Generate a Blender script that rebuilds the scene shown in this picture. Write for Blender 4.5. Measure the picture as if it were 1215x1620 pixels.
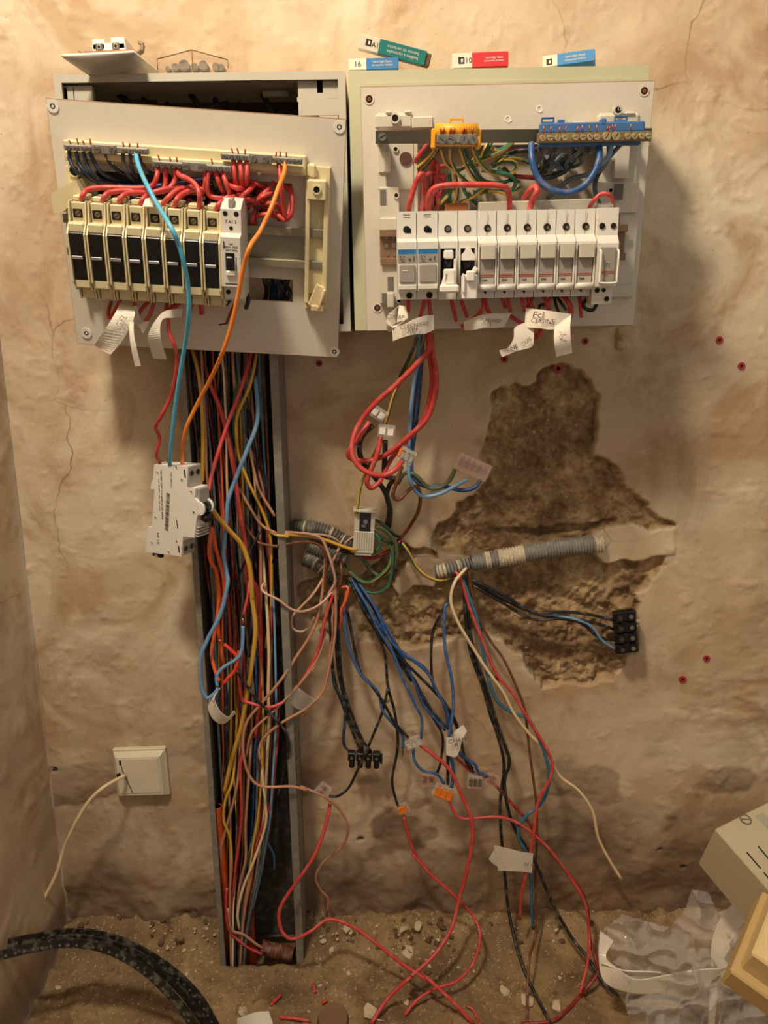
import bpy, bmesh, math, random
import numpy as np
from mathutils import Vector, Matrix
for o in list(bpy.data.objects): bpy.data.objects.remove(o)
random.seed(7)
# ---------------------------------------------------------------- camera
F_PX = 1216.0; TH = math.radians(12.2); RO = 0.015; DIST = 0.88; CH = 0.7272
_fw = np.array([0, math.cos(TH), -math.sin(TH)]); _u0 = np.array([0, math.sin(TH), math.cos(TH)]); _r0 = np.array([1., 0, 0])
_r = math.cos(RO)*_r0 - math.sin(RO)*_u0; _u = math.sin(RO)*_r0 + math.cos(RO)*_u0
CAM = np.array([0, -DIST, CH])
cd = bpy.data.cameras.new('camera'); cam = bpy.data.objects.new('camera', cd); bpy.context.scene.collection.objects.link(cam)
cd.sensor_fit = 'VERTICAL'; cd.sensor_height = 36.0; cd.lens = F_PX/1620*36.0; cd.clip_start = 0.01; cd.clip_end = 50
cam.matrix_world = Matrix(((_r[0], _u[0], -_fw[0], CAM[0]), (_r[1], _u[1], -_fw[1], CAM[1]), (_r[2], _u[2], -_fw[2], CAM[2]), (0, 0, 0, 1)))
bpy.context.scene.camera = cam
# ---------------------------------------------------------------- world, lamp, exposure
w_ = bpy.data.worlds.new('world'); bpy.context.scene.world = w_; w_.use_nodes = True
w_.node_tree.nodes['Background'].inputs[0].default_value = (1.0, 0.89, 0.76, 1)
w_.node_tree.nodes['Background'].inputs[1].default_value = 0.40
def lamp(loc, power, size, col):
    l = bpy.data.lights.new('room_lamp', 'POINT'); l.energy = power; l.shadow_soft_size = size; l.color = col
    o = bpy.data.objects.new('room_lamp', l); o.location = loc; bpy.context.scene.collection.objects.link(o)
lamp((-0.30, -0.70, CH+0.86), 44.0, 0.07, (1.0, 0.875, 0.69))
vs = bpy.context.scene.view_settings
bpy.context.scene.display_settings.display_device = 'sRGB'
vs.view_transform = 'Standard'; vs.look = 'None'; vs.exposure = 0.0; vs.gamma = 1.0; vs.use_curve_mapping = False
# ---------------------------------------------------------------- pixel helpers
def ray(px, py): return _fw + _r*(px-607.5)/F_PX + _u*(810-py)/F_PX
def P(px, py, w=0.0):
    d = ray(px, py); return CAM + d*((DIST-w)/d[1])
def PZ(px, py, z):
    d = ray(px, py); return CAM + d*((z-CH)/d[2])
def PD(px, py, Z): return CAM + ray(px, py)*Z
def mpp(px, py, w):
    d = ray(px, py); return ((DIST-w)/d[1])/F_PX
REG = {'A': (60, 30, 4.05), 'B': (300, 80, 4.05), 'C': (60, 300, 4.05), 'D': (300, 300, 4.05), 'E': (540, 40, 4.05), 'F': (780, 40, 4.05),
       'G': (560, 300, 4.673), 'H': (780, 300, 4.339), 'I': (200, 540, 4.05), 'J': (440, 540, 3.375), 'K': (660, 540, 2.189),
       'L': (200, 900, 3.375), 'M': (440, 900, 3.0375), 'N': (280, 1220, 3.0375), 'O': (640, 1160, 3.0375), 'Q': (900, 1200, 3.857),
       'R': (0, 1120, 3.0375), 'S': (460, 810, 6.75), 'T': (620, 1120, 5.0625), 'U': (540, 640, 4.673), 'V': (140, 470, 7.594),
       'X': (600, 460, 7.594), 'Y': (760, 470, 7.594), 'W': (225, 725, 9.72)}
def Z(reg, *pts):
    x0, y0, s = REG[reg]
    return [(x0+p[0]/s, y0+p[1]/s, p[2] if len(p) > 2 else None) for p in pts]
# ---------------------------------------------------------------- materials
def srgb(h):
    v = [int(h[i:i+2], 16)/255 for i in (0, 2, 4)]
    return tuple(c/12.92 if c <= .04045 else ((c+.055)/1.055)**2.4 for c in v)
MATS = {}
def mat(name, col, rough=0.5, metal=0.0, var=0.18, vscale=60, bump=0.0, bscale=300, dust=0.0, coat=0.0):
    if name in MATS: return MATS[name]
    m = bpy.data.materials.new(name); m.use_nodes = True; nt = m.node_tree; N = nt.nodes; L = nt.links
    b = N['Principled BSDF']; b.inputs['Roughness'].default_value = rough; b.inputs['Metallic'].default_value = metal
    if coat: b.inputs['Coat Weight'].default_value = coat
    tc = N.new('ShaderNodeTexCoord'); nz = N.new('ShaderNodeTexNoise'); nz.inputs['Scale'].default_value = vscale; nz.inputs['Detail'].default_value = 4
    L.new(tc.outputs['Object'], nz.inputs['Vector'])
    rp = N.new('ShaderNodeValToRGB'); L.new(nz.outputs['Fac'], rp.inputs['Fac'])
    c = Vector(col); lo = c*(1-var); hi = c*(1+var*0.5)
    rp.color_ramp.elements[0].position = .3; rp.color_ramp.elements[0].color = (*lo, 1)
    rp.color_ramp.elements[1].position = .7; rp.color_ramp.elements[1].color = (*[min(1, x) for x in hi], 1)
    out = rp.outputs['Color']
    if dust:
        n2 = N.new('ShaderNodeTexNoise'); n2.inputs['Scale'].default_value = 130; n2.inputs['Detail'].default_value = 6; L.new(tc.outputs['Object'], n2.inputs['Vector'])
        r2 = N.new('ShaderNodeValToRGB'); r2.color_ramp.elements[0].position = .5; r2.color_ramp.elements[1].position = .72; L.new(n2.outputs['Fac'], r2.inputs['Fac'])
        mu = N.new('ShaderNodeMath'); mu.operation = 'MULTIPLY'; mu.inputs[1].default_value = dust; L.new(r2.outputs['Color'], mu.inputs[0])
        mx = N.new('ShaderNodeMixRGB'); mx.inputs['Color2'].default_value = (.55, .45, .34, 1); L.new(mu.outputs[0], mx.inputs['Fac']); L.new(out, mx.inputs['Color1']); out = mx.outputs['Color']
    L.new(out, b.inputs['Base Color'])
    if bump:
        n3 = N.new('ShaderNodeTexNoise'); n3.inputs['Scale'].default_value = bscale; n3.inputs['Detail'].default_value = 5; L.new(tc.outputs['Object'], n3.inputs['Vector'])
        bp = N.new('ShaderNodeBump'); bp.inputs['Strength'].default_value = bump; bp.inputs['Distance'].default_value = .001; L.new(n3.outputs['Fac'], bp.inputs['Height']); L.new(bp.outputs['Normal'], b.inputs['Normal'])
    MATS[name] = m; return m
def clear_mat(name, tint, alpha, rough=.12):
    if name in MATS: return MATS[name]
    m = bpy.data.materials.new(name); m.use_nodes = True; nt = m.node_tree; N = nt.nodes; L = nt.links
    for n in list(N): N.remove(n)
    o = N.new('ShaderNodeOutputMaterial'); t = N.new('ShaderNodeBsdfTransparent'); t.inputs[0].default_value = (*tint, 1)
    p = N.new('ShaderNodeBsdfPrincipled'); p.inputs['Base Color'].default_value = (*tint, 1); p.inputs['Roughness'].default_value = rough
    lw = N.new('ShaderNodeLayerWeight'); lw.inputs['Blend'].default_value = .5; pw_ = N.new('ShaderNodeMath'); pw_.operation = 'POWER'; pw_.inputs[1].default_value = 4; L.new(lw.outputs['Facing'], pw_.inputs[0]); fr = N.new('ShaderNodeMath'); fr.operation = 'MULTIPLY'; fr.inputs[1].default_value = .6; L.new(pw_.outputs[0], fr.inputs[0])
    tc = N.new('ShaderNodeTexCoord'); nz = N.new('ShaderNodeTexNoise'); nz.inputs['Scale'].default_value = 90; L.new(tc.outputs['Object'], nz.inputs['Vector'])
    ad = N.new('ShaderNodeMath'); ad.operation = 'MULTIPLY_ADD'; ad.inputs[1].default_value = .16; ad.inputs[2].default_value = alpha-.08; L.new(nz.outputs['Fac'], ad.inputs[0])
    a2 = N.new('ShaderNodeMath'); a2.operation = 'ADD'; a2.use_clamp = True; L.new(ad.outputs[0], a2.inputs[0]); L.new(fr.outputs[0], a2.inputs[1])
    mx = N.new('ShaderNodeMixShader'); L.new(a2.outputs[0], mx.inputs[0]); L.new(t.outputs[0], mx.inputs[1]); L.new(p.outputs[0], mx.inputs[2]); L.new(mx.outputs[0], o.inputs[0])
    MATS[name] = m; return m
WC = {'red': srgb('c8423e'), 'darkred': srgb('8f1f22'), 'pink': srgb('e0495a'), 'scarlet': srgb('dc3a22'), 'navy': srgb('1e2f45'), 'blue': srgb('27548e'), 'midblue': srgb('33629a'),
      'lightblue': srgb('6f9cc4'), 'teal': srgb('2f6f8a'), 'sky': srgb('54b4d8'), 'orange': srgb('f08a35'), 'black': srgb('17171a'), 'yellow': srgb('d8a83a'), 'green': srgb('2a6a4c'),
      'darkgreen': srgb('1d4a33'), 'brown': srgb('6e3f22'), 'tan': srgb('b98466'), 'cream': srgb('ecd2a6'), 'grey': srgb('6d6a68'), 'slate': srgb('55646f'), 'violet': srgb('5a3350'),
      'olive': srgb('4f5e40'), 'white': srgb('ddd5c4'), 'flame': srgb('e8602e'), 'palepink': srgb('d3a58d')}
def wmat(c): return mat('insulation_'+c, WC[c], .42, 0, .15, 40, 0, 300, .22)
M_ = {}
def setup_mats():
    g = M_
    g['sage'] = mat('sage_grey_paint', srgb('b9b898'), .5, 0, .07, 12, .1, 200, .25)
    g['rim'] = mat('pale_grey_plastic', srgb('b5b0a0'), .5, 0, .07, 12, .05, 200, .2)
    g['board'] = mat('white_laminate', srgb('d2cabb'), .42, 0, .06, 9, .04, 200, .18)
    g['boardedge'] = mat('raw_board_edge', srgb('a8866a'), .9, 0, .2, 400)
    g['chassis'] = mat('offwhite_chassis', srgb('c9c3b3'), .45, 0, .06, 30)
    g['cream'] = mat('yellowed_plastic', srgb('d9cca2'), .42, 0, .08, 40)
    g['ivory'] = mat('ivory_plastic', srgb('e3d0a4'), .42, 0, .06, 40)
    g['white'] = mat('white_plastic', srgb('ddd9cf'), .38, 0, .04, 40)
    g['white2'] = mat('bright_white_plastic', srgb('f0ece2'), .35, 0, .03, 40)
    g['greyp'] = mat('grey_plastic', srgb('a39e94'), .45, 0, .06, 40)
    g['windowp'] = mat('fuse_window_plastic', srgb('9c958a'), .3, 0, .08, 90)
    g['blackp'] = mat('black_plastic', srgb('121213'), .25, 0, .1, 60)
    g['hole'] = mat('dark_recess', srgb('0d0b0a'), .9, 0, .1)
    g['steel'] = mat('zinc_steel', srgb('9a978e'), .35, .9, .15, 25)
    g['dsteel'] = mat('dull_steel', srgb('6a6452'), .38, .9, .3, 18)
    g['rail'] = mat('passivated_rail', srgb('8f8873'), .4, .55, .2, 14)
    g['brass'] = mat('tarnished_brass', srgb('a38f68'), .4, .8, .2, 60)
    g['lead'] = mat('dull_terminal_metal', srgb('8d8a82'), .5, .4, .2, 150)
    g['copper'] = mat('bare_copper', srgb('b5653a'), .35, .85, .2, 200)
    g['blueband'] = mat('blue_print', srgb('1f6fa5'), .5, 0, .05)
    g['redprint'] = mat('red_print', srgb('b5543c'), .6, 0, .05)
    g['ink'] = mat('black_ink', srgb('25211e'), .6, 0, .05)
    g['blueink'] = mat('blue_ink', srgb('23306b'), .6, 0, .05)
    g['pencil'] = mat('pencil', srgb('57493c'), .7, 0, .05)
    g['paper'] = mat('masking_paper', srgb('e6ddcd'), .75, 0, .05, 50, .1, 300)
    g['ytb'] = mat('yellow_terminal_plastic', srgb('f2a92a'), .45, 0, .08, 60)
    g['btb'] = mat('blue_terminal_plastic', srgb('3f6ea8'), .45, 0, .08, 60)
    g['trunk'] = mat('grey_trunking', srgb('7c776b'), .5, 0, .06, 15, .05, 200, .25)
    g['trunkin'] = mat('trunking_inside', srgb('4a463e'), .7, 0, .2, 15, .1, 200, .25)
    g['orangec'] = mat('orange_conduit', srgb('c4501c'), .5, 0, .2, 60, 0, 300, .2)
    g['clear'] = clear_mat('clear_polycarbonate', (.97, .94, .9), .14)
    g['pinkclear'] = clear_mat('pink_clear_plastic', (.96, .84, .80), .13)
    g['lever'] = mat('orange_lever', srgb('ec8020'), .4, 0, .08)
    g['brownc'] = mat('brown_bakelite', srgb('9c5a24'), .45, 0, .2, 90)
    g['plug'] = mat('red_wall_plug', srgb('a8262a'), .5, 0, .15, 300)
setup_mats()
# ---------------------------------------------------------------- mesh builder
COL = bpy.context.scene.collection
class MB:
    def __init__(s): s.v = []; s.f = []; s.m = []; s.sm = []
    def add(s, vs_, fs, mi=0, smooth=False):
        n = len(s.v); s.v += [tuple(map(float, q)) for q in vs_]
        s.f += [tuple(n+i for i in f) for f in fs]; s.m += [mi]*len(fs); s.sm += [smooth]*len(fs); return s
    def box(s, c, d, b=0.0, mi=0, rz=0.0, R=None):
        hx, hy, hz = d[0]/2, d[1]/2, d[2]/2; b = min(b, hx*.9, hy*.9, hz*.9)
        if rz: R = Matrix.Rotation(rz, 3, 'Z')
        def T(p):
            p = Vector(p)
            if R is not None: p = R @ p
            return p+Vector(c)
        sg = [(x, y, z) for x in (-1, 1) for y in (-1, 1) for z in (-1, 1)]
        if b <= 0:
            vv = [T((x*hx, y*hy, z*hz)) for x, y, z in sg]
            return s.add(vv, [(0, 1, 3, 2), (4, 6, 7, 5), (0, 4, 5, 1), (2, 3, 7, 6), (0, 2, 6, 4), (1, 5, 7, 3)], mi)
        vv = []; idx = {}
        for k, (x, y, z) in enumerate(sg):
            for a in range(3):
                e = [hx-b, hy-b, hz-b]; e[a] = (hx, hy, hz)[a]
                idx[(x, y, z, a)] = len(vv); vv.append(T((x*e[0], y*e[1], z*e[2])))
        fs = []
        for a in range(3):
            o = [i for i in range(3) if i != a]
            for sa in (-1, 1):
                q = []
                for p, r in ((-1, -1), (1, -1), (1, 1), (-1, 1)):
                    t = [0, 0, 0]; t[a] = sa; t[o[0]] = p; t[o[1]] = r; q.append(idx[(*t, a)])
                fs.append(tuple(q))
            for p in (-1, 1):
                for r in (-1, 1):
                    q = []
                    for t_, ax in ((-1, o[0]), (-1, o[1]), (1, o[1]), (1, o[0])):
                        t = [0, 0, 0]; t[a] = t_; t[o[0]] = p; t[o[1]] = r; q.append(idx[(*t, ax)])
                    fs.append(tuple(q))
        for k in sg: fs.append(tuple(idx[(*k, a)] for a in range(3)))
        return s.add(vv, fs, mi)
    def prism(s, poly, z0, z1, mi=0, axis='z'):
        n = len(poly)
        def T(a, b, c): return (a, b, c) if axis == 'z' else ((c, a, b) if axis == 'x' else (a, c, b))
        vv = [T(a, b, z0) for a, b in poly]+[T(a, b, z1) for a, b in poly]
        fs = [tuple(range(n)), tuple(range(2*n-1, n-1, -1))]+[(i, (i+1) % n, (i+1) % n+n, i+n) for i in range(n)]
        return s.add(vv, fs, mi)
    def cyl(s, p0, p1, r, seg=14, mi=0, r2=None):
        p0 = Vector(p0); p1 = Vector(p1); d = (p1-p0).normalized(); a = d.orthogonal().normalized(); b = d.cross(a); r2 = r if r2 is None else r2
        vv = [p0+(a*math.cos(t)+b*math.sin(t))*r for t in [2*math.pi*i/seg for i in range(seg)]]+[p1+(a*math.cos(t)+b*math.sin(t))*r2 for t in [2*math.pi*i/seg for i in range(seg)]]
        s.add(vv, [(i, (i+1) % seg, (i+1) % seg+seg, i+seg) for i in range(seg)], mi, True)
        n = len(s.v)-2*seg; s.f += [tuple(n+i for i in range(seg)), tuple(n+seg+i for i in reversed(range(seg)))]; s.m += [mi, mi]; s.sm += [False, False]; return s
    def ring(s, c, ro, ri, z0, z1, seg=20, mi=0):
        vv = []
        for r, z in ((ro, z0), (ro, z1), (ri, z1), (ri, z0)):
            vv += [(c[0]+r*math.cos(2*math.pi*i/seg), c[1]+r*math.sin(2*math.pi*i/seg), z) for i in range(seg)]
        fs = []
        for k in range(4):
            for i in range(seg): fs.append((k*seg+i, k*seg+(i+1) % seg, ((k+1) % 4)*seg+(i+1) % seg, ((k+1) % 4)*seg+i))
        return s.add(vv, fs, mi, False)
    def tube(s, pts, r, seg=8, mi=0, stripe=None, rf=None, cap=True, flat=1.0):
        pts = [Vector(p) for p in pts]; n = len(pts); t0 = (pts[1]-pts[0]).normalized(); a = t0.orthogonal().normalized(); vv = []
        for i in range(n):
            t = (pts[min(i+1, n-1)]-pts[max(i-1, 0)])
            t = t.normalized() if t.length > 1e-9 else t0
            a = (a-t*a.dot(t)); a = a.normalized() if a.length > 1e-6 else t.orthogonal().normalized(); b = t.cross(a); rr = r*(rf(i/(n-1)) if rf else 1)
            for k in range(seg):
                q = 2*math.pi*k/seg; vv.append(pts[i]+a*math.cos(q)*rr+b*math.sin(q)*rr*flat)
        fs = []; mm = []
        for i in range(n-1):
            for k in range(seg):
                fs.append((i*seg+k, i*seg+(k+1) % seg, (i+1)*seg+(k+1) % seg, (i+1)*seg+k)); mm.append(stripe if (stripe is not None and k in (0, 3, 4, 7)) else mi)
        if cap: fs += [tuple(range(seg)), tuple((n-1)*seg+k for k in reversed(range(seg)))]; mm += [mi, mi]
        s.add(vv, fs, mi, True)
        for i in range(len(mm)): s.m[len(s.m)-len(mm)+i] = mm[i]
        return s
    def build(s, name, mats, parent=None, M=None, recalc=True):
        me = bpy.data.meshes.new(name); me.from_pydata(s.v, [], s.f)
        for m in (mats if isinstance(mats, (list, tuple)) else [mats]): me.materials.append(m)
        me.polygons.foreach_set('material_index', s.m); me.polygons.foreach_set('use_smooth', s.sm)
        if recalc:
            bm = bmesh.new(); bm.from_mesh(me); bmesh.ops.recalc_face_normals(bm, faces=bm.faces); bm.to_mesh(me); bm.free()
        o = bpy.data.objects.new(name, me); COL.objects.link(o)
        if parent is not None: o.parent = parent
        if M is not None: o.matrix_world = M if parent is None else o.matrix_world
        return o
def tag(o, label, cat, group=None, kind=None):
    if label: o['label'] = label
    if cat: o['category'] = cat
    if group: o['group'] = group
    if kind: o['kind'] = kind
    return o
def thing(name, label, cat, M, group=None):
    o = bpy.data.objects.new(name, None); o.empty_display_size = .01; COL.objects.link(o); o.matrix_world = M if M is not None else Matrix.Identity(4)
    return tag(o, label, cat, group)
def struct(o): o['kind'] = 'structure'; return o
def cut_boxes(mb, x0, x1, y0, y1, z0, z1, holes, mi=0, axis='z'):
    xs = sorted({x0, x1, *[h[0] for h in holes], *[h[1] for h in holes]}); ys = sorted({y0, y1, *[h[2] for h in holes], *[h[3] for h in holes]})
    for i in range(len(xs)-1):
        for j in range(len(ys)-1):
            cx, cy = (xs[i]+xs[i+1])/2, (ys[j]+ys[j+1])/2
            if any(h[0] < cx < h[1] and h[2] < cy < h[3] for h in holes): continue
            c = (cx, cy, (z0+z1)/2); d = (xs[i+1]-xs[i], ys[j+1]-ys[j], z1-z0)
            if axis == 'x': c = (c[2], c[0], c[1]); d = (d[2], d[0], d[1])
            mb.box(c, d, 0, mi)
class Frame:
    def __init__(s, o, ex, ey, ez):
        s.M = Matrix(((ex[0], ey[0], ez[0], o[0]), (ex[1], ey[1], ez[1], o[1]), (ex[2], ey[2], ez[2], o[2]), (0, 0, 0, 1))); s.I = s.M.inverted()
    def loc(s, px, py, n=0.0):
        c = s.I @ Vector(CAM); d = s.I.to_3x3() @ Vector(ray(px, py)); t = (n-c.z)/d.z; return (c.x+d.x*t, c.y+d.y*t)
    def w(s, a, b, n): return s.M @ Vector((a, b, n))
    def pt(s, px, py, n):
        a, b = s.loc(px, py, n); return s.w(a, b, n)
def frame3(o, px_, py_):   # origin, point along x, point along -y
    o = Vector(o); ex = (Vector(px_)-o).normalized(); d = Vector(py_)-o; ey = -(d-ex*d.dot(ex)).normalized(); return Frame(o, ex, ey, ex.cross(ey))
def fat(px, py, w, rot=0, yaw=0, pitch=0):    # frame facing the room: x right, y up, z out
    B = Matrix(((1, 0, 0), (0, 0, -1), (0, 1, 0)))
    R = B @ Matrix.Rotation(math.radians(yaw), 3, 'Y') @ Matrix.Rotation(math.radians(pitch), 3, 'X') @ Matrix.Rotation(math.radians(rot), 3, 'Z')
    return Frame(P(px, py, w), R.col[0], R.col[1], R.col[2])
def spline(pts, sub=6):
    p = [Vector(q) for q in pts]; n = len(p)
    if n == 2: return [p[0].lerp(p[1], i/sub) for i in range(sub+1)]
    out = []
    for i in range(n-1):
        a = p[i-1] if i else p[0]*2-p[1]; b = p[i]; c = p[i+1]; d = p[i+2] if i+2 < n else p[-1]*2-p[-2]
        for k in range(sub):
            t = k/sub; t0, t1, t2, t3 = 0, 1, 2, 3
            out.append(0.5*((2*b)+(c-a)*t+(2*a-5*b+4*c-d)*t*t+(3*b-a-3*c+d)*t*t*t))
    out.append(p[-1]); return out
def fill(pts):
    ks = [i for i, p in enumerate(pts) if p[2] is not None]; out = []
    if not ks: raise ValueError
    for i, p in enumerate(pts):
        if p[2] is not None: z = p[2]
        else:
            lo = [k for k in ks if k < i]; hi = [k for k in ks if k > i]
            if not lo: z = pts[hi[0]][2]
            elif not hi: z = pts[lo[-1]][2]
            else: t = (i-lo[-1])/(hi[0]-lo[-1]); t = t*t*(3-2*t); z = pts[lo[-1]][2]*(1-t)+pts[hi[0]][2]*t
        out.append((p[0], p[1], z))
    return out
NW = [0]
def wire(col, label, pts, r=1.6, fr=None, group=None, stripe=None, bare=None, floor=False, name='electrical_wire', cat='wire'):
    """pts: pixel points with the distance from the wall (or above the frame's plate) as third number"""
    pts = fill(pts); NW[0] += 1
    W = [fr.pt(*p) if fr else Vector(P(*p)) for p in pts]
    if not fr:   # rest on the floor instead of sinking into it
        for i, q in enumerate(W):
            if q.z < .05 and not (TX0-.002 < q.x < TX1+.002 and -q.y < .056) and q.z < floor_z(q.x, q.y)+r*.001:
                z = floor_z(q.x, q.y)
                for _ in range(5): v = PZ(pts[i][0], pts[i][1], z+r*.001); z = floor_z(v[0], v[1])
                W[i] = Vector(v)
    return wirew(col, label, W, r, group, stripe, bare, name, cat)
def wirew(col, label, W, r=1.6, group=None, stripe=None, bare=None, name='electrical_wire', cat='wire', sub=6):
    S = spline(W, sub); c = S[0].copy(); mb = MB()
    mb.tube([q-c for q in S], r*.001, 8, 0, 1 if stripe else None)
    ms = [wmat(col)]+([wmat(stripe)] if stripe else [])
    o = mb.build(name, ms, None, Matrix.Translation(c)); tag(o, label, cat, group)
    if bare:
        for e in bare:
            e0, e1 = (S[0], S[1]) if e == 'a' else (S[-1], S[-2]); d = (e0-e1).normalized()
            MB().cyl(e0-c-d*.001, e0-c+d*.009, r*.00055, 8).build('copper_end', M_['copper'], o)
    return o
def strip(name, pairs, label, cat, mate, thick=.0004, sub=5, group=None, parent=None):
    """a band of paper: pairs of (left, right) points"""
    A = spline([Vector(P(*a)) for a, b in pairs], sub); B_ = spline([Vector(P(*b)) for a, b in pairs], sub); c = A[0].copy(); n = len(A); vv = []
    for i in range(n):
        t = A[min(i+1, n-1)]-A[max(i-1, 0)]; nn = t.cross(B_[i]-A[i]); nn = nn.normalized()*thick
        vv += [A[i]-c, B_[i]-c, B_[i]-c+nn, A[i]-c+nn]
    fs = [(0, 1, 2, 3), tuple((n-1)*4+k for k in (3, 2, 1, 0))]
    for i in range(n-1):
        for k in range(4): fs.append((i*4+k, i*4+(k+1) % 4, (i+1)*4+(k+1) % 4, (i+1)*4+k))
    mb = MB(); mb.add(vv, fs, 0, False); o = mb.build(name, mate, parent, Matrix.Translation(c))
    if label: tag(o, label, cat, group)
    return o
def text(s, parent, x, y, z, size, mate, rot=0, M=None, sx=1.0, shear=0, name='lettering', face=None):
    cu = bpy.data.curves.new('t', 'FONT'); cu.body = s; cu.size = size; cu.align_x = 'CENTER'; cu.align_y = 'CENTER'; cu.extrude = .00008; cu.shear = shear; cu.resolution_u = 2
    t = bpy.data.objects.new('t', cu); me = bpy.data.meshes.new_from_object(t); bpy.data.objects.remove(t); bpy.data.curves.remove(cu)
    me.materials.clear(); me.materials.append(mate); me.name = name
    T = Matrix.Translation((x, y, z)) @ Matrix.Rotation(math.radians(rot), 4, 'Z') @ Matrix.Diagonal((sx, 1, 1, 1))
    if face is not None: T = face @ T
    me.transform(T); o = bpy.data.objects.new(name, me); COL.objects.link(o)
    if parent is not None: o.parent = parent
    if M is not None: o.matrix_world = M
    return o
# value noise
def _grid(seed, n=64): return np.random.RandomState(seed).rand(n, n)
def vnoise(x, y, seed, n=64):
    g = _grid(seed, n); xi = np.floor(x).astype(int); yi = np.floor(y).astype(int); fx = x-xi; fy = y-yi; fx = fx*fx*(3-2*fx); fy = fy*fy*(3-2*fy)
    a = g[xi % n, yi % n]; b = g[(xi+1) % n, yi % n]; c = g[xi % n, (yi+1) % n]; d = g[(xi+1) % n, (yi+1) % n]
    return (a*(1-fx)+b*fx)*(1-fy)+(c*(1-fx)+d*fx)*fy
def fbm(x, y, seed, oct=4, gain=.5):
    s = 0; a = 1; t = 0
    for k in range(oct): s = s+a*vnoise(x*2**k, y*2**k, seed+k); t += a; a *= gain
    return s/t
def sdf(px, py, poly):   # signed distance, negative inside
    d = np.full(px.shape, 1e9); ins = np.zeros(px.shape, bool); n = len(poly)
    for i in range(n):
        ax, ay = poly[i]; bx, by = poly[(i+1) % n]; ex, ey = bx-ax, by-ay; wx, wy = px-ax, py-ay
        t = np.clip((wx*ex+wy*ey)/(ex*ex+ey*ey+1e-12), 0, 1); d = np.minimum(d, np.hypot(wx-ex*t, wy-ey*t))
        c = ((ay > py) != (by > py)) & (px < (bx-ax)*(py-ay)/((by-ay) if by != ay else 1e-12)+ax); ins ^= c
    return np.where(ins, -d, d)
def _ss(a, b, x): t = np.clip((x-a)/(b-a), 0, 1); return t*t*(3-2*t)
# ================================================================ THE SETTING
XL = float(P(85, 1250, 0)[0])
def floor_h(x, w):
    """height of the floor: dusty, heaped up against the wall"""
    n = fbm(x*22+5, w*22+3, 11, 5); n2 = fbm(x*120+1, w*120+9, 17, 3); n3 = fbm(x*45, w*45, 23, 3)
    return -.034+.030*(1-_ss(.0, .075, w+(n-.5)*.05))+(n-.5)*.012+(n2-.5)*.004+np.maximum(0, n3-.60)*.035*(1-_ss(.10, .16, w))+np.maximum(0, fbm(x*90, w*90, 29, 2)-.68)*.02-.05*(1-_ss(-.001, .001, np.maximum(np.maximum(-.2115-x, x+.1115), w-.056)))
_fx = np.arange(XL-.1, 1.0, .0025); _fw_ = np.arange(-.06, .62, .0025); _FH = floor_h(*np.meshgrid(_fx, _fw_, indexing='ij'))
def floor_z(x, y):
    i = min(max(int(round((x-_fx[0])/.0025)), 0), len(_fx)-1); j = min(max(int(round((-y-_fw_[0])/.0025)), 0), len(_fw_)-1); return float(_FH[i, j])
def pw(reg, pts):
    x0, y0, s = REG[reg]; return [tuple(P(x0+a/s, y0+b/s, 0)[[0, 2]]) for a, b in pts]
UP = pw('K', [(435, 92), (470, 85), (520, 80), (565, 92), (598, 145), (622, 180), (612, 260), (616, 330), (606, 395), (650, 412), (700, 452), (716, 512), (745, 515), (790, 560), (830, 600), (884, 636), (862, 652), (800, 655), (750, 634), (680, 642), (625, 655), (600, 690), (400, 700), (200, 745), (60, 720), (60, 655), (80, 625), (120, 600), (140, 560), (200, 520), (250, 455), (222, 412), (236, 330), (248, 250), (260, 175), (330, 152), (408, 146), (418, 110)])
LO = pw('K', [(180, 760), (380, 745), (610, 700), (645, 760), (760, 762), (862, 740), (862, 782), (815, 818), (798, 858), (770, 880), (758, 935), (770, 1010), (762, 1080), (735, 1092), (702, 1148), (685, 1182), (620, 1182), (560, 1196), (440, 1200), (385, 1150), (366, 1085), (250, 1010), (120, 1040), (0, 1070), (-60, 1075), (-120, 1050), (-180, 1040), (-250, 1060), (-330, 1010), (-400, 940), (-420, 840), (-300, 800), (-200, 820), (-60, 700), (60, 730), (110, 850)])
FILLER = pw('K', [(600, 690), (640, 655), (690, 640), (750, 632), (800, 655), (890, 640), (890, 735), (840, 742), (760, 760), (645, 765), (610, 730)])
RIGHTP = pw('K', [(885, 640), (1000, 700), (1215, 720), (1215, 1050), (1070, 1085), (960, 1030), (880, 1010), (770, 1030), (765, 935), (800, 855), (862, 782), (870, 740)])
SMOOTHL = pw('K', [(-10, 740), (90, 760), (130, 800), (60, 850), (0, 845), (-60, 900), (-90, 840)])
def grid_mesh(name, us, vs_, fn, mate, attrs):
    U, V = np.meshgrid(us, vs_, indexing='ij'); co = fn(U, V); nu, nv = U.shape
    me = bpy.data.meshes.new(name); nV = nu*nv; nF = (nu-1)*(nv-1)
    me.vertices.add(nV); me.vertices.foreach_set('co', co.reshape(-1).astype(np.float32))
    i = (np.arange(nu-1)[:, None]*nv+np.arange(nv-1)[None]).reshape(-1); q = np.stack([i, i+nv, i+nv+1, i+1], 1).reshape(-1)
    me.loops.add(nF*4); me.loops.foreach_set('vertex_index', q.astype(np.int32)); me.polygons.add(nF)
    me.polygons.foreach_set('loop_start', (np.arange(nF)*4).astype(np.int32)); me.update(calc_edges=True)
    me.polygons.foreach_set('use_smooth', np.ones(nF, bool))
    for k, a in attrs.items():
        t = me.attributes.new(k, 'FLOAT', 'POINT'); t.data.foreach_set('value', a.reshape(-1).astype(np.float32))
    me.materials.append(mate); o = bpy.data.objects.new(name, me); COL.objects.link(o); return struct(o)
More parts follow.
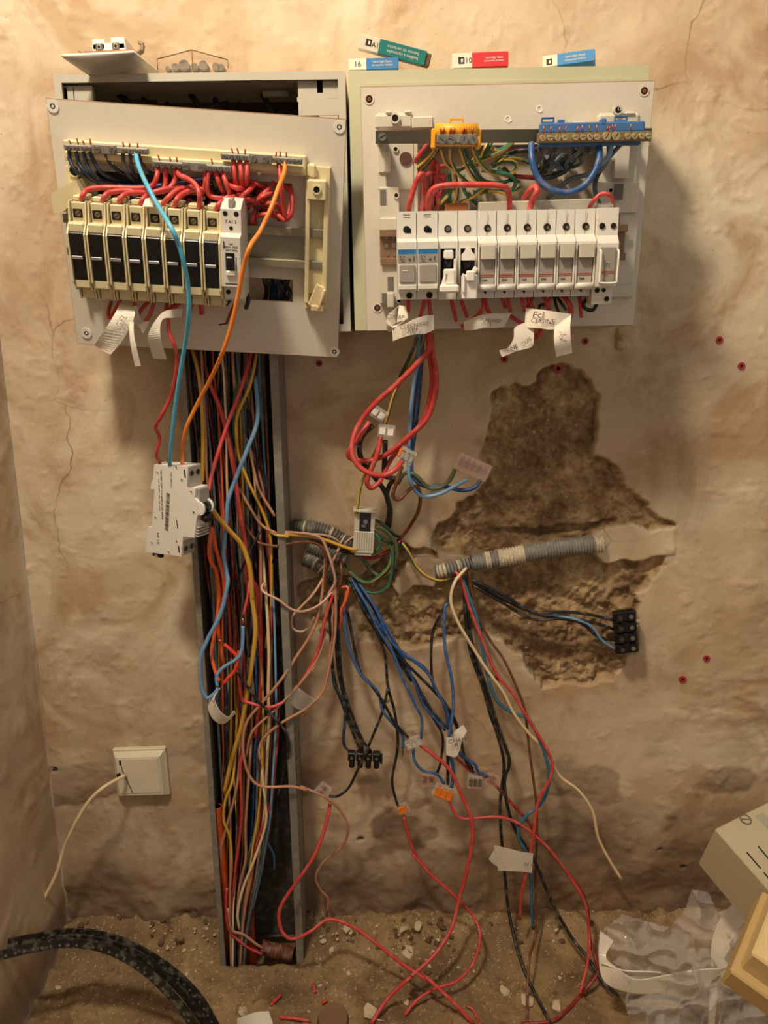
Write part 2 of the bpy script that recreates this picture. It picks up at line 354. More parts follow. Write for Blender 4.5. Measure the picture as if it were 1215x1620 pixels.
def axis(a, b, s, lo, hi): return np.concatenate([np.linspace(lo, a, 12)[:-1], np.arange(a, b, s), np.linspace(b, hi, 12)])
def plaster(name, rub=True):
    m = bpy.data.materials.new(name); m.use_nodes = True; nt = m.node_tree; N = nt.nodes; L = nt.links; b = N['Principled BSDF']; b.inputs['Roughness'].default_value = .8
    tc = N.new('ShaderNodeTexCoord')
    def noise(sc, det=6, dis=0.0, r=.6):
        n = N.new('ShaderNodeTexNoise'); n.inputs['Scale'].default_value = sc; n.inputs['Detail'].default_value = det; n.inputs['Distortion'].default_value = dis; n.inputs['Roughness'].default_value = r
        L.new(tc.outputs['Object'], n.inputs['Vector']); return n.outputs['Fac']
    def ramp(f, *st):
        r = N.new('ShaderNodeValToRGB'); L.new(f, r.inputs['Fac']); e = r.color_ramp.elements
        while len(e) < len(st): e.new(.5)
        for k, (p, c) in enumerate(st): e[k].position = p; e[k].color = (*c, 1) if len(c) == 3 else c
        return r.outputs['Color']
    def mix(f, a, c, mode='MIX'):
        x = N.new('ShaderNodeMixRGB'); x.blend_type = mode
        if isinstance(f, float): x.inputs['Fac'].default_value = f
        else: L.new(f, x.inputs['Fac'])
        for k, v in (('Color1', a), ('Color2', c)):
            if isinstance(v, tuple): x.inputs[k].default_value = (*v, 1)
            else: L.new(v, x.inputs[k])
        return x.outputs['Color']
    def attr(n): a = N.new('ShaderNodeAttribute'); a.attribute_name = n; return a.outputs['Fac']
    W0 = (0., 0., 0.); W1 = (1., 1., 1.)
    c = ramp(noise(3.2, 7, .8), (.30, srgb('b19473')), (.50, srgb('c9b193')), (.68, srgb('dfcfb3')))
    c = mix(ramp(noise(9, 6, 1.2), (.46, W0), (.64, (.75,)*3)), c, srgb('a8845e'))
    c = mix(ramp(noise(16, 5, .4), (.56, W0), (.70, (.5,)*3)), c, srgb('d9c8ac'))
    c = mix(ramp(noise(230, 2), (.70, W0), (.78, (.55,)*3)), c, srgb('7a5a3c'))
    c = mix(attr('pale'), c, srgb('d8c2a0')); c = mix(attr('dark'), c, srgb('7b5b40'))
    # hairline cracks
    vo = N.new('ShaderNodeTexVoronoi'); vo.feature = 'DISTANCE_TO_EDGE'; vo.inputs['Scale'].default_value = 6.5
    mpn = N.new('ShaderNodeMixRGB'); mpn.inputs['Fac'].default_value = .09; nn = N.new('ShaderNodeTexNoise'); nn.inputs['Scale'].default_value = 7; nn.inputs['Detail'].default_value = 6
    L.new(tc.outputs['Object'], nn.inputs['Vector']); L.new(tc.outputs['Object'], mpn.inputs['Color1']); L.new(nn.outputs['Color'], mpn.inputs['Color2']); L.new(mpn.outputs[0], vo.inputs['Vector'])
    ck = ramp(vo.outputs['Distance'], (0, (.8,)*3), (.006, W0)); cm = ramp(noise(2.4, 2), (.55, W0), (.62, W1))
    mm = N.new('ShaderNodeMath'); mm.operation = 'MULTIPLY'; L.new(ck, mm.inputs[0]); L.new(cm, mm.inputs[1]); c = mix(mm.outputs[0], c, srgb('6e543a'))
    if rub:
        rb = ramp(noise(26, 8, .3, .7), (.30, srgb('6a523a')), (.46, srgb('967856')), (.58, srgb('bd9f74')), (.72, srgb('dcc49a')))
        rb = mix(ramp(noise(7, 4), (.50, W0), (.64, (.6,)*3)), rb, srgb('6b4e33'))
        rb = mix(ramp(noise(150, 6, 0, .7), (.60, W0), (.68, (.75,)*3)), rb, srgb('dcc294')); rb = mix(ramp(noise(110, 6, 0, .7), (.30, (.7,)*3), (.40, W0)), rb, srgb('4a3521'))
        c = mix(attr('rubble'), c, rb)
    # damp, dirty foot of the wall
    gr = ramp(noise(12, 7, .5), (.35, srgb('4e3a2b')), (.6, srgb('7a5e45')), (.8, srgb('8f7458')))
    c = mix(attr('foot'), c, gr)
    L.new(c, b.inputs['Base Color'])
    s1 = noise(38, 9, .6, .65); s2 = noise(260, 4); bp = N.new('ShaderNodeBump'); bp.inputs['Strength'].default_value = .55; bp.inputs['Distance'].default_value = .0012; L.new(s1, bp.inputs['Height'])
    b2 = N.new('ShaderNodeBump'); b2.inputs['Strength'].default_value = .6; L.new(noise(190, 8, .3, .75), b2.inputs['Height']); bd_ = N.new('ShaderNodeMath'); bd_.operation = 'MULTIPLY_ADD'; bd_.inputs[1].default_value = .0028; bd_.inputs[2].default_value = .0006; L.new(attr('rubble'), bd_.inputs[0]); L.new(bd_.outputs[0], b2.inputs['Distance']); L.new(bp.outputs[0], b2.inputs['Normal']); L.new(b2.outputs[0], b.inputs['Normal'])
    return m
PLM = plaster('old_plaster'); PLL = plaster('old_plaster_side', False)
us = axis(XL, .56, .0021, XL-.02, 1.3); us = us[11:]; vs_ = axis(-.06, 1.12, .0021, -.09, 2.4)
U, V = np.meshgrid(us, vs_, indexing='ij')
jx = (fbm(U*60, V*60, 3, 3)-.5)*.014; jz = (fbm(U*60+9, V*60+4, 5, 3)-.5)*.014
def pm(poly, e=.0012, rough=1.0): return 1-_ss(-e, e, sdf(U+jx*rough, V+jz*rough, poly))
m_up = pm(UP); m_lo = pm(LO); m_fi = pm(FILLER, .001, .4); m_sm = pm(SMOOTHL, .001, .8)
rub = np.clip(np.maximum(m_up, m_lo)*(1-m_fi)*(1-m_sm), 0, 1)
# to the left the rubble is only partly laid bare
left = _ss(.02, -.06, U); rub = rub*(1-left*_ss(.54, .60, fbm(U*28, V*28, 31, 4)))
rock = fbm(U*75, V*75, 41, 4, .6); rock2 = fbm(U*26, V*26, 47, 3)
big = (fbm(U*5, V*5, 51, 4)-.5)*.010; trow = np.maximum(0, fbm(U*26, V*40, 61, 5, .6)-.64)*.008+np.maximum(0, fbm(U*110, V*90, 63, 3)-.62)*.004+(fbm(U*45, V*45, 65, 4)-.5)*.0016
RG = [(1180, 1110, 60, 95), (1190, 930, 50, 60)]
thick = 0
for (a, b_, rx, rz) in RG:
    q = P(a, b_, 0); thick = thick+np.exp(-(((U-q[0])/(rx*mpp(a, b_, 0)))**2+((V-q[2])/(rz*mpp(a, b_, 0)))**2))
h = big+trow+thick*(fbm(U*30, V*70, 71, 4))*.006+m_fi*.002
h = h*(1-rub)+rub*(big-.010+(rock-.5)*.018+(rock2-.5)*.008+(fbm(U*150, V*150, 43, 3, .7)-.5)*.011)
# hollow joint above the conduit
q0 = pw('K', [(280, 668), (600, 655)]); dj = sdf(U, V, pw('K', [(250, 655), (420, 662), (600, 640), (700, 625), (700, 640), (600, 662), (420, 680)])); h = h-.012*(1-_ss(-.001, .003, dj))*rub
foot = _ss(.10, .02, V+(fbm(U*14, V*14, 81, 4)-.5)*.10)*.85; under = 0
foot = np.maximum(foot, .8*_ss(.17, .06, V+(fbm(U*18, V*30, 89, 4)-.5)*.14)*_ss(-.1, .15, U)); foot = np.maximum(foot, .75*_ss(.55, .62, fbm(U*9, V*16, 83, 4))*_ss(.30, .12, V))
h = h+foot*(fbm(U*40, V*40, 85, 4)-.5)*.010+_ss(.03, .0, V)*(fbm(U*30, V*30, 87, 4)-.4)*.016
pale = np.maximum(m_fi*.9, m_sm*.4); dark = 0*U
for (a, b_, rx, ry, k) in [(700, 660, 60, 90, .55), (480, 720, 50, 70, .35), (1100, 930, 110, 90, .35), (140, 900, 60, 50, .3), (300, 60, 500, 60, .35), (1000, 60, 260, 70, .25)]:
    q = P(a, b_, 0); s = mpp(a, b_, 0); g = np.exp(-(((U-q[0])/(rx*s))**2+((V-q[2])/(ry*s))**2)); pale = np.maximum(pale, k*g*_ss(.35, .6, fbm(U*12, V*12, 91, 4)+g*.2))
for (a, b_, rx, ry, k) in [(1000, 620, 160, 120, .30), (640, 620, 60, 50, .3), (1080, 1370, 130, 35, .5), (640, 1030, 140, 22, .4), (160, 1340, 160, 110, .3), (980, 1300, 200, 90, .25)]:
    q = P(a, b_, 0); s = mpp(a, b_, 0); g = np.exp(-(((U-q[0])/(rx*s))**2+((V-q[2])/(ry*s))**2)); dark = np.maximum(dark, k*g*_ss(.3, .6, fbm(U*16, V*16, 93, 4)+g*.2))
PHo = {}
for (a, b_, rr) in [(570, 1328, .004), (85, 1217, .005), (1043, 1343, .003), (1080, 1370, .0035)]:
    q = P(a, b_, 0); d = np.hypot(U-q[0], (V-q[2])*1.5); h = h-.008*(1-_ss(rr*.6, rr*1.2, d)); dark = np.maximum(dark, 1-_ss(rr*.7, rr*1.4, d))
# the wall is flat where the trunking and the boxes are screwed on
for (x0, x1, z0, z1) in ((-.220, -.100, -.05, .80), (-.335, .270, .70, .975)):
    k = _ss(-.012, .004, -np.maximum(np.maximum(x0-U, U-x1), np.maximum(z0-V, V-z1))); h = h*(1-k)+np.minimum(h, -.001)*k
wall_h = h
def _wf(u, v): return np.stack([u, -wall_h, v], -1)
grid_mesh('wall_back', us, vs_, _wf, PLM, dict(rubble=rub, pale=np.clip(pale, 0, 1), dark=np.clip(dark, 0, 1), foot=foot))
# left wall
ys = axis(0, .42, .004, -.02, 1.6); ys = ys; zs = axis(-.06, 1.12, .004, -.09, 2.4)
Y, Zz = np.meshgrid(ys, zs, indexing='ij'); hl = (fbm(Y*6, Zz*6, 101, 4)-.5)*.008+np.maximum(0, fbm(Y*30, Zz*30, 103, 4)-.6)*.006
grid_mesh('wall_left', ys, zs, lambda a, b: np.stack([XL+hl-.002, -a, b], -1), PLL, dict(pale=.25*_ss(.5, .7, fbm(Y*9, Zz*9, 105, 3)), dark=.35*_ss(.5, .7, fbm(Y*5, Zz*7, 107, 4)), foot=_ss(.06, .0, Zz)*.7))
# floor
def floor_mat():
    m = bpy.data.materials.new('dusty_floor'); m.use_nodes = True; nt = m.node_tree; N = nt.nodes; L = nt.links; b = N['Principled BSDF']; b.inputs['Roughness'].default_value = .9
    tc = N.new('ShaderNodeTexCoord')
    def noise(sc, det=6, dis=0.):
        n = N.new('ShaderNodeTexNoise'); n.inputs['Scale'].default_value = sc; n.inputs['Detail'].default_value = det; n.inputs['Distortion'].default_value = dis; L.new(tc.outputs['Object'], n.inputs['Vector']); return n.outputs['Fac']
    def ramp(f, *st):
        r = N.new('ShaderNodeValToRGB'); L.new(f, r.inputs['Fac']); e = r.color_ramp.elements
        while len(e) < len(st): e.new(.5)
        for k, (p, c) in enumerate(st): e[k].position = p; e[k].color = (*c, 1)
        return r.outputs['Color']
    c = ramp(noise(14, 8, .5), (.3, srgb('644d34')), (.5, srgb('866c4a')), (.7, srgb('a58a62')))
    x = N.new('ShaderNodeMixRGB'); L.new(ramp(noise(170, 4), (.58, (0, 0, 0)), (.74, (.4, .4, .4))), x.inputs['Fac']); L.new(c, x.inputs['Color1']); x.inputs['Color2'].default_value = (*srgb('c9ad84'), 1)
    y = N.new('ShaderNodeMixRGB'); L.new(ramp(noise(60, 5), (.60, (0, 0, 0)), (.72, (.6, .6, .6))), y.inputs['Fac']); L.new(x.outputs[0], y.inputs['Color1']); y.inputs['Color2'].default_value = (*srgb('54391f'), 1)
    L.new(y.outputs[0], b.inputs['Base Color'])
    bp = N.new('ShaderNodeBump'); bp.inputs['Strength'].default_value = .7; bp.inputs['Distance'].default_value = .002; L.new(noise(140, 8), bp.inputs['Height']); L.new(bp.outputs[0], b.inputs['Normal']); return m
us2 = axis(XL, .58, .0025, XL-.02, 1.3)[11:]; ws = np.concatenate([np.arange(-.01, .24, .0025), np.linspace(.24, 1.6, 30)])
grid_mesh('floor', us2, ws, lambda a, b: np.stack([a, -b, floor_h(a, b)], -1), floor_mat(), {})
# ================================================================ CABLE TRUNKING
g = M_
tx0, tx1 = -.2160, -.1145; tl = -.2092; tr = -.1090   # outer faces at top; the trunking stands upright
TX0, TX1 = -.2135, -.1095; TF = .055; TB = -.034
tk = thing('cable_trunking', 'open grey upright cable trunking below the left fuse box, packed with wires', 'trunking', Matrix.Translation((TX0, 0, TB)))
def tb(mb, x0, x1, w0, w1, z0, z1, b=.0004, mi=0): mb.box(((x0+x1)/2-TX0, -(w0+w1)/2, (z0+z1)/2-TB), (x1-x0, w1-w0, z1-z0), b, mi)
TZ = .80
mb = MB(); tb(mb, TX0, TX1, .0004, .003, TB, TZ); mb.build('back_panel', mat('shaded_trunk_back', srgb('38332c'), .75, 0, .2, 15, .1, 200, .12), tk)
mb = MB(); tb(mb, TX0, TX0+.003, .003, TF, TB, TZ); tb(mb, TX0, TX0+.0065, TF, TF+.0025, TB, TZ); mb.build('side_wall', g['trunk'], tk)
mb = MB(); sl = [(TB+.012+k*.0127, TB+.0165+k*.0127) for k in range(26)]
cutl = []
for a, b_ in sl: cutl.append((-.050, -.038, a-TB, b_-TB))
cut_boxes(mb, -TF, -.003, 0, TZ-TB, TX1-TX0-.0035, TX1-TX0, cutl, 0, 'x'); tb(mb, TX1-.0085, TX1+.0005, TF, TF+.0025, TB, TZ); mb.build('slotted_side_wall', g['trunk'], tk)
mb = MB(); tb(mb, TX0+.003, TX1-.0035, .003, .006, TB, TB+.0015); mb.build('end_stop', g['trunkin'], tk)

# ================================================================ ENCLOSURES
def enclosure(name, label, corners, w, rimw, matl, inner, extra=None):
    """corners: TL, TR, BL pixel corners of the front rim"""
    fr = frame3(P(*corners[0], w), P(*corners[1], w), P(*corners[2], w)); W_ = fr.loc(*corners[1])[0]; Hh = -fr.loc(*corners[2])[1]; dp = w-.003
    t = thing(name, label, 'fuse box', fr.M)
    mb = MB(); mb.box((W_/2, -Hh/2, -dp), (W_, Hh, .002), .0003); mb.build('back_plate', inner, t)
    mb = MB()
    for c, d in (((W_/2, -.0015, -dp/2-.0016), (W_, .003, dp-.0032)), ((W_/2, -Hh+.0015, -dp/2-.0016), (W_, .003, dp-.0032)), ((.0015, -Hh/2, -dp/2-.0016), (.003, Hh-.006, dp-.0032)), ((W_-.0015, -Hh/2, -dp/2-.0016), (.003, Hh-.006, dp-.0032))): mb.box(c, d, .0004)
    mb.build('shell', matl, t)
    mb = MB(); cut_boxes(mb, 0, W_, -Hh, 0, -.003, 0.0, [(rimw, W_-rimw, -Hh+rimw, -rimw)]); mb.build('front_rim', matl, t)
    return t, fr, W_, Hh
bL, frBL, WL, HL = enclosure('electrical_enclosure', 'grey open fuse box on the left whose front board hangs askew', ((84, 118), (546, 112), (84+4, 530)), .085, .007, g['rim'], mat('dark_box_back', srgb('4a3929'), .9, 0, .5, 40, .6, 60))
for (x0_, y0_, x1_, y1_) in ((92, 134, 128, 212), (498, 126, 538, 168)):  # near-black plates behind the corner frames paint the shade in their slots
    a = frBL.loc(x0_, y0_, -.014); b_ = frBL.loc(x1_, y1_, -.014); MB().box(((a[0]+b_[0])/2, (a[1]+b_[1])/2, -.016), (b_[0]-a[0], a[1]-b_[1], .001)).build('slot_shade_plate', g['hole'], bL)
# inner corner frames of the left box, seen above the tilted board
def inbox(name, pxs, n0, n1, m, holes=()):
    a = frBL.loc(pxs[0], pxs[1], n1); b_ = frBL.loc(pxs[2], pxs[3], n1); mb = MB(); hs = []
    for h in holes:
        p = frBL.loc(h[0], h[1], n1); q = frBL.loc(h[2], h[3], n1); hs.append((p[0], q[0], q[1], p[1]))
    cut_boxes(mb, a[0], b_[0], b_[1], a[1], n0, n1, hs); return mb.build(name, m, bL)
inbox('corner_frame', (88, 136, 152, 215), -.012, -.006, g['rim'], [(98, 138, 112, 210), (115, 138, 123, 210)])
inbox('corner_frame', (471, 134, 536, 182), -.012, -.006, g['rim'], [(501, 128, 511, 147), (519, 156, 534, 165)])
mb = MB(); a = frBL.loc(471, 176, -.008); b_ = frBL.loc(536, 240, -.008); R_ = abs(frBL.loc(508, 176, -.008)[0]-a[0])
poly = [(b_[0], b_[1]), (b_[0], frBL.loc(536, 160, -.008)[1])]
cx, cy = a[0], frBL.loc(471, 200, -.008)[1]
poly += [(a[0]+R_*math.sin(t), cy+R_*.95*math.cos(t)) for t in [math.pi/2*k/10 for k in range(11)]]
poly += [(a[0]+R_, b_[1])]
poly2 = [(a[0], cy+R_*.95+.004), (b_[0], cy+R_*.95+.004), (b_[0], b_[1]), (a[0]+R_, b_[1])]+[(a[0]+R_*math.sin(t), cy+R_*.95*math.cos(t)) for t in [math.pi/2*(10-k)/10 for k in range(11)]]
mb.prism(poly2, -.0118, -.0062); mb.build('corner_web', g['rim'], bL)
mb = MB(); p = frBL.loc(435, 148, -.04); mb.cyl((p[0]-.012, p[1], -.04), (p[0]+.014, p[1], -.04), .0035, 12); mb.build('strap', g['greyp'], bL)
for k in range(7):
    p = frBL.loc(215+k*38, 158+(k % 3)*7, -.05); mb = MB(); mb.tube([(p[0]-.018, p[1]+.006, -.055), (p[0]-.005, p[1]-.004-.002*k % 3, -.045), (p[0]+.02, p[1]-.002, -.055)], .003, 8)
    tag(mb.build('buried_cable', mat('dusty_black_cable', srgb('2b2521'), .7, 0, .3, 60), None, frBL.M.copy()), 'dusty dark cable lying inside the left fuse box behind the board', 'cable', 'dark cables inside the left fuse box')
bR, frBR, WR, HR = enclosure('electrical_enclosure', 'sage green fuse box on the right carrying the row of white breakers', ((551, 112), (1027, 103), (552, 523)), .095, .016, g['sage'], mat('dark_box_back2', srgb('6a5a48'), .9, 0, .3, 40))
mb = MB(); cut_boxes(mb, .012, WR-.012, -HR+.012, -.012, .0, .003, [(.02, WR-.02, -HR+.02, -.02)]); mb.build('raised_lip', g['sage'], bR)

# ================================================================ LEFT BOARD
FL = frame3(P(72, 155, .150), P(548, 188, .140), P(128, 540, .090))
LW = FL.loc(548, 188)[0]; LH = -FL.loc(537, 566)[1]
tL = thing('distribution_board', 'tilted white board on the left with cream fuse holders and a bare rail', 'fuse board', FL.M)
def fh(fr, x0, y0, x1, y1, n=0):
    a = fr.loc(x0, y0, n); b_ = fr.loc(x1, y1, n); return (a[0], b_[0], b_[1], a[1])
mb = MB(); cut_boxes(mb, 0, LW, -LH, 0, -.004, -.0003, [fh(FL, 150, 270, 462, 342), fh(FL, 165, 425, 463, 478)]); mb.build('backboard', g['boardedge'], tL)
mb = MB(); cut_boxes(mb, .0005, LW-.0005, -LH+.0005, -.0008, -.0003, .0003, [fh(FL, 150, 270, 462, 342), fh(FL, 165, 425, 463, 478)]); mb.build('white_facing', g['board'], tL)
for (x, y) in ((84, 168), (537, 201), (137, 527), (529, 556)):
    a, b_ = FL.loc(x, y); mb = MB(); mb.ring((a, b_), .0052, .0023, .0003, .0013, 18); mb.cyl((a, b_, .0003), (a, b_, .0007), .0023, 14, 1); mb.cyl((a, b_, .0007), (a, b_, .0011), .0012, 10, 0); mb.build('screw_hole', [g['white'], g['hole']], tL)
def FB(fr, mb, x0, y0, x1, y1, n0, n1, b=.0006, mi=0):   # box on a frame from two pixel corners taken at its front face
    a = fr.loc(x0, y0, n1); c = fr.loc(x1, y1, n1); mb.box(((a[0]+c[0])/2, (a[1]+c[1])/2, (n0+n1)/2), (abs(c[0]-a[0]), abs(a[1]-c[1]), n1-n0), b, mi)
def FBl(fr, mb, px, py, wx, hy, n0, n1, b=.0006, mi=0):
    a = fr.loc(px, py, n1); mb.box((a[0], a[1], (n0+n1)/2), (wx, hy, n1-n0), b, mi)
# chassis : top bar, left arm, right column
mb = MB(); a = FL.loc(100, 235, .012); c = FL.loc(484, 262, .012); mb.box(((a[0]+c[0])/2, (a[1]+c[1])/2-.001, .006), (c[0]-a[0], .017, .012), .001); mb.box(((a[0]+c[0])/2, (a[1]+c[1])/2-.004, .014), (c[0]-a[0]-.004, .006, .006), .001)
for k in range(9): mb.box((a[0]+.02+k*(c[0]-a[0]-.04)/8, (a[1]+c[1])/2-.009, .0135), (.004, .003, .004), .0006)
mb.build('terminal_support_bar', g['cream'], tL)
mb = MB(); FB(FL, mb, 104, 262, 136, 470, 0, .010); FB(FL, mb, 108, 256, 124, 290, .010, .013)
a = FL.loc(82, 318, .03); c = FL.loc(122, 300, .03); mb.build('side_bracket', g['cream'], tL); mb = MB(); mb.prism([(a[0], a[1]+.006), (c[0], c[1]+.008), (c[0]+.004, c[1]-.004), (a[0]+.008, a[1]-.009), (a[0], a[1]-.010)], .004, .030); mb.build('side_arm', g['cream'], tL)
a, b_ = FL.loc(118, 270, .013); MB().ring((a, b_), .0055, .0042, .013, .0145).cyl((a, b_, .0129), (a, b_, .0133), .0042, 14, 1).build('screw_boss', [g['cream'], g['hole']], tL)
mb = MB(); FB(FL, mb, 484, 262, 517, 490, 0, .008); FB(FL, mb, 484, 285, 488, 480, .008, .016); FB(FL, mb, 513, 300, 516, 480, .008, .016); FB(FL, mb, 486, 258, 500, 282, .008, .013, .002); FB(FL, mb, 486, 425, 511, 466, .008, .011); mb.build('side_bracket', g['cream'], tL)
mb = MB(); FB(FL, mb, 486, 284, 516, 318, .008, .022, .001); a, b_ = FL.loc(501, 300, .022); mb.ring((a, b_), .0040, .0028, .022, .0235); mb.cyl((a, b_, .0219), (a, b_, .0224), .0028, 12, 1); mb.build('screw_boss', [g['cream'], g['hole']], tL)
mb = MB(); a = FL.loc(502, 468, .02); mb.box((a[0]-.001, a[1]-.001, .016), (.009, .022, .006), .001, 0, math.radians(-22)); mb.box((a[0]+.004, a[1]-.003, .020), (.003, .020, .005), .001, 0, math.radians(-18)); mb.box((a[0], a[1]-.012, .014), (.012, .006, .014), .001); mb.build('spring_clip', g['ivory'], tL)
a, b_ = FL.loc(142, 453, .006); MB().ring((a, b_), .0048, .0032, .003, .009).cyl((a, b_, .003), (a, b_, .004), .003, 12, 1).build('screw_boss', [g['cream'], g['hole']], tL)
# rail
mb = MB(); a = FL.loc(380, 342, .012); c = FL.loc(514, 421, .012); b0 = FL.loc(100, 350, .012)
yt = FL.loc(450, 368, .009)[1]; yb = FL.loc(450, 414, .009)[1]; x0 = b0[0]; x1 = c[0]
mb.box(((x0+x1)/2, (yt+yb)/2, .005), (x1-x0, yt-yb-.004, .0012), .0002)
for y, s in ((yt, 1), (yb, -1)): mb.box(((x0+x1)/2, y-s*.002, .0085), (x1-x0, .0012, .008), .0003); mb.box(((x0+x1)/2, y+s*.0015, .012), (x1-x0, .007, .0012), .0003)
mb.build('mounting_rail', g['rail'], tL)
for x, y, r in ((483, 392, .0022), (507, 394, .0020)):
    a, b_ = FL.loc(x, y, .007); MB().cyl((a, b_, .005), (a, b_, .0072), r, 12).build('rivet', g['steel'], tL)
a, b_ = FL.loc(496, 388, .006); MB().ring((a, b_), .0045, .003, .0056, .0062).cyl((a, b_, .0056), (a, b_, .0059), .003, 12, 1).build('rail_hole', [g['rail'], g['board']], tL)
def terminal_bar(fr, label, x0, y0, x1, y1, n, screws, m, hgt=.0050, plates=(), name='terminal_bar', tops=()):
    a = fr.loc(x0, y0, n); c = fr.loc(x1, y1, n); ang = math.atan2(c[1]-a[1], c[0]-a[0]); L = math.hypot(c[0]-a[0], c[1]-a[1])
    t = thing(name, label, 'terminal bar', fr.M @ Matrix.Translation((a[0], a[1], n)) @ Matrix.Rotation(ang, 4, 'Z'))
    mb = MB(); mb.box((L/2, 0, -.003), (L, hgt, .006), .0007)
    for (u0, u1) in plates: mb.box((L*(u0+u1)/2, 0, .0003), (L*(u1-u0), hgt*1.5, .0012), .0005)
    mb.build('bar', m, t)
    for u, r in screws:
        mb = MB(); mb.cyl((u*L, -.0003, -.001), (u*L, -.0003, .0032), r, 12, 0, r*.8); mb.box((u*L, -.0003, .0032), (r*1.4, .0004, .0004), 0, 1, math.radians(random.uniform(0, 180))); mb.build('screw', [g['steel'], g['hole']], t)
    for u in tops:
        mb = MB(); mb.tube([(u*L, 0, -.003), (u*L+.0003, hgt/2+.001, -.0028), (u*L+random.uniform(-.001, .001), hgt/2+random.uniform(.003, .0055), -.002)], .0007, 6); mb.build('copper_end', g['copper'], t)
    return t
S = lambda *u: [(x, .0024) for x in u]
terminal_bar(FL, 'leftmost grey terminal bar, dark blue wires hanging from it', 101, 233, 234, 240, .022, S(.06, .15, .24, .30, .72, .80, .88, .95)+[(.40, .0034), (.58, .0034)], g['lead'], .0050, [(.33, .63)], tops=(.07, .16, .23, .31, .70, .77, .87))
terminal_bar(FL, 'middle grey terminal bar set lower, red wires below it', 241, 259, 366, 268, .024, S(.06, .14, .21, .28, .34, .72, .79, .86, .94)+[(.43, .0034), (.62, .0034)], g['lead'], .0050, [(.38, .68)], tops=(.08, .22, .30, .75))
terminal_bar(FL, 'rightmost grey terminal bar holding the orange wire', 349, 247, 478, 256, .022, S(.05, .13, .21, .29, .66, .74, .82, .88, .95)+[(.40, .0034), (.55, .0034)], g['lead'], .0050, [(.35, .63)], tops=(.14, .21, .29, .67, .72, .80))
# fuse holders
ORD = ['first', 'second', 'third', 'fourth', 'fifth', 'sixth', 'seventh', 'eighth', 'ninth', 'tenth']
pitchL = (FL.loc(0, 0, .05)[0], 0)
hx = [FL.loc(60+x/4.05, 300+y/4.05, .05) for x, y in ((250, 155), (370, 160), (492, 172), (612, 180), (737, 188), (860, 193), (995, 208), (1115, 215))]
rowA = hx[0]; rowB = hx[7]; PIT = (rowB[0]-rowA[0])/7; SL = (rowB[1]-rowA[1])/7
yWt = FL.loc(300+30, 300+290/4.05, .056)  # helper
def cream_holder(k):
    cx = rowA[0]+k*PIT; cy = rowA[1]+k*SL
    T = Matrix.Translation((cx, cy, 0)); t = thing('fuse_holder', f'cream fuse holder with black window, {ORD[k]} from the left on the tilted board' if k < 8 else '', 'fuse holder', FL.M @ T, 'cream fuse holders on the tilted board')
    w = PIT*.93
    # profile in (y, z)
    pr = [(.010, .012), (.010, .047), (-.0065, .051), (-.008, .054), (-.0155, .060), (-.056, .060), (-.060, .055), (-.064, .055), (-.065, .047), (-.074, .045), (-.074, .012)]
    mb = MB(); mb.prism(pr, -w/2, -w/2+.0013, 0, 'x'); mb.prism(pr, w/2-.0013, w/2, 0, 'x')
    mb.box((0, .001, .029), (w-.004, .016, .034), .0006); mb.box((0, -.0105, .0505), (w-.002, .008, .013), .001); mb.box((0, -.058, .0495), (w-.002, .008, .015), .001); mb.box((0, -.069, .028), (w-.004, .009, .032), .0006)
    mb.box((0, -.034, .022), (w-.004, .046, .02), 0)
    mb.box((0, .0115, .030), (w*.7, .004, .02), .0008)
    mb.build('body', g['cream'], t)
    mb = MB(); mb.box((0, -.0245, .0535), (w-.0030, .021, .012), .0008); mb.box((0, -.0455, .0510), (w-.0030, .020, .012), .0008); mb.build('fuse_carrier', g['blackp'], t)
    mb = MB(); mb.box((-.001, -.0350, .0590), (w*.62, .0028, .0018), .0004); mb.build('pull_tab', mat('worn_label_strip', srgb('8f8c90'), .35, .2, .2, 200), t)
    mb = MB(); mb.box((-.0005, 0, .0463), (.0078, .0072, .0012), .0003, 0); mb.cyl((0, 0, .0464), (0, 0, .0470), .0024, 12, 1); mb.box((0, 0, .0471), (.0038, .0006, .0004), 0, 0, .6); mb.build('terminal_screw', [g['hole'], g['brass']], t)
    return t
def copy_tree(o, parent=None):
    c = o.copy(); COL.objects.link(c)
    if parent is not None: c.parent = parent
    for ch in list(o.children): copy_tree(ch, c)
    return c
h0 = cream_holder(0)
for k in range(1, 8):
    c = copy_tree(h0); c['label'] = f'cream fuse holder with black window, {ORD[k]} from the left on the tilted board'
    c.matrix_world = FL.M @ Matrix.Translation((rowA[0]+k*PIT, rowA[1]+k*SL, 0))
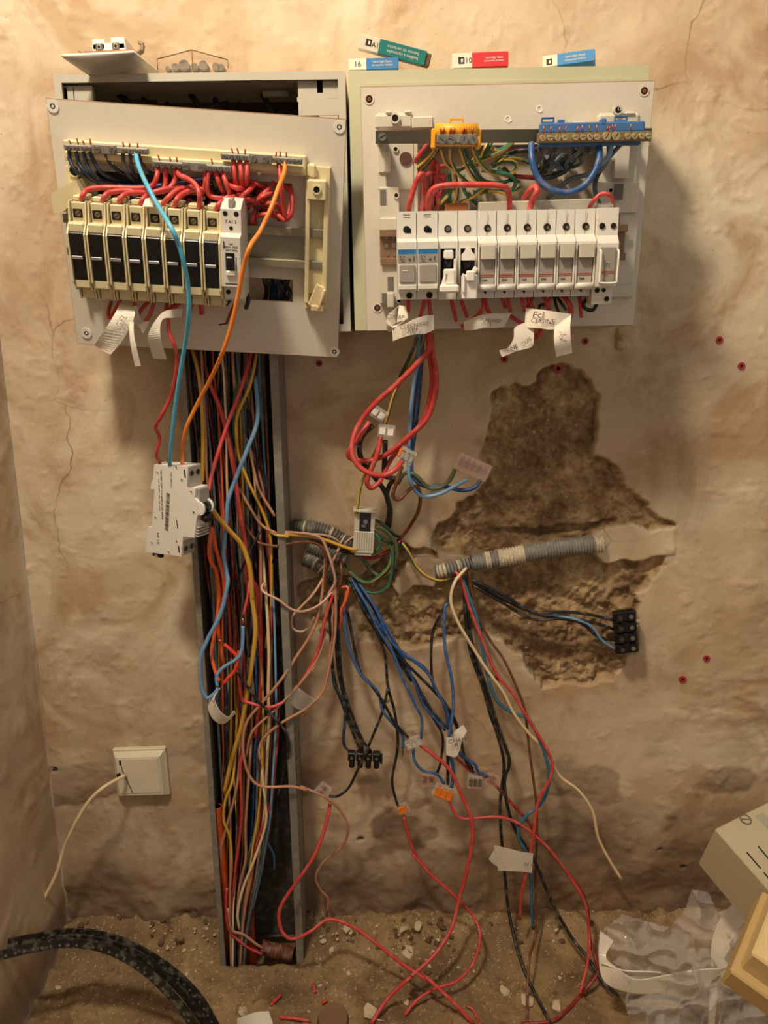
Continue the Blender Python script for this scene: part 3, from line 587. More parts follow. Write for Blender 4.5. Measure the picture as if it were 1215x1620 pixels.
# white breaker at the end of the left row
def white_mcb():
    cx, cy = FL.loc(366, 338, .05); t = thing('circuit_breaker', 'white breaker with black toggle at the right end of the cream fuse holders', 'circuit breaker', FL.M @ Matrix.Translation((cx, cy, 0)))
    w = .0175; pr = [(.011, .010), (.011, .036), (.004, .054), (-.0155, .054), (-.018, .062), (-.060, .062), (-.061, .050), (-.073, .050), (-.076, .046), (-.076, .010)]
    mb = MB(); mb.prism(pr, -w/2, w/2, 0, 'x'); mb.box((0, .0055, .047), (.004, .014, .012), .0005, 1); mb.build('body', [g['white'], g['greyp']], t)
    mb = MB()
    for (x, y) in ((-.0048, .0005), (.0048, .0005), (0, -.0115), (-.0048, -.0675), (.0048, -.0675)):
        z = .0541 if y > -.02 else .0501; mb.cyl((x, y, z-.001), (x, y, z+.0002), .0021 if y != -.0115 else .0017, 12)
    mb.build('terminal_opening', g['hole'], t)
    mb = MB(); mb.box((-.0005, -.0385, .0622), (.0078, .0155, .0006), .0001); mb.box((-.0005, -.036, .0645), (.0062, .0055, .006), .001); mb.build('toggle', g['blackp'], t)
    mb = MB(); mb.box((-.0002, -.0480, .0632), (.0078, .004, .002), .0005); mb.build('toggle_window', g['white2'], t)
    text('7 A1 2', t, 0, -.0062, .0541, .0036, g['ink'])
    for k, (s_, x) in enumerate((('16A', .0005), ('400V~ 3000', .0005), ('230V 50Hz', .0008))): text(s_, t, x, -.0235-k*.0026, .0621, .0024, g['ink'])
    mb = MB(); mb.box((-.0055, -.0245, .0621), (.001, .006, .0002)); mb.box((0, -.0575, .0621), (.011, .0009, .0002)); mb.box((.0048, -.040, .0621), (.0008, .012, .0002)); mb.build('printed_mark', g['ink'], t)
white_mcb()

# ================================================================ RIGHT BOARD
FR = frame3(P(570, 137, .125), P(1038, 127, .125), P(590, 500, .100))
RW = FR.loc(1036, 127)[0]; RH = -FR.loc(1001, 515)[1]
tR = thing('distribution_board', 'white board on the right with off-white side brackets under a steel bar', 'fuse board', FR.M)
RHo = [fh(FR, 665, 232, 945, 330)]
mb = MB(); cut_boxes(mb, 0, RW, -RH, 0, -.004, -.0003, RHo); mb.build('backboard', g['boardedge'], tR)
mb = MB(); cut_boxes(mb, .0004, RW-.0004, -RH+.0006, -.0008, -.0003, .0003, RHo); mb.build('white_facing', g['board'], tR)
a = FR.loc(620, 232, -.01); c = FR.loc(990, 340, -.01)
mb = MB(); mb.box(((a[0]+c[0])/2, (a[1]+c[1])/2, -.012), (c[0]-a[0], a[1]-c[1], .001)); mb.build('rear_panel', mat('dirty_white_panel', srgb('b5a791'), .7, 0, .25, 40), tR)
for (x, y) in ((584, 157), (1019, 144), (597, 487)):
    a, b_ = FR.loc(x, y); mb = MB(); mb.ring((a, b_), .0046, .0032, .0003, .001, 18); mb.cyl((a, b_, .0003), (a, b_, .0007), .0033, 14, 1); mb.cyl((a, b_, .0007), (a, b_, .0012), .0018, 10, 2); mb.build('screw_hole', [g['board'], g['hole'], g['copper']], tR)
for (x, y) in ((803, 188), (853, 172)):
    a, b_ = FR.loc(x, y); mb = MB(); mb.ring((a, b_), .003, .0018, .0002, .0007, 9); mb.box((a+.002, b_-.002, .0005), (.004, .0015, .0005), 0, 0, .5); mb.build('chipped_paint', g['white2'], tR)
def bracket(flip):
    mb = MB(); X = (lambda v: v) if not flip else (lambda v: 1610-v)
    def B(x0, y0, x1, y1, n0, n1, b=.0008, mi=0):
        if flip: x0, x1 = 1606-x1, 1606-x0; y0 -= 8; y1 -= 8
        FB(FR, mb, x0, y0, x1, y1, n0, n1, b, mi)
    if not flip:
        B(593, 178, 655, 205, 0, .010, .003); B(610, 174, 620, 181, .0, .012, .002); B(640, 173, 652, 181, 0, .012, .002)
        B(652, 184, 686, 203, 0, .018, .0012); B(598, 205, 655, 300, 0, .005); B(598, 225, 610, 274, .005, .012); B(606, 240, 618, 273, .008, .020, .001)
        B(597, 272, 612, 300, .005, .010); B(600, 296, 632, 350, 0, .012); B(600, 345, 630, 365, .003, .016, .001); B(600, 418, 632, 480, 0, .012); B(603, 345, 629, 425, 0, .004); B(612, 463, 624, 487, .010, .022, .001)
        B(655, 205, 662, 345, 0, .007)
    else:
        B(593, 186, 660, 212, 0, .010, .003); B(600, 184, 616, 190, 0, .012, .002); B(660, 200, 700, 218, 0, .018, .0012); B(600, 212, 655, 300, 0, .005)
        B(612, 225, 630, 290, .005, .014); B(640, 240, 655, 262, .004, .020, .001); B(598, 296, 662, 345, 0, .009); B(606, 345, 625, 480, 0, .006); B(604, 460, 640, 478, 0, .010)
    o = mb.build('side_bracket', g['chassis'], tR)
    return o
bracket(False); bracket(True)
for (x, y, n, r) in ((625, 187, .012, .0030), (626, 236, .006, .0018), (627, 309, .013, .0018), (631, 451, .013, .0016), (631, 476, .013, .0016), (978, 174, .012, .0028), (966, 301, .010, .0018), (980, 172, .012, .001)):
    a, b_ = FR.loc(x, y, n); MB().ring((a, b_), r*1.45, r, n-.006, n+.0008).cyl((a, b_, n-.001), (a, b_, n), r, 12, 1).build('screw_boss', [g['chassis'], g['hole']], tR)
for (x0, y0, x1, y1) in ((601, 300, 611, 324), (613, 438, 623, 460), (604, 464, 612, 478), (973, 291, 985, 316)):
    n = .0125; mb = MB(); FB(FR, mb, x0, y0, x1, y1, n-.001, n, 0); mb.build('slot', mat('slot_shadow_grey', srgb('6b655c'), .8, 0, .1), tR)
a, b_ = FR.loc(642, 251, .006); MB().cyl((a, b_, .004), (a, b_, .0065), .0058, 18).build('knockout', mat('rusty_knockout', srgb('5a352c'), .6, 0, .3, 200), tR)
# rail
yt = FR.loc(610, 372, .01)[1]; yb = FR.loc(610, 411, .01)[1]; x0 = FR.loc(601, 390, .01)[0]; x1 = FR.loc(990, 370, .01)[0]
mb = MB(); mb.box(((x0+x1)/2, (yt+yb)/2, .008), (x1-x0, yt-yb-.002, .0012), .0002)
for y, s in ((yt, 1), (yb, -1)): mb.box(((x0+x1)/2, y-s*.001, .0115), (x1-x0, .0012, .008), .0003); mb.box(((x0+x1)/2, y+s*.002, .015), (x1-x0, .006, .0012), .0003)
mb.build('mounting_rail', mat('brown_rail', srgb('8c6f55'), .45, .35, .15, 30), tR)
for (x, y, r) in ((611, 375, .0014), (623, 375, .0014), (611, 389, .0022), (623, 388, .0024), (613, 403, .0014), (624, 403, .0016)):
    a, b_ = FR.loc(x, y, .0095); MB().cyl((a, b_, .008), (a, b_, .0095), r, 10).build('rivet', g['steel'], tR)
# steel bar across the top
sb = FR.loc(594, 217, .034); se = FR.loc(1031, 213, .034)
mb = MB(); L_ = se[0]-sb[0]; ang = math.atan2(se[1]-sb[1], L_)
t = thing('steel_busbar', 'flat dull steel bar across the top of the right board', 'metal bar', FR.M @ Matrix.Translation((sb[0], sb[1], .034)) @ Matrix.Rotation(ang, 4, 'Z'))
mb.box((L_/2, 0, -.001), (L_, .0105, .002), .0003); mb.build('bar', g['dsteel'], t)
mb = MB(); mb.box((.0055, 0, -.018), (.008, .008, .032), .001); mb.box((L_-.012, 0, -.018), (.008, .008, .032), .001); mb.build('spacer', g['chassis'], t)
mb = MB(); mb.cyl((.006, 0, 0), (.006, 0, .0025), .0034, 16); mb.box((.006, 0, .0027), (.0055, .0008, .0005), 0, 1, .5); mb.build('screw', [g['steel'], g['hole']], t)
# yellow and blue terminal blocks
t = thing('terminal_block', 'yellow earth terminal block clipped on the steel bar', 'terminal block', FR.M @ Matrix.Translation((*FR.loc(722, 213, .045), .045)) @ Matrix.Rotation(math.radians(-1.2), 4, 'Z'))
mb = MB(); mb.cyl((-.0185, .0035, -.004), (.0185, .0035, -.004), .0060, 14); mb.box((0, -.002, -.006), (.040, .013, .006), .001); mb.box((-.0195, -.003, -.004), (.004, .016, .008), .001); mb.box((.0195, -.003, -.004), (.004, .016, .008), .001)
mb.box((0, .0125, -.004), (.012, .0016, .003), .0004); mb.box((-.0052, .0095, -.004), (.0016, .006, .003), .0004); mb.box((.0052, .0095, -.004), (.0016, .006, .003), .0004); mb.build('clip', g['ytb'], t)
mb = MB(); mb.box((0, -.0035, .001), (.034, .0075, .005), .0008); mb.build('bar', g['lead'], t)
for x in (-.0130, -.0048, .0062, .0145): MB().cyl((x, -.0045, .003), (x, -.0045, .0062), .0036, 14).box((x, -.0045, .0063), (.0046, .0005, .0004), 0, 1, random.uniform(0, 3)).build('screw', [g['steel'], g['hole']], t)
for x in (-.0135, -.0115, -.0055, -.003, .0055, .0078, .0135): MB().tube([(x, -.002, .002), (x, .002, .003), (x+random.uniform(-.001, .001), .0048, .0035)], .0009, 6).build('copper_end', g['copper'], t)
a = FR.loc(849, 212, .045); c = FR.loc(1030, 210, .045); Lb = c[0]-a[0]
t = thing('terminal_block', 'long blue neutral terminal block on the right end of the steel bar', 'terminal block', FR.M @ Matrix.Translation((a[0], a[1], .045)) @ Matrix.Rotation(math.radians(.0), 4, 'Z'))
mb = MB(); mb.box((Lb*.5-.001, .0045, -.005), (Lb-.008, .0085, .007), .0012); mb.box((Lb*.5-.002, -.006, -.006), (Lb-.010, .008, .006), .001); mb.box((Lb*.585, .0085, -.005), (.005, .006, .007), .001)
for x in (.010, Lb*.74): mb.box((x, .0128, -.005), (.011, .0014, .003), .0004); mb.box((x-.005, .0105, -.005), (.0014, .005, .003), .0004); mb.box((x+.005, .0105, -.005), (.0014, .005, .003), .0004); mb.box((x, .009, -.006), (.011, .002, .004), .0004)
mb.box((Lb*.22, .010, -.006), (.006, .003, .004), .0006)
mb.build('clip', g['btb'], t)
mb = MB(); mb.box((Lb/2, -.0035, .001), (Lb, .0078, .005), .0008); mb.build('bar', g['brass'], t)
for u in (.045, .11, .175, .235, .33, .395, .455, .515, .785, .845, .905, .965): MB().cyl((u*Lb, -.0038, .003), (u*Lb, -.0038, .0062), .0030, 14, 0, .0025).box((u*Lb, -.0038, .0062), (.0036, .0004, .0004), 0, 1, random.uniform(0, 3)).build('screw', [mat('bright_brass', srgb('c9b48a'), .3, .7, .1), g['hole']], t)
for u in (.60, .68): MB().cyl((u*Lb, -.0035, .003), (u*Lb, -.0035, .0068), .0040, 14, 0, .0034).box((u*Lb, -.0035, .0068), (.005, .0006, .0004), 0, 1, 1).build('screw', [mat('bright_brass', srgb('c9b48a'), .3, .7, .1), g['hole']], t)
for u in (.05, .11, .18, .235, .335, .39, .45, .51, .595, .61, .655, .675, .81): MB().tube([(u*Lb, -.001, .002), (u*Lb, .001, .0035), (u*Lb+random.uniform(-.0015, .0025), .0055, .0045)], .0007, 6).build('copper_end', g['copper'], t)
# ---- the row of breakers
bx = [628.5, 660.5, 694.8, 727, 758, 789.2, 821.5, 853.7, 885.3, 915.3, 948, 982.8]
yh = lambda x: 363-(x-644)*.019   # height of the upper screw openings in the picture
def mod_frame(k):
    n = .062; a = FR.loc(bx[k], yh(bx[k]), n); c = FR.loc(bx[k+1]-1.2, yh(bx[k+1]), n); w = c[0]-a[0]
    return w, Matrix.Translation(((a[0]+c[0])/2, (a[1]+c[1])/2, .004)), FR
def prof(zt, zc, y0=.0145, y1=-.0535, mid=.054): return [(y0, .006), (y0, zt), (-.0065, zt), (-.0125, zc), (-.0445, zc), (-.0470, zt), (y1, zt), (y1, .006)]
def base(k, name, label, zt=.044, zc=.058):
    w, T, fr = mod_frame(k); t = thing(name, label, 'circuit breaker' if 'breaker' in name else 'fuse holder', FR.M @ T); return t, w
for k in (0, 1):
    t, w = base(k, 'circuit_breaker', ['leftmost white breaker with a blue band on the right board', 'second white breaker with a blue band on the right board'][k])
    mb = MB(); mb.prism([(.0150, .006), (.0150, .046), (-.0075, .046), (-.0105, .056), (-.052, .056), (-.052, .046), (-.060, .046), (-.060, .006)], -w/2, w/2, 0, 'x'); mb.build('body', g['white'], t)
    mb = MB(); mb.cyl((0, 0, .045), (0, 0, .0463), .0031, 16); mb.box((.002, -.001, .0458), (.004, .004, .001), 0); mb.cyl((.002, -.0565, .045), (.002, -.0565, .0463), .0029, 16); mb.build('terminal_opening', g['hole'], t)
    mb = MB(); mb.box((0, .0125, .0462), (.006, .0005, .0004)); mb.box((0, .0105, .0462), (.006, .0005, .0004)); mb.box((0, .0150, .040), (.010, .0005, .006)); mb.build('vent_groove', g['greyp'], t)
    mb = MB(); mb.box((0, -.0185, .0562), (w*.94, .0040, .0004)); mb.build('blue_band', g['blueband'], t)
    mb = MB(); mb.box((0, -.0242, .0562), (w*.94, .0075, .0003)); mb.build('rating_label', g['windowp'], t)
    text('32 A', t, -.0042, -.0228, .0564, .0026, g['ink']); text('400V~', t, -.0038, -.0250, .0564, .0019, g['ink']); text('3000', t, -.0038, -.0270, .0564, .0018, g['ink'])
    mb = MB(); mb.ring((.0022, -.0253), .0012, .0007, .0563, .0566, 12); mb.tube([(.0064, -.0225, .0566), (.0056, -.0245, .0566), (.0064, -.0265, .0566)], .0003, 5); mb.build('printed_mark', g['ink'], t)
    mb = MB(); mb.box((0, -.0370, .0568), (w*.82, .0155, .003), .0008); mb.build('cover', g['windowp'], t)
    if k == 0: mb = MB(); mb.box((-.002, -.0345, .0585), (.005, .0006, .0005)); mb.build('scratch', g['white2'], t)
    mb = MB(); mb.box((0, -.0486, .0565), (w*.96, .0045, .003), .0006); mb.build('lower_lip', g['white'], t)
for k in (2, 3):
    t, w = base(k, 'fuse_holder', ['open white fuse lever beside the blue banded breakers', 'open white fuse lever with a pointed catch, hanging lowest'][k-2])
    mb = MB(); pr = [(.0150, .006), (.0150, .044), (-.0065, .046), (-.0105, .052)]
    mb.prism(pr+[(-.0165, .052), (-.0165, .006)], -w/2, w/2, 0, 'x'); mb.prism([(-.0165, .006), (-.0165, .052), (-.0525, .050), (-.053, .006)], -w/2, -w/2+.0018, 0, 'x'); mb.prism([(-.0165, .006), (-.0165, .052), (-.0525, .050), (-.053, .006)], w/2-.0018, w/2, 0, 'x')
    mb.box((0, -.0565, .025), (w, .009, .038), .0006); mb.build('body', g['white'], t)
    mb = MB(); mb.box((0, -.034, .022), (w-.004, .036, .010), 0); mb.cyl((0, -.026, .050), (0, -.0345, .050), .0040, 14); mb.build('fuse_cavity', g['blackp'], t)
    mb = MB(); mb.cyl((0, 0, .044), (0, 0, .0463), .0031, 16); mb.build('terminal_opening', g['hole'], t); MB().cyl((.0002, 0, .0463), (.0002, 0, .0468), .002, 10).build('terminal_screw', g['steel'], t)
    mb = MB()
    if k == 2:
        mb.box((0, -.0215, .053), (.0085, .0075, .010), .0012); mb.box((.0002, -.040, .060), (.0098, .013, .010), .0012, 0); mb.box((-.0042, -.0445, .062), (.004, .016, .006), .0008, 0, -.3); mb.box((.0055, -.036, .056), (.0018, .022, .010), .0005); mb.box((0, -.0500, .0640), (w*.98, .0070, .012), .0016)
    else:
        mb.prism([(-.0055, -.0265), (.0058, -.0265), (.0058, -.022), (.0030, -.0195), (.0018, -.0165), (-.0018, -.0165), (-.0030, -.0195), (-.0055, -.022)], .048, .058); mb.box((.0005, -.0490, .0625), (w*.84, .0210, .009), .0012); mb.box((.0010, -.0395, .0660), (.0070, .009, .010), .0010); mb.box((-.0050, -.0455, .066), (.0020, .016, .008), .0006); mb.box((.0050, -.036, .058), (.004, .008, .004), .0006, 0, -.6)
    mb.build('lever', g['white2'], t)
lab6 = ['grey windowed fuse holder next to the open levers']+[f'grey windowed fuse holder, {s} of the six in the row' for s in ('second', 'third', 'fourth', 'fifth')]+['grey windowed fuse holder beside the latched unit, last of the six']
for j, k in enumerate(range(4, 10)):
    t, w = base(k, 'fuse_holder', lab6[j]); t['group'] = 'six windowed fuse holders on the right board'
    mb = MB(); mb.prism([(.0145, .006), (.0145, .044), (-.0065, .046), (-.0125, .054), (-.0155, .054), (-.0155, .030), (-.042, .030), (-.046, .030), (-.048, .044), (-.060, .044), (-.060, .006)], -w/2, w/2, 0, 'x')
    for s in (-1, 1): mb.prism([(-.0125, .054), (-.049, .056), (-.049, .030), (-.0125, .030)], s*w/2-(.0013 if s > 0 else 0), s*w/2+(0 if s > 0 else .0013), 0, 'x')
    mb.build('body', g['white'], t)
    mb = MB(); mb.box((0, .003, .0461), (.0003, .022, .0004)); mb.box((w*.3, .0142, .0430), (.006, .002, .002)); mb.build('seam', g['greyp'], t)
    mb = MB(); mb.cyl((.0006, 0, .0445), (.0006, 0, .0464), .0031, 16); mb.cyl((0, -.0540, .0435), (0, -.0540, .0445), .0029, 3); mb.build('terminal_opening', g['hole'], t)
    MB().cyl((.0014, -.0006, .0463), (.0014, -.0006, .0466), .0014, 8).build('terminal_screw', g['brass'], t)
    mb = MB(); mb.box((.0003, -.0200, .0565), (w*.78, .0125, .005), .0006); mb.build('grip', g['chassis'], t)
    mb = MB(); mb.box((0, -.0375, .0530), (w*.78, .0235, .002), .0003); mb.build('window', g['windowp'], t)
    mb = MB(); mb.box((0, -.0395, .0542), (w*.74, .0007, .0004)); mb.box((0, -.0412, .0542), (w*.74, .0005, .0004)); mb.build('red_line', g['redprint'], t)
    mb = MB(); mb.box((0, -.0450, .0541), (w*.72, .0060, .0003)); mb.build('rating_label', mat('label_grey', srgb('b8b0a3'), .5), t); text('20A' if j % 2 else '16A', t, -.002, -.0440, .0545, .0030, g['ink'])
    mb = MB(); mb.box((0, -.0485, .0540), (w*.80, .0006, .0004)); mb.build('printed_mark', g['ink'], t)
    mb = MB(); mb.cyl((-w/2+.0002, -.0505, .0530), (w/2-.0002, -.0505, .0530), .0032, 14); mb.build('lower_lip', g['white'], t)
k = 10; t, w = base(k, 'fuse_holder', 'white unit with a wire bail latch at the right end of the row')
mb = MB(); mb.prism([(.0150, .006), (.0150, .050), (-.0080, .052), (-.0145, .058), (-.0510, .058), (-.0520, .050), (-.0670, .048), (-.0680, .010), (-.0680, .006)], -w/2, w/2, 0, 'x'); mb.box((0, .017, .030), (w*.8, .004, .02), .001); mb.build('body', g['white'], t)
mb = MB(); mb.cyl((-.0050, 0, .050), (-.0050, 0, .0525), .0028, 6); mb.cyl((.0050, 0, .050), (.0050, 0, .0525), .0026, 6); mb.cyl((-.0050, -.0548, .048), (-.0050, -.0548, .0505), .0022, 12); mb.cyl((.001, -.0548, .048), (.001, -.0548, .0503), .0018, 12); mb.cyl((.0045, -.0625, .047), (.0045, -.0625, .0495), .0022, 12); mb.build('terminal_opening', g['hole'], t)
mb = MB(); mb.box((0, -.0330, .0590), (w*.74, .0310, .003), .0008); mb.build('window', g['windowp'], t)
text('71', t, 0, -.0330, .0606, .0045, g['ink'], rot=-4)
mb = MB(); mb.box((0, -.0380, .0607), (w*.62, .0005, .0003)); mb.box((0, -.0395, .0607), (w*.62, .0005, .0003)); mb.box((-.001, -.0415, .0607), (.004, .0004, .0003)); mb.build('red_line', g['redprint'], t)
pts = [(w*.42, -.0200, .0600), (w*.43, -.0230, .0640), (w*.40, -.0430, .0655), (w*.36, -.0475, .0655), (-w*.36, -.0475, .0655), (-w*.42, -.0440, .0655), (-w*.40, -.0230, .0640), (-w*.42, -.0200, .0600)]
mb = MB(); mb.tube(spline(pts, 5), .0009, 8); mb.build('wire_bail', g['white2'], t)
# bridge comb and bronze link over the row
t = thing('comb_busbar', 'pale grey plastic comb bar lying along the tops of the windowed fuse holders', 'comb bar', FR.M); mb = MB(); a = FR.loc(758, 328, .036); c = FR.loc(945, 322, .036)
mb.box(((a[0]+c[0])/2, (a[1]+c[1])/2, .031), (c[0]-a[0], .0088, .010), .0008, 0, math.atan2(c[1]-a[1], c[0]-a[0])); mb.build('casing', g['rim'], t)
for u in np.linspace(.06, .94, 6): MB().box((a[0]+u*(c[0]-a[0]), a[1]+u*(c[1]-a[1])-.006, .031), (.006, .004, .002), 0).build('tooth', g['hole'], t)
t = thing('jumper_link', 'short brown bridge link above the two open fuse levers', 'bridge link', FR.M @ Matrix.Translation((*FR.loc(722, 328, .042), .042)))
MB().box((0, 0, 0), (.0205, .0070, .006), .001).build('casing', g['brownc'], t)
for s in (-1, 1): MB().box((s*.0085, -.0045, -.001), (.0045, .004, .0015), .0002).build('tooth', g['copper'], t)
# ================================================================ WIRES ON THE LEFT BOARD (height above the board as third number)
def LWire(col, label, pts, r=2.0, group=None, **k): return wire(col, label, pts, r, FL, group, **k)
gB = 'dark blue wires of the leftmost terminal bar'
blu = [[(200, 840, .018), (205, 900), (240, 970, .024), (310, 1015), (400, 1048, .012), (520, 1060, -.006)],
       [(245, 850, .018), (262, 920), (300, 980, .022), (370, 1035), (480, 1055, .010), (560, 1050, -.008)],
       [(290, 850, .018), (312, 930), (355, 1000, .020), (450, 1048), (600, 1055, -.006)],
       [(330, 850, .018), (362, 920), (405, 980, .018), (500, 1030), (640, 1050, -.006)],
       [(430, 860, .016), (462, 925), (520, 975, .014), (600, 1010), (700, 1045, -.006)],
       [(545, 860, .018), (550, 930), (575, 990, .016), (640, 1040), (760, 1060, -.006)],
       [(590, 860, .018), (600, 940), (620, 1000, .012), (700, 1045, -.006)],
       [(645, 870, .018), (670, 935), (720, 985, .014), (800, 1000), (900, 1005, -.006)]]
for k, q in enumerate(blu): LWire('navy', f'dark blue wire, {ORD[k]} from the left under the leftmost terminal bar', Z('A', *q), 1.75, gB)
LWire('blue', 'brighter blue wire lying across the tangle above the cream holders', Z('A', (470, 1060, .004), (640, 1075, .012), (800, 1065), (950, 1045), (1080, 1020, .010), (1200, 1000, -.004)), 1.9)
LWire('navy', 'dark blue wire running low behind the red tangle', Z('A', (380, 1040, .006), (560, 1080), (740, 1085), (900, 1060), (1100, 1045, -.004)), 1.9)
gR = 'red wires of the cream fuse holders'
red = [[(275, 1190, .036), (287, 1130, .042), (330, 1090), (450, 1080, .030), (640, 1085), (730, 1068), (762, 1010, .028), (768, 945, .020)],
       [(410, 1195, .036), (425, 1140, .042), (470, 1110), (600, 1100, .030), (760, 1112), (815, 1060), (815, 940, .020)],
       [(520, 1205, .036), (530, 1150, .042), (585, 1115), (700, 1112, .030), (820, 1098), (875, 1040), (880, 945, .020)],
       [(650, 1215, .036), (670, 1160, .042), (720, 1120), (850, 1085, .026), (980, 1082, .010), (1080, 1070, -.004)],
       [(780, 1215, .036), (830, 1150, .040), (900, 1095), (1000, 1078, .022), (1110, 1095, -.004)],
       [(880, 1230, .036), (885, 1165, .044), (930, 1120), (1010, 1095, .026), (1120, 1105, -.004)],
       [(1030, 1240, .036), (1037, 1140, .046), (1012, 1065), (955, 1022, .034), (905, 1000), (890, 945, .020)],
       [(1130, 1250, .036), (1158, 1190, .044), (1210, 1155), (1300, 1130, .020), (1360, 1100, -.004)]]
for k, q in enumerate(red): LWire('red', f'red wire arching into the cream fuse holder, {ORD[k]} from the left', Z('A', *q), 2.35, gR)
tang = [[(130, 760, .020), (112, 850, .024), (130, 930), (230, 945, .020), (300, 920, -.004)], [(165, 765, .020), (190, 850, .024), (232, 930), (300, 965, -.004)],
        [(205, 770, .020), (238, 860, .028), (268, 950, .018), (300, 1000, -.004)], [(95, 770, .020), (100, 860, .024), (60, 950), (20, 1010, -.004)],
        [(280, 700, .018), (290, 800, .024), (312, 910, .016), (340, 960, -.004)], [(320, 700, .018), (332, 800, .026), (332, 900, .016), (300, 960, -.004)],
        [(365, 700, .018), (368, 800, .026), (350, 890, .016), (280, 950, -.004)], [(570, 725, .018), (588, 850, .028), (600, 1000), (625, 1078, .020), (645, 1000), (650, 900, .004), (630, 860, -.004)],
        [(610, 860, -.004), (655, 930, .012), (652, 1040, .022), (610, 1085), (560, 1050, .018), (480, 1000), (400, 975, -.004)],
        [(425, 845, .010), (372, 905, .028), (305, 940, .024), (255, 900, .018), (262, 850), (310, 820, -.004)], [(545, 835, -.004), (490, 905, .016), (400, 975, .012), (350, 1040, -.004)],
        [(570, 905, .000), (480, 930, .020), (390, 990, .014), (300, 1000, -.004)], [(560, 1065, .004), (500, 1050, .018), (430, 1060, .012), (390, 1100, -.004)],
        [(440, 990, .004), (520, 980, .022), (570, 1000, .016), (600, 1070, .008), (560, 1085, -.004)], [(240, 860, .020), (300, 880, .030), (350, 900, .020), (420, 1000, -.004)],
        [(200, 945, .014), (290, 960, .026), (420, 965, .018), (540, 1060, -.004)], [(440, 985, .006), (400, 1090, .012), (430, 1100, -.004)],
        [(20, 905, .012), (60, 890, .024), (120, 900, .018), (190, 960, -.004)], [(-40, 900, .010), (-70, 980, .020), (-30, 1020, .012), (60, 1030, -.004)]]
for q in tang: LWire('red', 'red wire in the tight tangle under the right terminal bar of the tilted board', Z('B', *q), 2.2, 'tangled red wires above the bare rail')
rnd = random.Random(3)
for k in range(34):
    x = rnd.uniform(165, 440); y = rnd.uniform(290, 322); q = [(x, y, -.012)]; dx = rnd.uniform(-45, 45)
    q += [(x+dx*.4, y+rnd.uniform(-10, 12), rnd.uniform(.002, .014)), (x+dx*.8, y+rnd.uniform(-10, 14), rnd.uniform(.0, .012)), (x+dx*1.1, y+rnd.uniform(-6, 18), -.014)]
    c = rnd.choice(['red', 'darkred', 'darkred', 'navy', 'navy', 'black', 'red'])
    LWire(c, {'red': 'red', 'darkred': 'dark red', 'navy': 'dark blue', 'black': 'black'}[c]+' wire end deep in the tangle behind the cream fuse holders', q, 1.9, c+' wire ends deep in the left tangle')
gU = 'red wires hanging under the cream fuse holders'
und = [[(505, 560, .010), (525, 640, .024), (528, 700), (490, 780, .030), (462, 822), (450, 785, .022), (470, 720, .006)], [(605, 570, .014), (612, 640, .026), (620, 710), (622, 790, .030)],
       [(700, 570, .014), (735, 650, .026), (742, 720), (722, 790), (688, 850, .034)], [(790, 600, .012), (705, 720, .020), (655, 780), (638, 830, .028)],
       [(850, 590, .012), (835, 680, .022), (820, 770, .030)], [(945, 600, .012), (940, 690, .026), (890, 745), (828, 778, .034)], [(915, 600, .012), (900, 690, .024), (850, 760), (812, 785, .030)],
       [(1035, 590, .012), (1045, 680, .024), (1055, 800, .026)], [(1020, 590, .012), (1000, 700, .022), (968, 785, .020)], [(1030, 660, .012), (1040, 740, .024), (1045, 800, .024)],
       [(1160, 600, .010), (1110, 690, .016), (1095, 720, .010)], [(560, 580, .010), (620, 620, .012), (700, 600, .004)], [(1060, 640, .006), (1150, 660, .012), (1290, 650, .004)]]
for q in und: LWire('red', 'short red wire hanging from the underside of the cream fuse holders', Z('C', *q), 1.9, gU)
LWire('black', 'short black stub wire under the white breaker, left one', Z('D', (262, 680, .02), (255, 705, .026), (235, 735, .022)), 2.0)
LWire('black', 'short black stub wire under the white breaker, right one', Z('D', (365, 670, .02), (375, 710, .026), (360, 760, .022)), 2.1)
LWire('darkred', 'cut dark red wire stub pointing left below the white breaker', Z('D', (285, 740, .012), (262, 790, .020), (235, 858, .014)), 1.4)
LWire('black', 'thin black end of the cut red stub', Z('D', (238, 855, .014), (210, 862, .014), (188, 866, .013)), .7)
for k in range(11):
    x = rnd.uniform(410, 455); LWire('black' if k % 2 else 'navy', ('black' if k % 2 else 'dark blue')+' wire passing behind the lower right cut-out of the tilted board', [(x, 415, -.010), (x+rnd.uniform(-12, 12), 440, -.016+rnd.uniform(0, .01)), (x+rnd.uniform(-10, 10), 462, -.02), (x-6, 485, -.02)], 2.2, ('black' if k % 2 else 'dark blue')+' wires seen through the lower cut-out')
# the three loose leads to the hanging breaker
wirew('sky', 'long turquoise blue lead from the left terminal bar down to the hanging breaker', [FL.pt(*p) for p in fill(Z('A', (628, 862, .022), (640, 925, .034), (668, 1000, .046), (712, 1090, .060), (765, 1190, .070)))]+[Vector(P(*p)) for p in fill(Z('C', (852, 240, .215), (905, 360), (935, 470, .205), (962, 620), (967, 800, .185), (942, 1000, .165))+Z('I', (340, 230), (310, 450, .135), (288, 650), (279, 770, .108), (279, 830, .096)))], 2.05)
wirew('orange', 'long orange lead from the right terminal bar down to the hanging breaker', [FL.pt(*p) for p in fill(Z('B', (612, 720, .022), (606, 780, .030), (572, 870, .046), (522, 1010, .062), (450, 1160, .072)))]+[Vector(P(*p)) for p in fill(Z('D', (388, 362, .212), (345, 500, .205), (308, 690), (268, 870, .185), (212, 1040, .175))+Z('I', (560, 200), (455, 400, .135), (382, 560), (360, 700), (358, 780, .106), (358, 840, .096)))], 2.05)
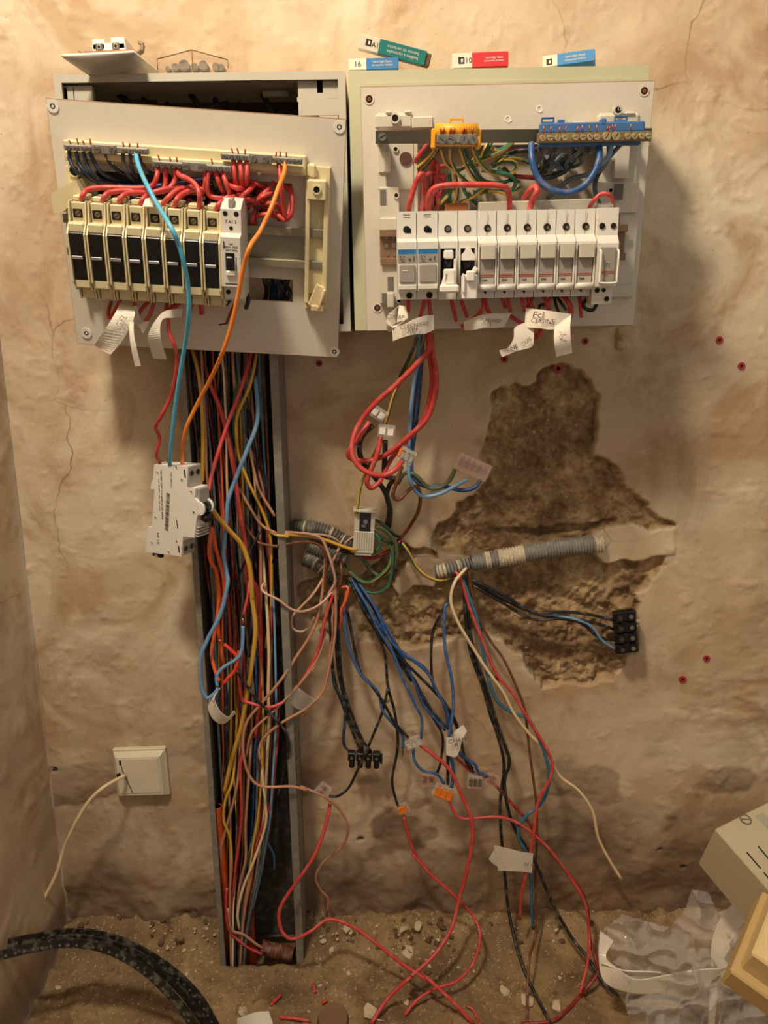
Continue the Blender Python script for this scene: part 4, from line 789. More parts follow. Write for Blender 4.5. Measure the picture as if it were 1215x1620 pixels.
wire('red', 'wavy red lead from the cream holders down to the left end of the hanging breaker', Z('C', (838, 775, .135), (838, 900), (878, 1010, .135))+Z('I', (326, 130), (292, 330, .120), (222, 480), (186, 548), (212, 620), (193, 720, .100), (212, 780, .088), (214, 825, .078)), 1.9)

# ================================================================ WIRES ON THE RIGHT BOARD
def RWire(col, label, pts, r=1.8, group=None, **k): return wire(col, label, pts, r, FR, group, **k)
RWire('red', 'thick red wire rising from the leftmost blue banded breaker', Z('E', (425, 1215, .036), (440, 1130, .046), (470, 1030), (508, 955, .050), (528, 985), (530, 1080, .036), (520, 1180, .010), (515, 1240, .0)), 2.5)
RWire('red', 'thick red bridge wire arching from the second breaker over the open fuse levers', Z('E', (560, 1215, .036), (558, 1110, .046), (590, 1048), (680, 1025, .052), (870, 1022), (1020, 1030, .052), (1070, 1070), (1080, 1215, .036)), 2.6)
RWire('darkred', 'dark red loop standing behind the left breakers', Z('E', (570, 1150, -.008), (575, 1000, .010), (582, 890, .022), (602, 868), (620, 940, .020), (595, 1050, .006), (590, 1140, -.008)), 2.2)
RWire('red', 'red wire passing under the left end of the steel bar', Z('E', (565, 750, .020), (520, 805), (488, 850, .010), (470, 900, .0)), 2.2)
RWire('red', 'red wire crossing behind the yellow terminal wires', Z('E', (700, 895, .0), (630, 910, .014), (575, 940, .018), (535, 965, .016), (510, 980, .004)), 2.0)
RWire('red', 'red wire hooked over the comb bar into the windowed holders', Z('F', (195, 1120, .022), (235, 1060, .040), (268, 1032), (282, 1070, .050), (252, 1120), (228, 1215, .036)), 2.7)
RWire('red', 'thin red arch wire into the latched unit at the right end', Z('F', (608, 1190, .034), (640, 1130, .046), (690, 1082), (735, 1085, .050), (765, 1120), (772, 1215, .036)), 1.9)
RWire('darkred', 'dark red wire crossing behind the green loops', Z('E', (1040, 915, .004), (1100, 962, .010), (1215, 975, .010))+Z('F', (300, 975, .010), (360, 970, -.004)), 2.0)
RWire('navy', 'dark blue wire sweeping right behind the fat blue loop', Z('F', (200, 972, .006), (330, 978, .010), (420, 955), (490, 905), (530, 830, .014), (560, 760, .030)), 2.1)
for k in range(5):
    x = 560+k*14; RWire('darkred', 'dark red wire standing behind the left breakers of the right board', Z('E', (x, 1230, .0), (x+rnd.uniform(-15, 25), 1120, .010), (x+rnd.uniform(-10, 40), 1030, .008), (x+rnd.uniform(-10, 60), 960, -.010)), 1.9, 'dark red wires behind the blue banded breakers')
gs = [[(640, 790, .034), (670, 880, .026), (740, 930, .020), (800, 900, .010), (850, 860, -.006)], [(700, 785, .034), (702, 860, .028), (740, 942, .020), (800, 1000, .006), (840, 1030, -.008)],
      [(760, 785, .034), (800, 900, .026), (860, 990, .016), (910, 1015, -.006)], [(792, 785, .034), (832, 890, .030), (900, 988, .022), (1000, 1012), (1090, 992, .014), (1135, 1000, -.006)],
      [(840, 785, .034), (880, 872, .030), (950, 940, .024), (1050, 962, .016), (1112, 985, -.004)], [(605, 795, .026), (552, 860, .020), (490, 915, .006), (470, 960, -.006)],
      [(622, 790, .026), (582, 850, .022), (520, 915, .008), (480, 950, -.006)], [(960, 750, .016), (930, 820, .018), (880, 855, .010), (840, 880, -.006)],
      [(1100, 750, .016), (1020, 812, .020), (900, 862, .012), (830, 880, -.006)], [(1215, 885, .004), (1130, 850, .014), (1050, 852, .014), (965, 895, -.006)],
      [(1010, 922, .004), (1080, 952, .018), (1122, 915, .018), (1108, 878), (1040, 870, .016), (975, 905, -.006)], [(900, 930, .010), (1050, 950, .020), (1115, 1000, .016), (1080, 1060), (960, 1062, .010), (870, 1062, -.006)],
      [(728, 950, .012), (742, 1060, .014), (722, 1135, .008), (660, 1160, -.006)], [(596, 1175, .004), (680, 1092, .012), (745, 1040, .010), (800, 1010, -.006)], [(760, 1140, .004), (850, 1092, .010), (905, 1050, .008), (960, 1030, -.006)],
      [(690, 940, .010), (700, 1040, .018), (690, 1120, .008), (700, 1180, -.004)], [(1080, 760, .010), (1010, 800, .014), (960, 790, .010), (900, 830, -.006)], [(1150, 1040, .008), (1080, 1082, .016), (980, 1060, .014), (890, 1075, -.006)],
      [(940, 750, .020), (915, 810, .022), (900, 850, .012), (860, 900, -.006)], [(780, 960, .006), (790, 1060, .012), (850, 1130, .004), (900, 1160, -.006)]]
for k, q in enumerate(gs):
    st = k % 4 != 3; RWire('green' if k % 3 else 'darkgreen', 'green and yellow earth wire curling under the yellow terminal block' if st else 'plain green wire curling under the yellow terminal block', Z('E', *q), 1.75, 'striped earth wires under the yellow terminal block' if st else 'plain green wires under the yellow terminal block', stripe='yellow' if st else None)
RWire('black', 'black wire running left behind the blue loop, upper one', Z('F', (80, 830, .0), (160, 805, .012), (245, 800, .014), (300, 790, .0)), 2.0)
RWire('darkgreen', 'dark green wire curving to the blue loop on the right board', Z('F', (0, 890, .0), (80, 845, .012), (150, 850), (245, 885, .010), (290, 930, -.004)), 1.8)
RWire('blue', 'fat blue wire hanging in a wide loop from the blue terminal block', Z('F', (245, 755, .036), (250, 860, .044), (290, 980), (370, 1050, .050), (480, 1072), (580, 1030, .050), (650, 940), (680, 850, .046), (680, 755, .036)), 2.9)
gsl = 'slate blue wires hanging from the blue terminal block'
fx = [(300, 330, 900), (345, 300, 870), (395, 350, 910), (440, 380, 880), (510, 440, 900), (555, 470, 910), (605, 500, 890), (645, 560, 860), (600, 520, 830)]
for k, (a, b_, y) in enumerate(fx): RWire('slate' if k % 2 else 'navy', ('slate blue' if k % 2 else 'dark blue')+' wire dropping from the blue terminal block into the knot below', Z('F', (a, 755, .036), (a-rnd.uniform(0, 12), 810, .034), (b_, y-30, .022), (b_+rnd.uniform(-30, 10), y+20, .008), (b_-50, y+50, -.008)), 1.75, 'slate' if False else ('slate' if k % 2 else 'dark')+' blue wires hanging from the blue terminal block')
for k in range(9): RWire('slate', 'slate blue wire in the small knot below the blue terminal block', Z('F', (rnd.uniform(300, 360), rnd.uniform(820, 920), -.004), (rnd.uniform(330, 400), rnd.uniform(860, 930), .014), (rnd.uniform(400, 450), rnd.uniform(830, 930), .014), (rnd.uniform(440, 500), rnd.uniform(850, 920), -.004)), 1.7, 'knotted slate wires on the right board')
RWire('slate', 'slate wire crossing in a curve down-left behind the fat blue loop', Z('F', (742, 755, .036), (738, 850, .034), (690, 930), (600, 958, .022), (500, 985), (430, 1035, .012), (350, 1105, .0)), 2.1)
RWire('lightblue', 'pale blue wire bending down beside the right bracket', Z('F', (760, 755, .036), (745, 830, .036), (700, 890, .030), (680, 940, .020), (640, 990, .004)), 2.3)
RWire('navy', 'dark blue wire running down the right bracket to the latched unit', Z('F', (825, 755, .036), (742, 850, .032), (672, 960, .026), (652, 1050), (682, 1150, .024), (690, 1180, .020)), 2.0)
und2 = [('G', [(400, 800, .03), (402, 860, .034), (398, 905, .034)]), ('G', [(520, 800, .03), (512, 870, .034), (488, 945, .034)]), ('G', [(552, 800, .03), (560, 870, .034), (572, 945, .034)]),
        ('G', [(715, 800, .026), (735, 880, .028), (755, 965, .014)]), ('G', [(788, 800, .026), (810, 870, .028), (835, 935, .014)]), ('G', [(955, 800, .026), (950, 880, .034), (890, 950), (795, 1012, .020)]),
        ('G', [(970, 810, .026), (985, 880, .030), (1012, 925, .020)]), ('G', [(1095, 800, .026), (1108, 840), (1120, 875, .022)]), ('G', [(1138, 800, .026), (1145, 850, .030), (1158, 895, .024)]),
        ('H', [(195, 730, .026), (210, 790, .034), (235, 850, .024)]), ('H', [(235, 730, .026), (250, 780, .030), (275, 815, .020)]), ('H', [(345, 730, .026), (375, 790, .036), (385, 860, .026)]),
        ('H', [(400, 730, .026), (380, 770, .032), (350, 800, .016)]), ('H', [(480, 730, .026), (520, 785, .038), (530, 860, .024)]), ('H', [(498, 735, .026), (535, 800, .034), (540, 850, .020)]), ('H', [(592, 730, .026), (600, 800, .032), (606, 870, .020)]),
        ('H', [(118, 868, .016), (160, 895, .020), (205, 922, .016)]), ('H', [(350, 950, .020), (320, 985, .026), (285, 1010, .020)]), ('H', [(325, 960, .020), (310, 1000, .024), (290, 1015, .020)]), ('H', [(270, 740, .02), (240, 800, .026), (215, 830, .02)])]
for rg, q in und2: RWire('red', 'short red wire dropping from the underside of the white breaker row', Z(rg, *q), 1.9, 'red wires under the white breaker row')
for q in ([(420, 735, .024), (432, 790, .028), (448, 835, .016)], [(440, 735, .024), (470, 780, .026), (500, 825, .012)], [(310, 830, .014), (325, 795, .022), (360, 790, .020), (390, 820, .010)]): RWire('black', 'short black wire among the red ones under the white breaker row', Z('H', *q), 1.5, 'black wires under the white breaker row')
RWire('black', 'black U-shaped wire hanging under the latched unit', Z('H', (665, 730, .030), (625, 775, .034), (632, 815), (680, 828, .034), (705, 800), (722, 750, .030)), 1.8)

# ================================================================ BUNCH BELOW THE RIGHT BOX
wire('red', 'thick red wire dropping from the right box, looping left into the third clear connector', Z('J', (812, -40, .09), (806, 40, .095), (762, 100), (640, 222, .085), (520, 330), (440, 430, .075), (400, 520), (397, 600, .085), (432, 668), (500, 708, .09), (572, 714), (630, 680, .085), (668, 630, .075)), 2.9)
wire('red', 'thick red wire looping far left from the top clear connector and back up', Z('J', (488, 430, .060), (430, 515, .065), (378, 585), (385, 622, .060), (440, 638), (520, 630, .055), (600, 590), (700, 505, .065), (790, 420), (835, 300, .075), (845, 190), (826, 60, .085), (815, -40, .088)), 2.8)
wire('red', 'thick red wire hanging in a V from the middle clear connector', Z('J', (548, 510, .060), (530, 600, .064), (490, 700), (474, 755, .062), (498, 783), (545, 745, .055), (590, 650, .050), (650, 570), (745, 465, .055), (802, 345), (822, 200, .07), (808, 60, .08), (800, -40, .084)), 2.7)
wire('black', 'black wire curving from the top clear connector towards the junction', Z('J', (505, 450, .058), (450, 505, .055), (434, 580), (455, 650, .050), (512, 722), (562, 790, .045), (590, 860), (592, 930, .035), (572, 1000, .012)), 2.9)
wire('black', 'short black wire straight down from the middle clear connector', Z('J', (572, 530, .060), (570, 610, .055), (566, 690, .050), (580, 725), (640, 732, .046)), 2.8)
wire('black', 'black wire bending at the fork below the red loops', Z('J', (640, 738, .044), (598, 762, .044), (580, 830), (600, 905, .036), (592, 990, .014)), 2.7)
wire('brown', 'brown wire snaking from the third clear connector to the wall', Z('J', (660, 670, .070), (632, 755, .062), (613, 825), (648, 842, .055), (700, 792), (740, 775, .050), (758, 820), (750, 900, .040), (705, 985), (640, 1065, .010)), 2.2)
wire('green', 'green and yellow wire slanting from the right box to the small grey terminal', Z('J', (785, -40, .080), (760, 40), (700, 130, .065), (622, 275), (585, 400, .050), (540, 540), (480, 670, .045), (440, 780), (420, 920, .040)), 1.6, stripe='yellow')
wire('lightblue', 'pale blue wire falling straight from the right box to the five-way connector', Z('J', (752, -40, .080), (745, 100), (716, 300, .060), (703, 480), (698, 640, .050), (704, 745), (750, 815, .052), (800, 828), (870, 812), (940, 775, .055), (1012, 735, .052)), 2.2)
wire('blue', 'blue wire falling from the right box and bending up into the five-way connector', Z('J', (765, -40, .078), (757, 100), (740, 300, .055), (722, 480), (712, 640, .046), (722, 725), (780, 772, .048), (880, 775), (980, 795), (1050, 780, .050), (1082, 738, .048)), 2.3)
wire('navy', 'dark blue wire close behind the two blue ones below the right box', Z('J', (772, -40, .074), (768, 100), (755, 260, .048), (740, 420), (716, 600, .040), (712, 690, .040)), 2.0)
wire('olive', 'dark green wire curving into the left way of the five-way connector', Z('J', (640, 760, .040), (665, 715, .045), (700, 700), (745, 725, .050), (800, 780), (865, 782), (920, 735), (945, 680, .052)), 2.3)
wire('darkgreen', 'dark green wire hanging beside the red ones under the handwritten tag', Z('J', (740, -20, .086), (725, 30, .082), (700, 90, .074), (650, 190, .060)), 1.8)
# around the small grey terminal
wire('darkgreen', 'dark green wire arching right from the small grey terminal, topmost', Z('S', (860, 80, .032), (950, 110), (1040, 180, .026), (1100, 240), (1150, 262, .012)), 1.9)
wire('olive', 'broad olive wire curving down right of the small grey terminal', Z('S', (880, 150, .030), (980, 180, .032), (1060, 250), (1120, 350, .030), (1130, 480), (1080, 610), (980, 690, .024), (880, 640), (780, 520), (680, 420, .014)), 2.4)
wire('green', 'green wire curving under the small grey terminal', Z('S', (880, 200, .030), (940, 280, .034), (955, 360), (900, 425, .030), (850, 440, .024)), 2.0)
wire('darkgreen', 'dark green wire reaching right to the broken plaster edge', Z('S', (890, 210, .030), (980, 290), (1060, 325, .030), (1170, 345, .012)), 1.9)
wire('green', 'long green wire looping below the junction back into the black conduit', Z('S', (1030, 310, .028), (1085, 430, .032), (1080, 620), (1040, 790, .028), (930, 862), (800, 850), (650, 800, .018), (590, 730, .006)), 1.7)
wire('yellow', 'yellow and green wire looping below the junction', Z('S', (1090, 330, .026), (1050, 560, .028), (960, 670), (850, 745, .028), (740, 730), (640, 640, .020), (570, 560, .008)), 1.8, stripe='green')
wire('yellow', 'bright yellow wire running from the trunking across the upper conduit', Z('S', (-60, 240, .060), (60, 250, .052), (220, 262, .044), (400, 310), (560, 370, .040), (680, 400), (722, 370), (715, 330, .034)), 1.9)
wire('yellow', 'short yellow wire right of the small grey terminal', Z('S', (870, 400, .026), (960, 380), (1060, 378, .020), (1110, 385, .012)), 1.7)
wire('yellow', 'yellow and green wire hanging across the plaster to the right conduit', Z('J', (660, 1075, .012), (695, 1125, .018), (735, 1200), (790, 1252, .018), (860, 1278), (925, 1265, .010)), 1.9, stripe='green')
wire('palepink', 'pale wire arching over the corrugated conduits from the trunking', Z('S', (-60, 215, .058), (60, 222), (220, 240, .048), (330, 290), (400, 440, .044), (450, 600), (475, 730), (450, 800), (390, 890, .036)), 1.6)
wire('brown', 'brownish pink wire below the yellow one, turning down', Z('S', (-60, 350, .058), (60, 325), (200, 320, .050), (310, 360), (370, 450, .044), (375, 600), (360, 880, .040)), 1.7)
wire('palepink', 'short pale wire joining the conduits to the loop', Z('S', (520, 370, .026), (480, 460, .032), (430, 560), (400, 620, .028)), 1.5)
wire('palepink', 'thin pale wire behind the yellow wire above the conduit', Z('S', (180, 235, .042), (350, 245, .040), (480, 290), (530, 350, .030)), 1.3)
wire('palepink', 'thin pale wire curling by the conduit mouth', Z('S', (600, 380, .022), (580, 340, .026), (630, 290), (700, 250, .024)), 1.2)
wire('black', 'black wire lying below the small grey terminal', Z('S', (560, 410, .016), (700, 440, .024), (830, 430), (900, 410, .014)), 2.3)
wire('darkred', 'brownish red wire curving under the terminal to the brown wire', Z('S', (700, 470, .012), (860, 492, .020), (980, 450), (1090, 380, .018), (1180, 300, .014)), 1.9)
wire('brown', 'brown wire dropping from the lower conduits', Z('S', (525, 480, .018), (540, 600, .030), (535, 720), (470, 860, .034)), 1.8)

# ================================================================ WIRES SPILLING LEFT OF THE JUNCTION
wire('tan', 'long tan wire looping through the trunking and out again to the floor', Z('L', (1062, -60, .036), (1055, 40, .038), (1040, 160), (1000, 320, .045), (900, 480), (820, 600, .060), (720, 720), (642, 820, .066), (622, 950), (650, 1090), (720, 1160, .068), (880, 1162, .066), (960, 1180))+Z('N', (600, 76, .056), (720, 130), (790, 195, .045), (822, 280), (792, 360), (702, 440, .030), (667, 510), (690, 570, .024), (724, 610), (722, 672, .018)), 1.75, bare='b')
wire('tan', 'tan wire with a bare copper end reaching into the trunking', Z('L', (1112, 60, .034), (1118, 220), (1110, 380, .040), (1075, 560), (1045, 660, .050), (960, 745), (840, 815, .062), (740, 895), (710, 960), (714, 1020, .066)), 1.7, bare='b')
wire('palepink', 'pale wire crossing from the conduits into the trunking', Z('L', (738, 72, .050), (722, 100), (742, 130), (812, 165, .062), (880, 215), (950, 226, .055), (1035, 188), (1110, 110, .034)), 1.5)
wire('palepink', 'pale wire curled into a hook left of the conduits', Z('L', (1062, 30, .036), (1000, 130, .042), (930, 205), (885, 255, .046), (885, 312), (932, 335), (988, 300), (1005, 258, .040)), 1.5)
wire('tan', 'thin tan wire with the white taped joint', Z('L', (1062, 330, .036), (1040, 430, .042), (980, 545), (880, 665, .056), (780, 765), (672, 870, .064), (640, 1000, .060)), 1.5)
wire('red', 'red wire running down-left into the clear tape joint', Z('L', (1108, 120, .034), (1062, 260, .040), (1020, 440), (965, 555, .048), (905, 640, .052)), 1.9)
wire('tan', 'tan wire running behind the red one to the trunking edge', Z('L', (1130, 90, .03), (1100, 250, .034), (1098, 350, .036), (1062, 600, .042), (1010, 700, .050), (930, 790, .056)), 1.4)
wire('palepink', 'short pale wire beside the red wire', Z('M', (225, 300, .030), (205, 400, .034), (160, 500, .038)), 1.3)
wire('flame', 'orange wire hooked back at the conduit mouth', Z('M', (285, 95, .026), (335, 88, .034), (325, 150), (302, 200, .036), (305, 260, .032)), 1.6)
wire('flame', 'thin orange wire hanging at the conduit mouth', Z('M', (330, 95, .028), (318, 170, .034), (302, 230), (296, 290, .030)), 1.2)
gd = 'wires into the small black terminal strip'
wire('black', 'black wire, leftmost of those into the small black terminal strip', Z('M', (250, 130, .024), (252, 300, .036), (268, 520), (320, 680, .030), (365, 800), (395, 870, .026)), 1.75, group=gd)
wire('black', 'black wire, middle one into the small black terminal strip', Z('M', (270, 130, .022), (278, 350, .034), (295, 520), (345, 720, .028), (398, 820), (405, 870, .024)), 1.75, group=gd)
wire('black', 'black wire, rightmost of those into the small black terminal strip', Z('M', (288, 130, .020), (292, 350, .032), (312, 560), (362, 720, .028), (405, 820), (445, 875, .024)), 1.75, group=gd)
wire('navy', 'dark blue wire with a kink into the left pole of the small black strip', Z('M', (262, 480, .034), (272, 560, .036), (322, 668), (314, 830, .032), (345, 880, .026)), 1.75)
wire('midblue', 'blue wire twisting down to the clear connector with white top', Z('M', (318, 150, .024), (325, 300, .036), (352, 410), (402, 512, .040), (480, 592), (502, 680), (552, 745, .036), (598, 800), (600, 862, .034)), 1.75, bare='b')
wire('black', 'black wire twisted round the blue one into the white topped connector', Z('M', (332, 200, .022), (390, 480, .034), (440, 548), (500, 632, .042), (560, 738), (625, 810, .038)), 1.75)
wire('black', 'black wire hanging far down to the orange levered connector on its side', Z('M', (340, 40, .020), (400, 175, .034), (462, 275), (512, 405, .036), (527, 560), (562, 700, .030), (575, 850), (548, 1015, .028), (570, 1120), (592, 1170, .030)), 1.75)
wire('black', 'black wire slanting from the long black one to the small black strip', Z('M', (527, 575, .036), (500, 690, .034), (448, 820), (420, 885, .032), (385, 960, .034), (340, 1050), (290, 1090), (245, 1092, .030)), 1.7)
wire('midblue', 'blue wire dropping into the back of the white topped connector', Z('M', (345, 40, .018), (430, 180, .034), (482, 290), (552, 405, .036), (592, 505), (650, 635, .038), (690, 720), (686, 815, .034)), 1.75)
wire('blue', 'blue wire swinging right to the paper tag, uppermost of the bunch', Z('M', (380, 55, .018), (468, 190, .036), (540, 345), (640, 432, .042), (722, 505), (765, 595, .040), (815, 690), (832, 790, .036)), 1.75)
wire('black', 'black wire passing behind the paper tag to the paired connectors', Z('M', (370, 40, .016), (450, 222, .030), (522, 362), (602, 442, .034), (684, 522), (762, 602, .032), (832, 690), (872, 790, .030), (890, 880), (905, 930), (938, 975, .028)), 1.75)
wire('blue', 'blue wire in the middle of the bunch, meeting the paper tag from the left', Z('M', (360, 40, .014), (442, 202, .030), (522, 322), (602, 432, .032), (660, 560), (690, 640, .032), (740, 705), (802, 775, .030)), 1.7)
wire('black', 'black wire bowing out left of the paper tag to the hidden brown connector', Z('M', (400, 90, .016), (492, 252, .028), (572, 405), (662, 562, .030), (702, 645), (742, 712, .030), (790, 805), (780, 930), (762, 985, .028)), 1.7)
wire('blue', 'blue wire on the right side of the bunch above the paper tag', Z('M', (465, 180, .022), (562, 352, .030), (602, 415), (702, 472, .032), (752, 565), (802, 672), (815, 770, .030)), 1.7)
wire('navy', 'dark blue wire hidden low in the bunch', Z('M', (355, 45, .012), (422, 185, .024), (502, 335), (572, 432, .026), (650, 525), (690, 600), (745, 690), (808, 760, .028)), 1.7)
wire('black', 'black wire on the underside of the bunch', Z('M', (350, 60, .012), (410, 200, .024), (480, 310), (560, 420, .026), (640, 540, .028)), 1.6)
wire('black', 'black wire from the right conduit bowing left to the paper tag', Z('M', (850, 40, .020), (835, 110, .026), (788, 205), (742, 310, .030), (736, 470), (752, 572, .032), (812, 662), (860, 765, .030)), 1.75)
wire('midblue', 'blue wire from the right conduit straight down through the paper tag', Z('M', (845, 60, .022), (822, 150), (800, 200, .030), (802, 380), (832, 520, .038), (842, 660), (822, 800, .042), (818, 880, .040)), 1.9)
wire('black', 'black wire below the paper tag into the orange levered connector', Z('M', (815, 880, .036), (816, 960), (816, 1035, .034)), 2.1)
wire('midblue', 'blue wire below the paper tag into the orange levered connector', Z('M', (822, 880, .038), (840, 945), (842, 1000), (832, 1048, .034)), 2.1)
wire('blue', 'blue wire from the paper tag to the tilted brownish connector', Z('M', (872, 880, .036), (905, 915), (945, 938, .036), (965, 978), (1015, 1000, .032)), 1.9)
wire('navy', 'short dark blue wire from the paper tag to the clear connector right of it', Z('M', (868, 885, .030), (905, 920), (935, 960, .030)), 1.8)
wire('red', 'short red wire from the paper tag past the clear connector', Z('M', (848, 900, .030), (900, 950), (940, 980, .024), (1000, 1000), (1045, 1040, .028)), 1.9)
wire('midblue', 'blue wire looping from the white topped connector to the orange levered one', Z('M', (650, 860, .032), (655, 920, .036), (695, 968), (760, 985, .036), (798, 1030, .034)), 1.8)

# ================================================================ LONG LOOSE WIRES TO THE FLOOR
wire('red', 'long bright red wire from the white topped connector down across the floor', Z('O', (72, 55, .036), (150, 112, .042), (222, 182), (272, 292, .048), (318, 400), (327, 500, .052), (302, 650), (262, 800, .060), (220, 950, .075), (130, 1080, .095), (10, 1185, .110))+Z('N', (1120, 992), (1015, 1090, .125), (932, 1215, .14)), 2.35)
wire('red', 'red wire from the orange levered connector running right and down to the floor', Z('O', (208, 305, .034), (240, 382, .038), (292, 412), (440, 402, .046), (545, 432), (650, 512, .050), (732, 602), (802, 702, .052), (868, 820), (888, 980, .066), (880, 1100), (842, 1250, .12)), 1.9)
wire('darkred', 'red wire from the tilted brownish connector sweeping round at the bottom right', Z('O', (428, 240, .030), (520, 342, .036), (592, 422), (642, 500, .042), (722, 592), (792, 682, .046), (852, 762), (882, 860, .052), (890, 985, .064), (922, 1100), (925, 1160, .100), (852, 1250), (780, 1332, .125), (700, 1385), (560, 1397, .135)), 2.0)
wire('red', 'red wire from the right conduit ending loose above the floor', Z('M', (850, 10, .016), (880, 55, .022), (922, 190), (982, 345, .030), (1052, 505), (1132, 605, .036), (1192, 705))+Z('O', (700, 112, .045), (702, 210), (642, 332, .050), (620, 482), (590, 650, .052), (562, 780), (555, 892, .050)), 1.95)
wire('teal', 'teal blue wire from the right conduit ending loose beside the red one', Z('M', (885, 50, .020), (950, 222, .026), (980, 372), (1012, 532, .030), (1052, 632), (1122, 690, .032), (1212, 735))+Z('O', (678, 112, .040), (694, 232), (660, 332, .042), (590, 392), (550, 452, .046), (550, 512), (590, 582, .046), (606, 680), (611, 820, .042), (618, 940, .040)), 2.1)
wire('brown', 'thin brown wire from the right conduit down to the floor', Z('M', (915, 10, .014), (950, 202, .018), (1012, 332), (1082, 432, .022), (1142, 560), (1185, 680, .026))+Z('O', (602, 100), (632, 330, .034), (636, 500), (628, 700, .038), (630, 960, .050), (600, 1080, .085), (590, 1250, .115), (588, 1397, .13)), 1.6)
wire('cream', 'cream white wire from the right conduit ending loose over the wall foot', Z('M', (905, -5, .018), (850, 62, .034), (830, 152), (862, 252, .036), (932, 372), (1002, 482, .034), (1082, 592), (1132, 692, .034), (1212, 798))+Z('O', (680, 80, .034), (742, 202), (832, 272, .032), (902, 372), (930, 500, .032), (980, 602), (1042, 702, .030)), 1.9, bare=None)
wire('black', 'black wire from the right conduit, left of the pair, running down to the floor', Z('M', (895, 30, .016), (898, 200, .024), (925, 400), (985, 570, .028), (1020, 700), (1055, 800, .030))+Z('O', (478, 150), (462, 300, .034), (460, 420), (470, 550, .036), (482, 680), (500, 850, .045), (542, 1040, .075), (602, 1200, .105), (705, 1400, .14)), 2.0)
wire('black', 'black wire from the right conduit, right of the pair, trailing to the plastic bag', Z('M', (902, 30, .014), (912, 200, .022), (940, 400), (1000, 570, .026), (1045, 720), (1090, 850, .030), (1112, 930))+Z('O', (480, 240, .034), (502, 380), (540, 480, .038), (602, 572), (642, 652, .040), (712, 820, .046), (802, 980, .058), (882, 1082, .082), (962, 1205, .11), (1050, 1265), (1150, 1268, .135))+Z('Q', (620, 1460), (720, 1510, .15), (840, 1620, .165), (900, 1680, .175)), 2.1)
wire('red', 'thin red loop lying from the small levered connector over the floor', Z('N', (1088, 215, .030), (1112, 312), (1142, 392, .034), (1212, 482, .036))+Z('O', (40, 582), (130, 682, .042), (252, 792), (332, 882, .052), (362, 972), (332, 1100, .085), (252, 1190, .105), (150, 1226), (60, 1282, .118), (0, 1355, .13)), 1.9)
wire('red', 'red wire from the taped joint curling over the trunking edge and along the floor', Z('N', (738, 145, .040), (712, 270, .055), (652, 420, .070), (562, 550), (502, 642, .078), (490, 712), (512, 782, .085), (562, 806), (642, 770, .085), (732, 712, .075), (852, 752, .080), (962, 832), (1092, 932, .100), (1212, 1010, .112))+Z('O', (100, 1170, .122), (202, 1262), (332, 1395, .145)), 2.2)
wire('red', 'thin red wire curling at the bottom edge near the floor chips', Z('O', (298, 1310, .125), (330, 1330), (350, 1370, .135), (362, 1400, .14)), 1.4)
# to the black terminal strip on the rubble
gk = 'wires into the four-pole black terminal strip on the rubble'
wire('black', 'uppermost black wire into the four-pole strip on the rubble', Z('K', (190, 825, .020), (300, 880, .024), (405, 938), (500, 936, .022), (590, 945), (682, 966, .018)), 1.9, group=gk)
wire('black', 'second black wire into the four-pole strip on the rubble', Z('K', (195, 845, .018), (300, 908, .022), (400, 962), (500, 960, .020), (600, 972), (685, 998, .016)), 1.9, group=gk)
wire('black', 'lowest black wire into the four-pole strip on the rubble', Z('K', (198, 838, .014), (310, 900, .016), (440, 952), (560, 972, .016), (625, 1022), (688, 1036, .014)), 1.9, group=gk)
wire('lightblue', 'pale blue wire into the bottom pole of the strip on the rubble', Z('K', (405, 940, .018), (530, 958, .020), (600, 985), (640, 1035), (690, 1068, .014)), 1.7, group=gk)
wire('navy', 'dark blue wire kinked at the mouth of the right conduit', Z('K', (140, 790, .010), (160, 830, .018), (180, 870, .020), (192, 930, .020)), 1.7)

# ================================================================ CABLES IN THE TRUNKING
TRI = [((420, 60, .045), [('yellow', 'thick mustard wire at the left of the trunking passing behind the hanging breaker', 2.3, Z('I', (405, 20, .03), (425, 70, .045), (460, 200), (480, 400, .052), (490, 600), (492, 780, .05), (490, 960, .045)))])]
wire('yellow', 'mustard wire at the left of the trunking passing behind the hanging breaker', Z('I', (400, 20, .03), (425, 70, .045), (460, 200), (482, 400, .052), (490, 600), (490, 780, .05), (488, 980, .045)), 2.2)
wire('red', 'bright red lead slanting across the trunking into the hanging breaker', Z('I', (805, 60, .050), (742, 280, .068), (652, 520), (592, 700, .085), (545, 860), (530, 960, .100)), 2.1)
wire('yellow', 'yellow wire from the top right of the trunking bending down its middle', Z('I', (838, 60, .045), (792, 280, .060), (712, 470), (706, 600, .058), (722, 740), (782, 900, .05), (872, 1090), (918, 1230, .05), (930, 1400), (930, 1620, .045))+Z('L', (770, 220), (745, 420, .04)), 1.8)
wire('green', 'green wire following the yellow one in the trunking', Z('I', (720, 60, .035), (700, 300, .05), (688, 560), (712, 700, .05), (735, 840, .04), (790, 1000, .03)), 1.6)
wire('lightblue', 'pale blue wire hanging down the front of the trunking into the paper ring', Z('I', (825, 230, .050), (842, 420, .070), (832, 540), (772, 700, .080), (712, 850), (652, 1020, .085), (642, 1150), (622, 1350, .082), (642, 1480))+Z('L', (540, 80), (502, 240, .085), (432, 380), (395, 480, .088), (398, 620), (428, 688), (468, 668), (490, 640, .085)), 2.3)
wire('red', 'strong red wire winding down the middle of the trunking', Z('I', (470, 60, .03), (540, 280, .045), (600, 430), (652, 620, .055), (692, 840), (722, 1050, .055), (762, 1300), (785, 1500, .05))+Z('L', (700, 120), (718, 420, .045), (712, 700), (690, 900, .04)), 2.5)
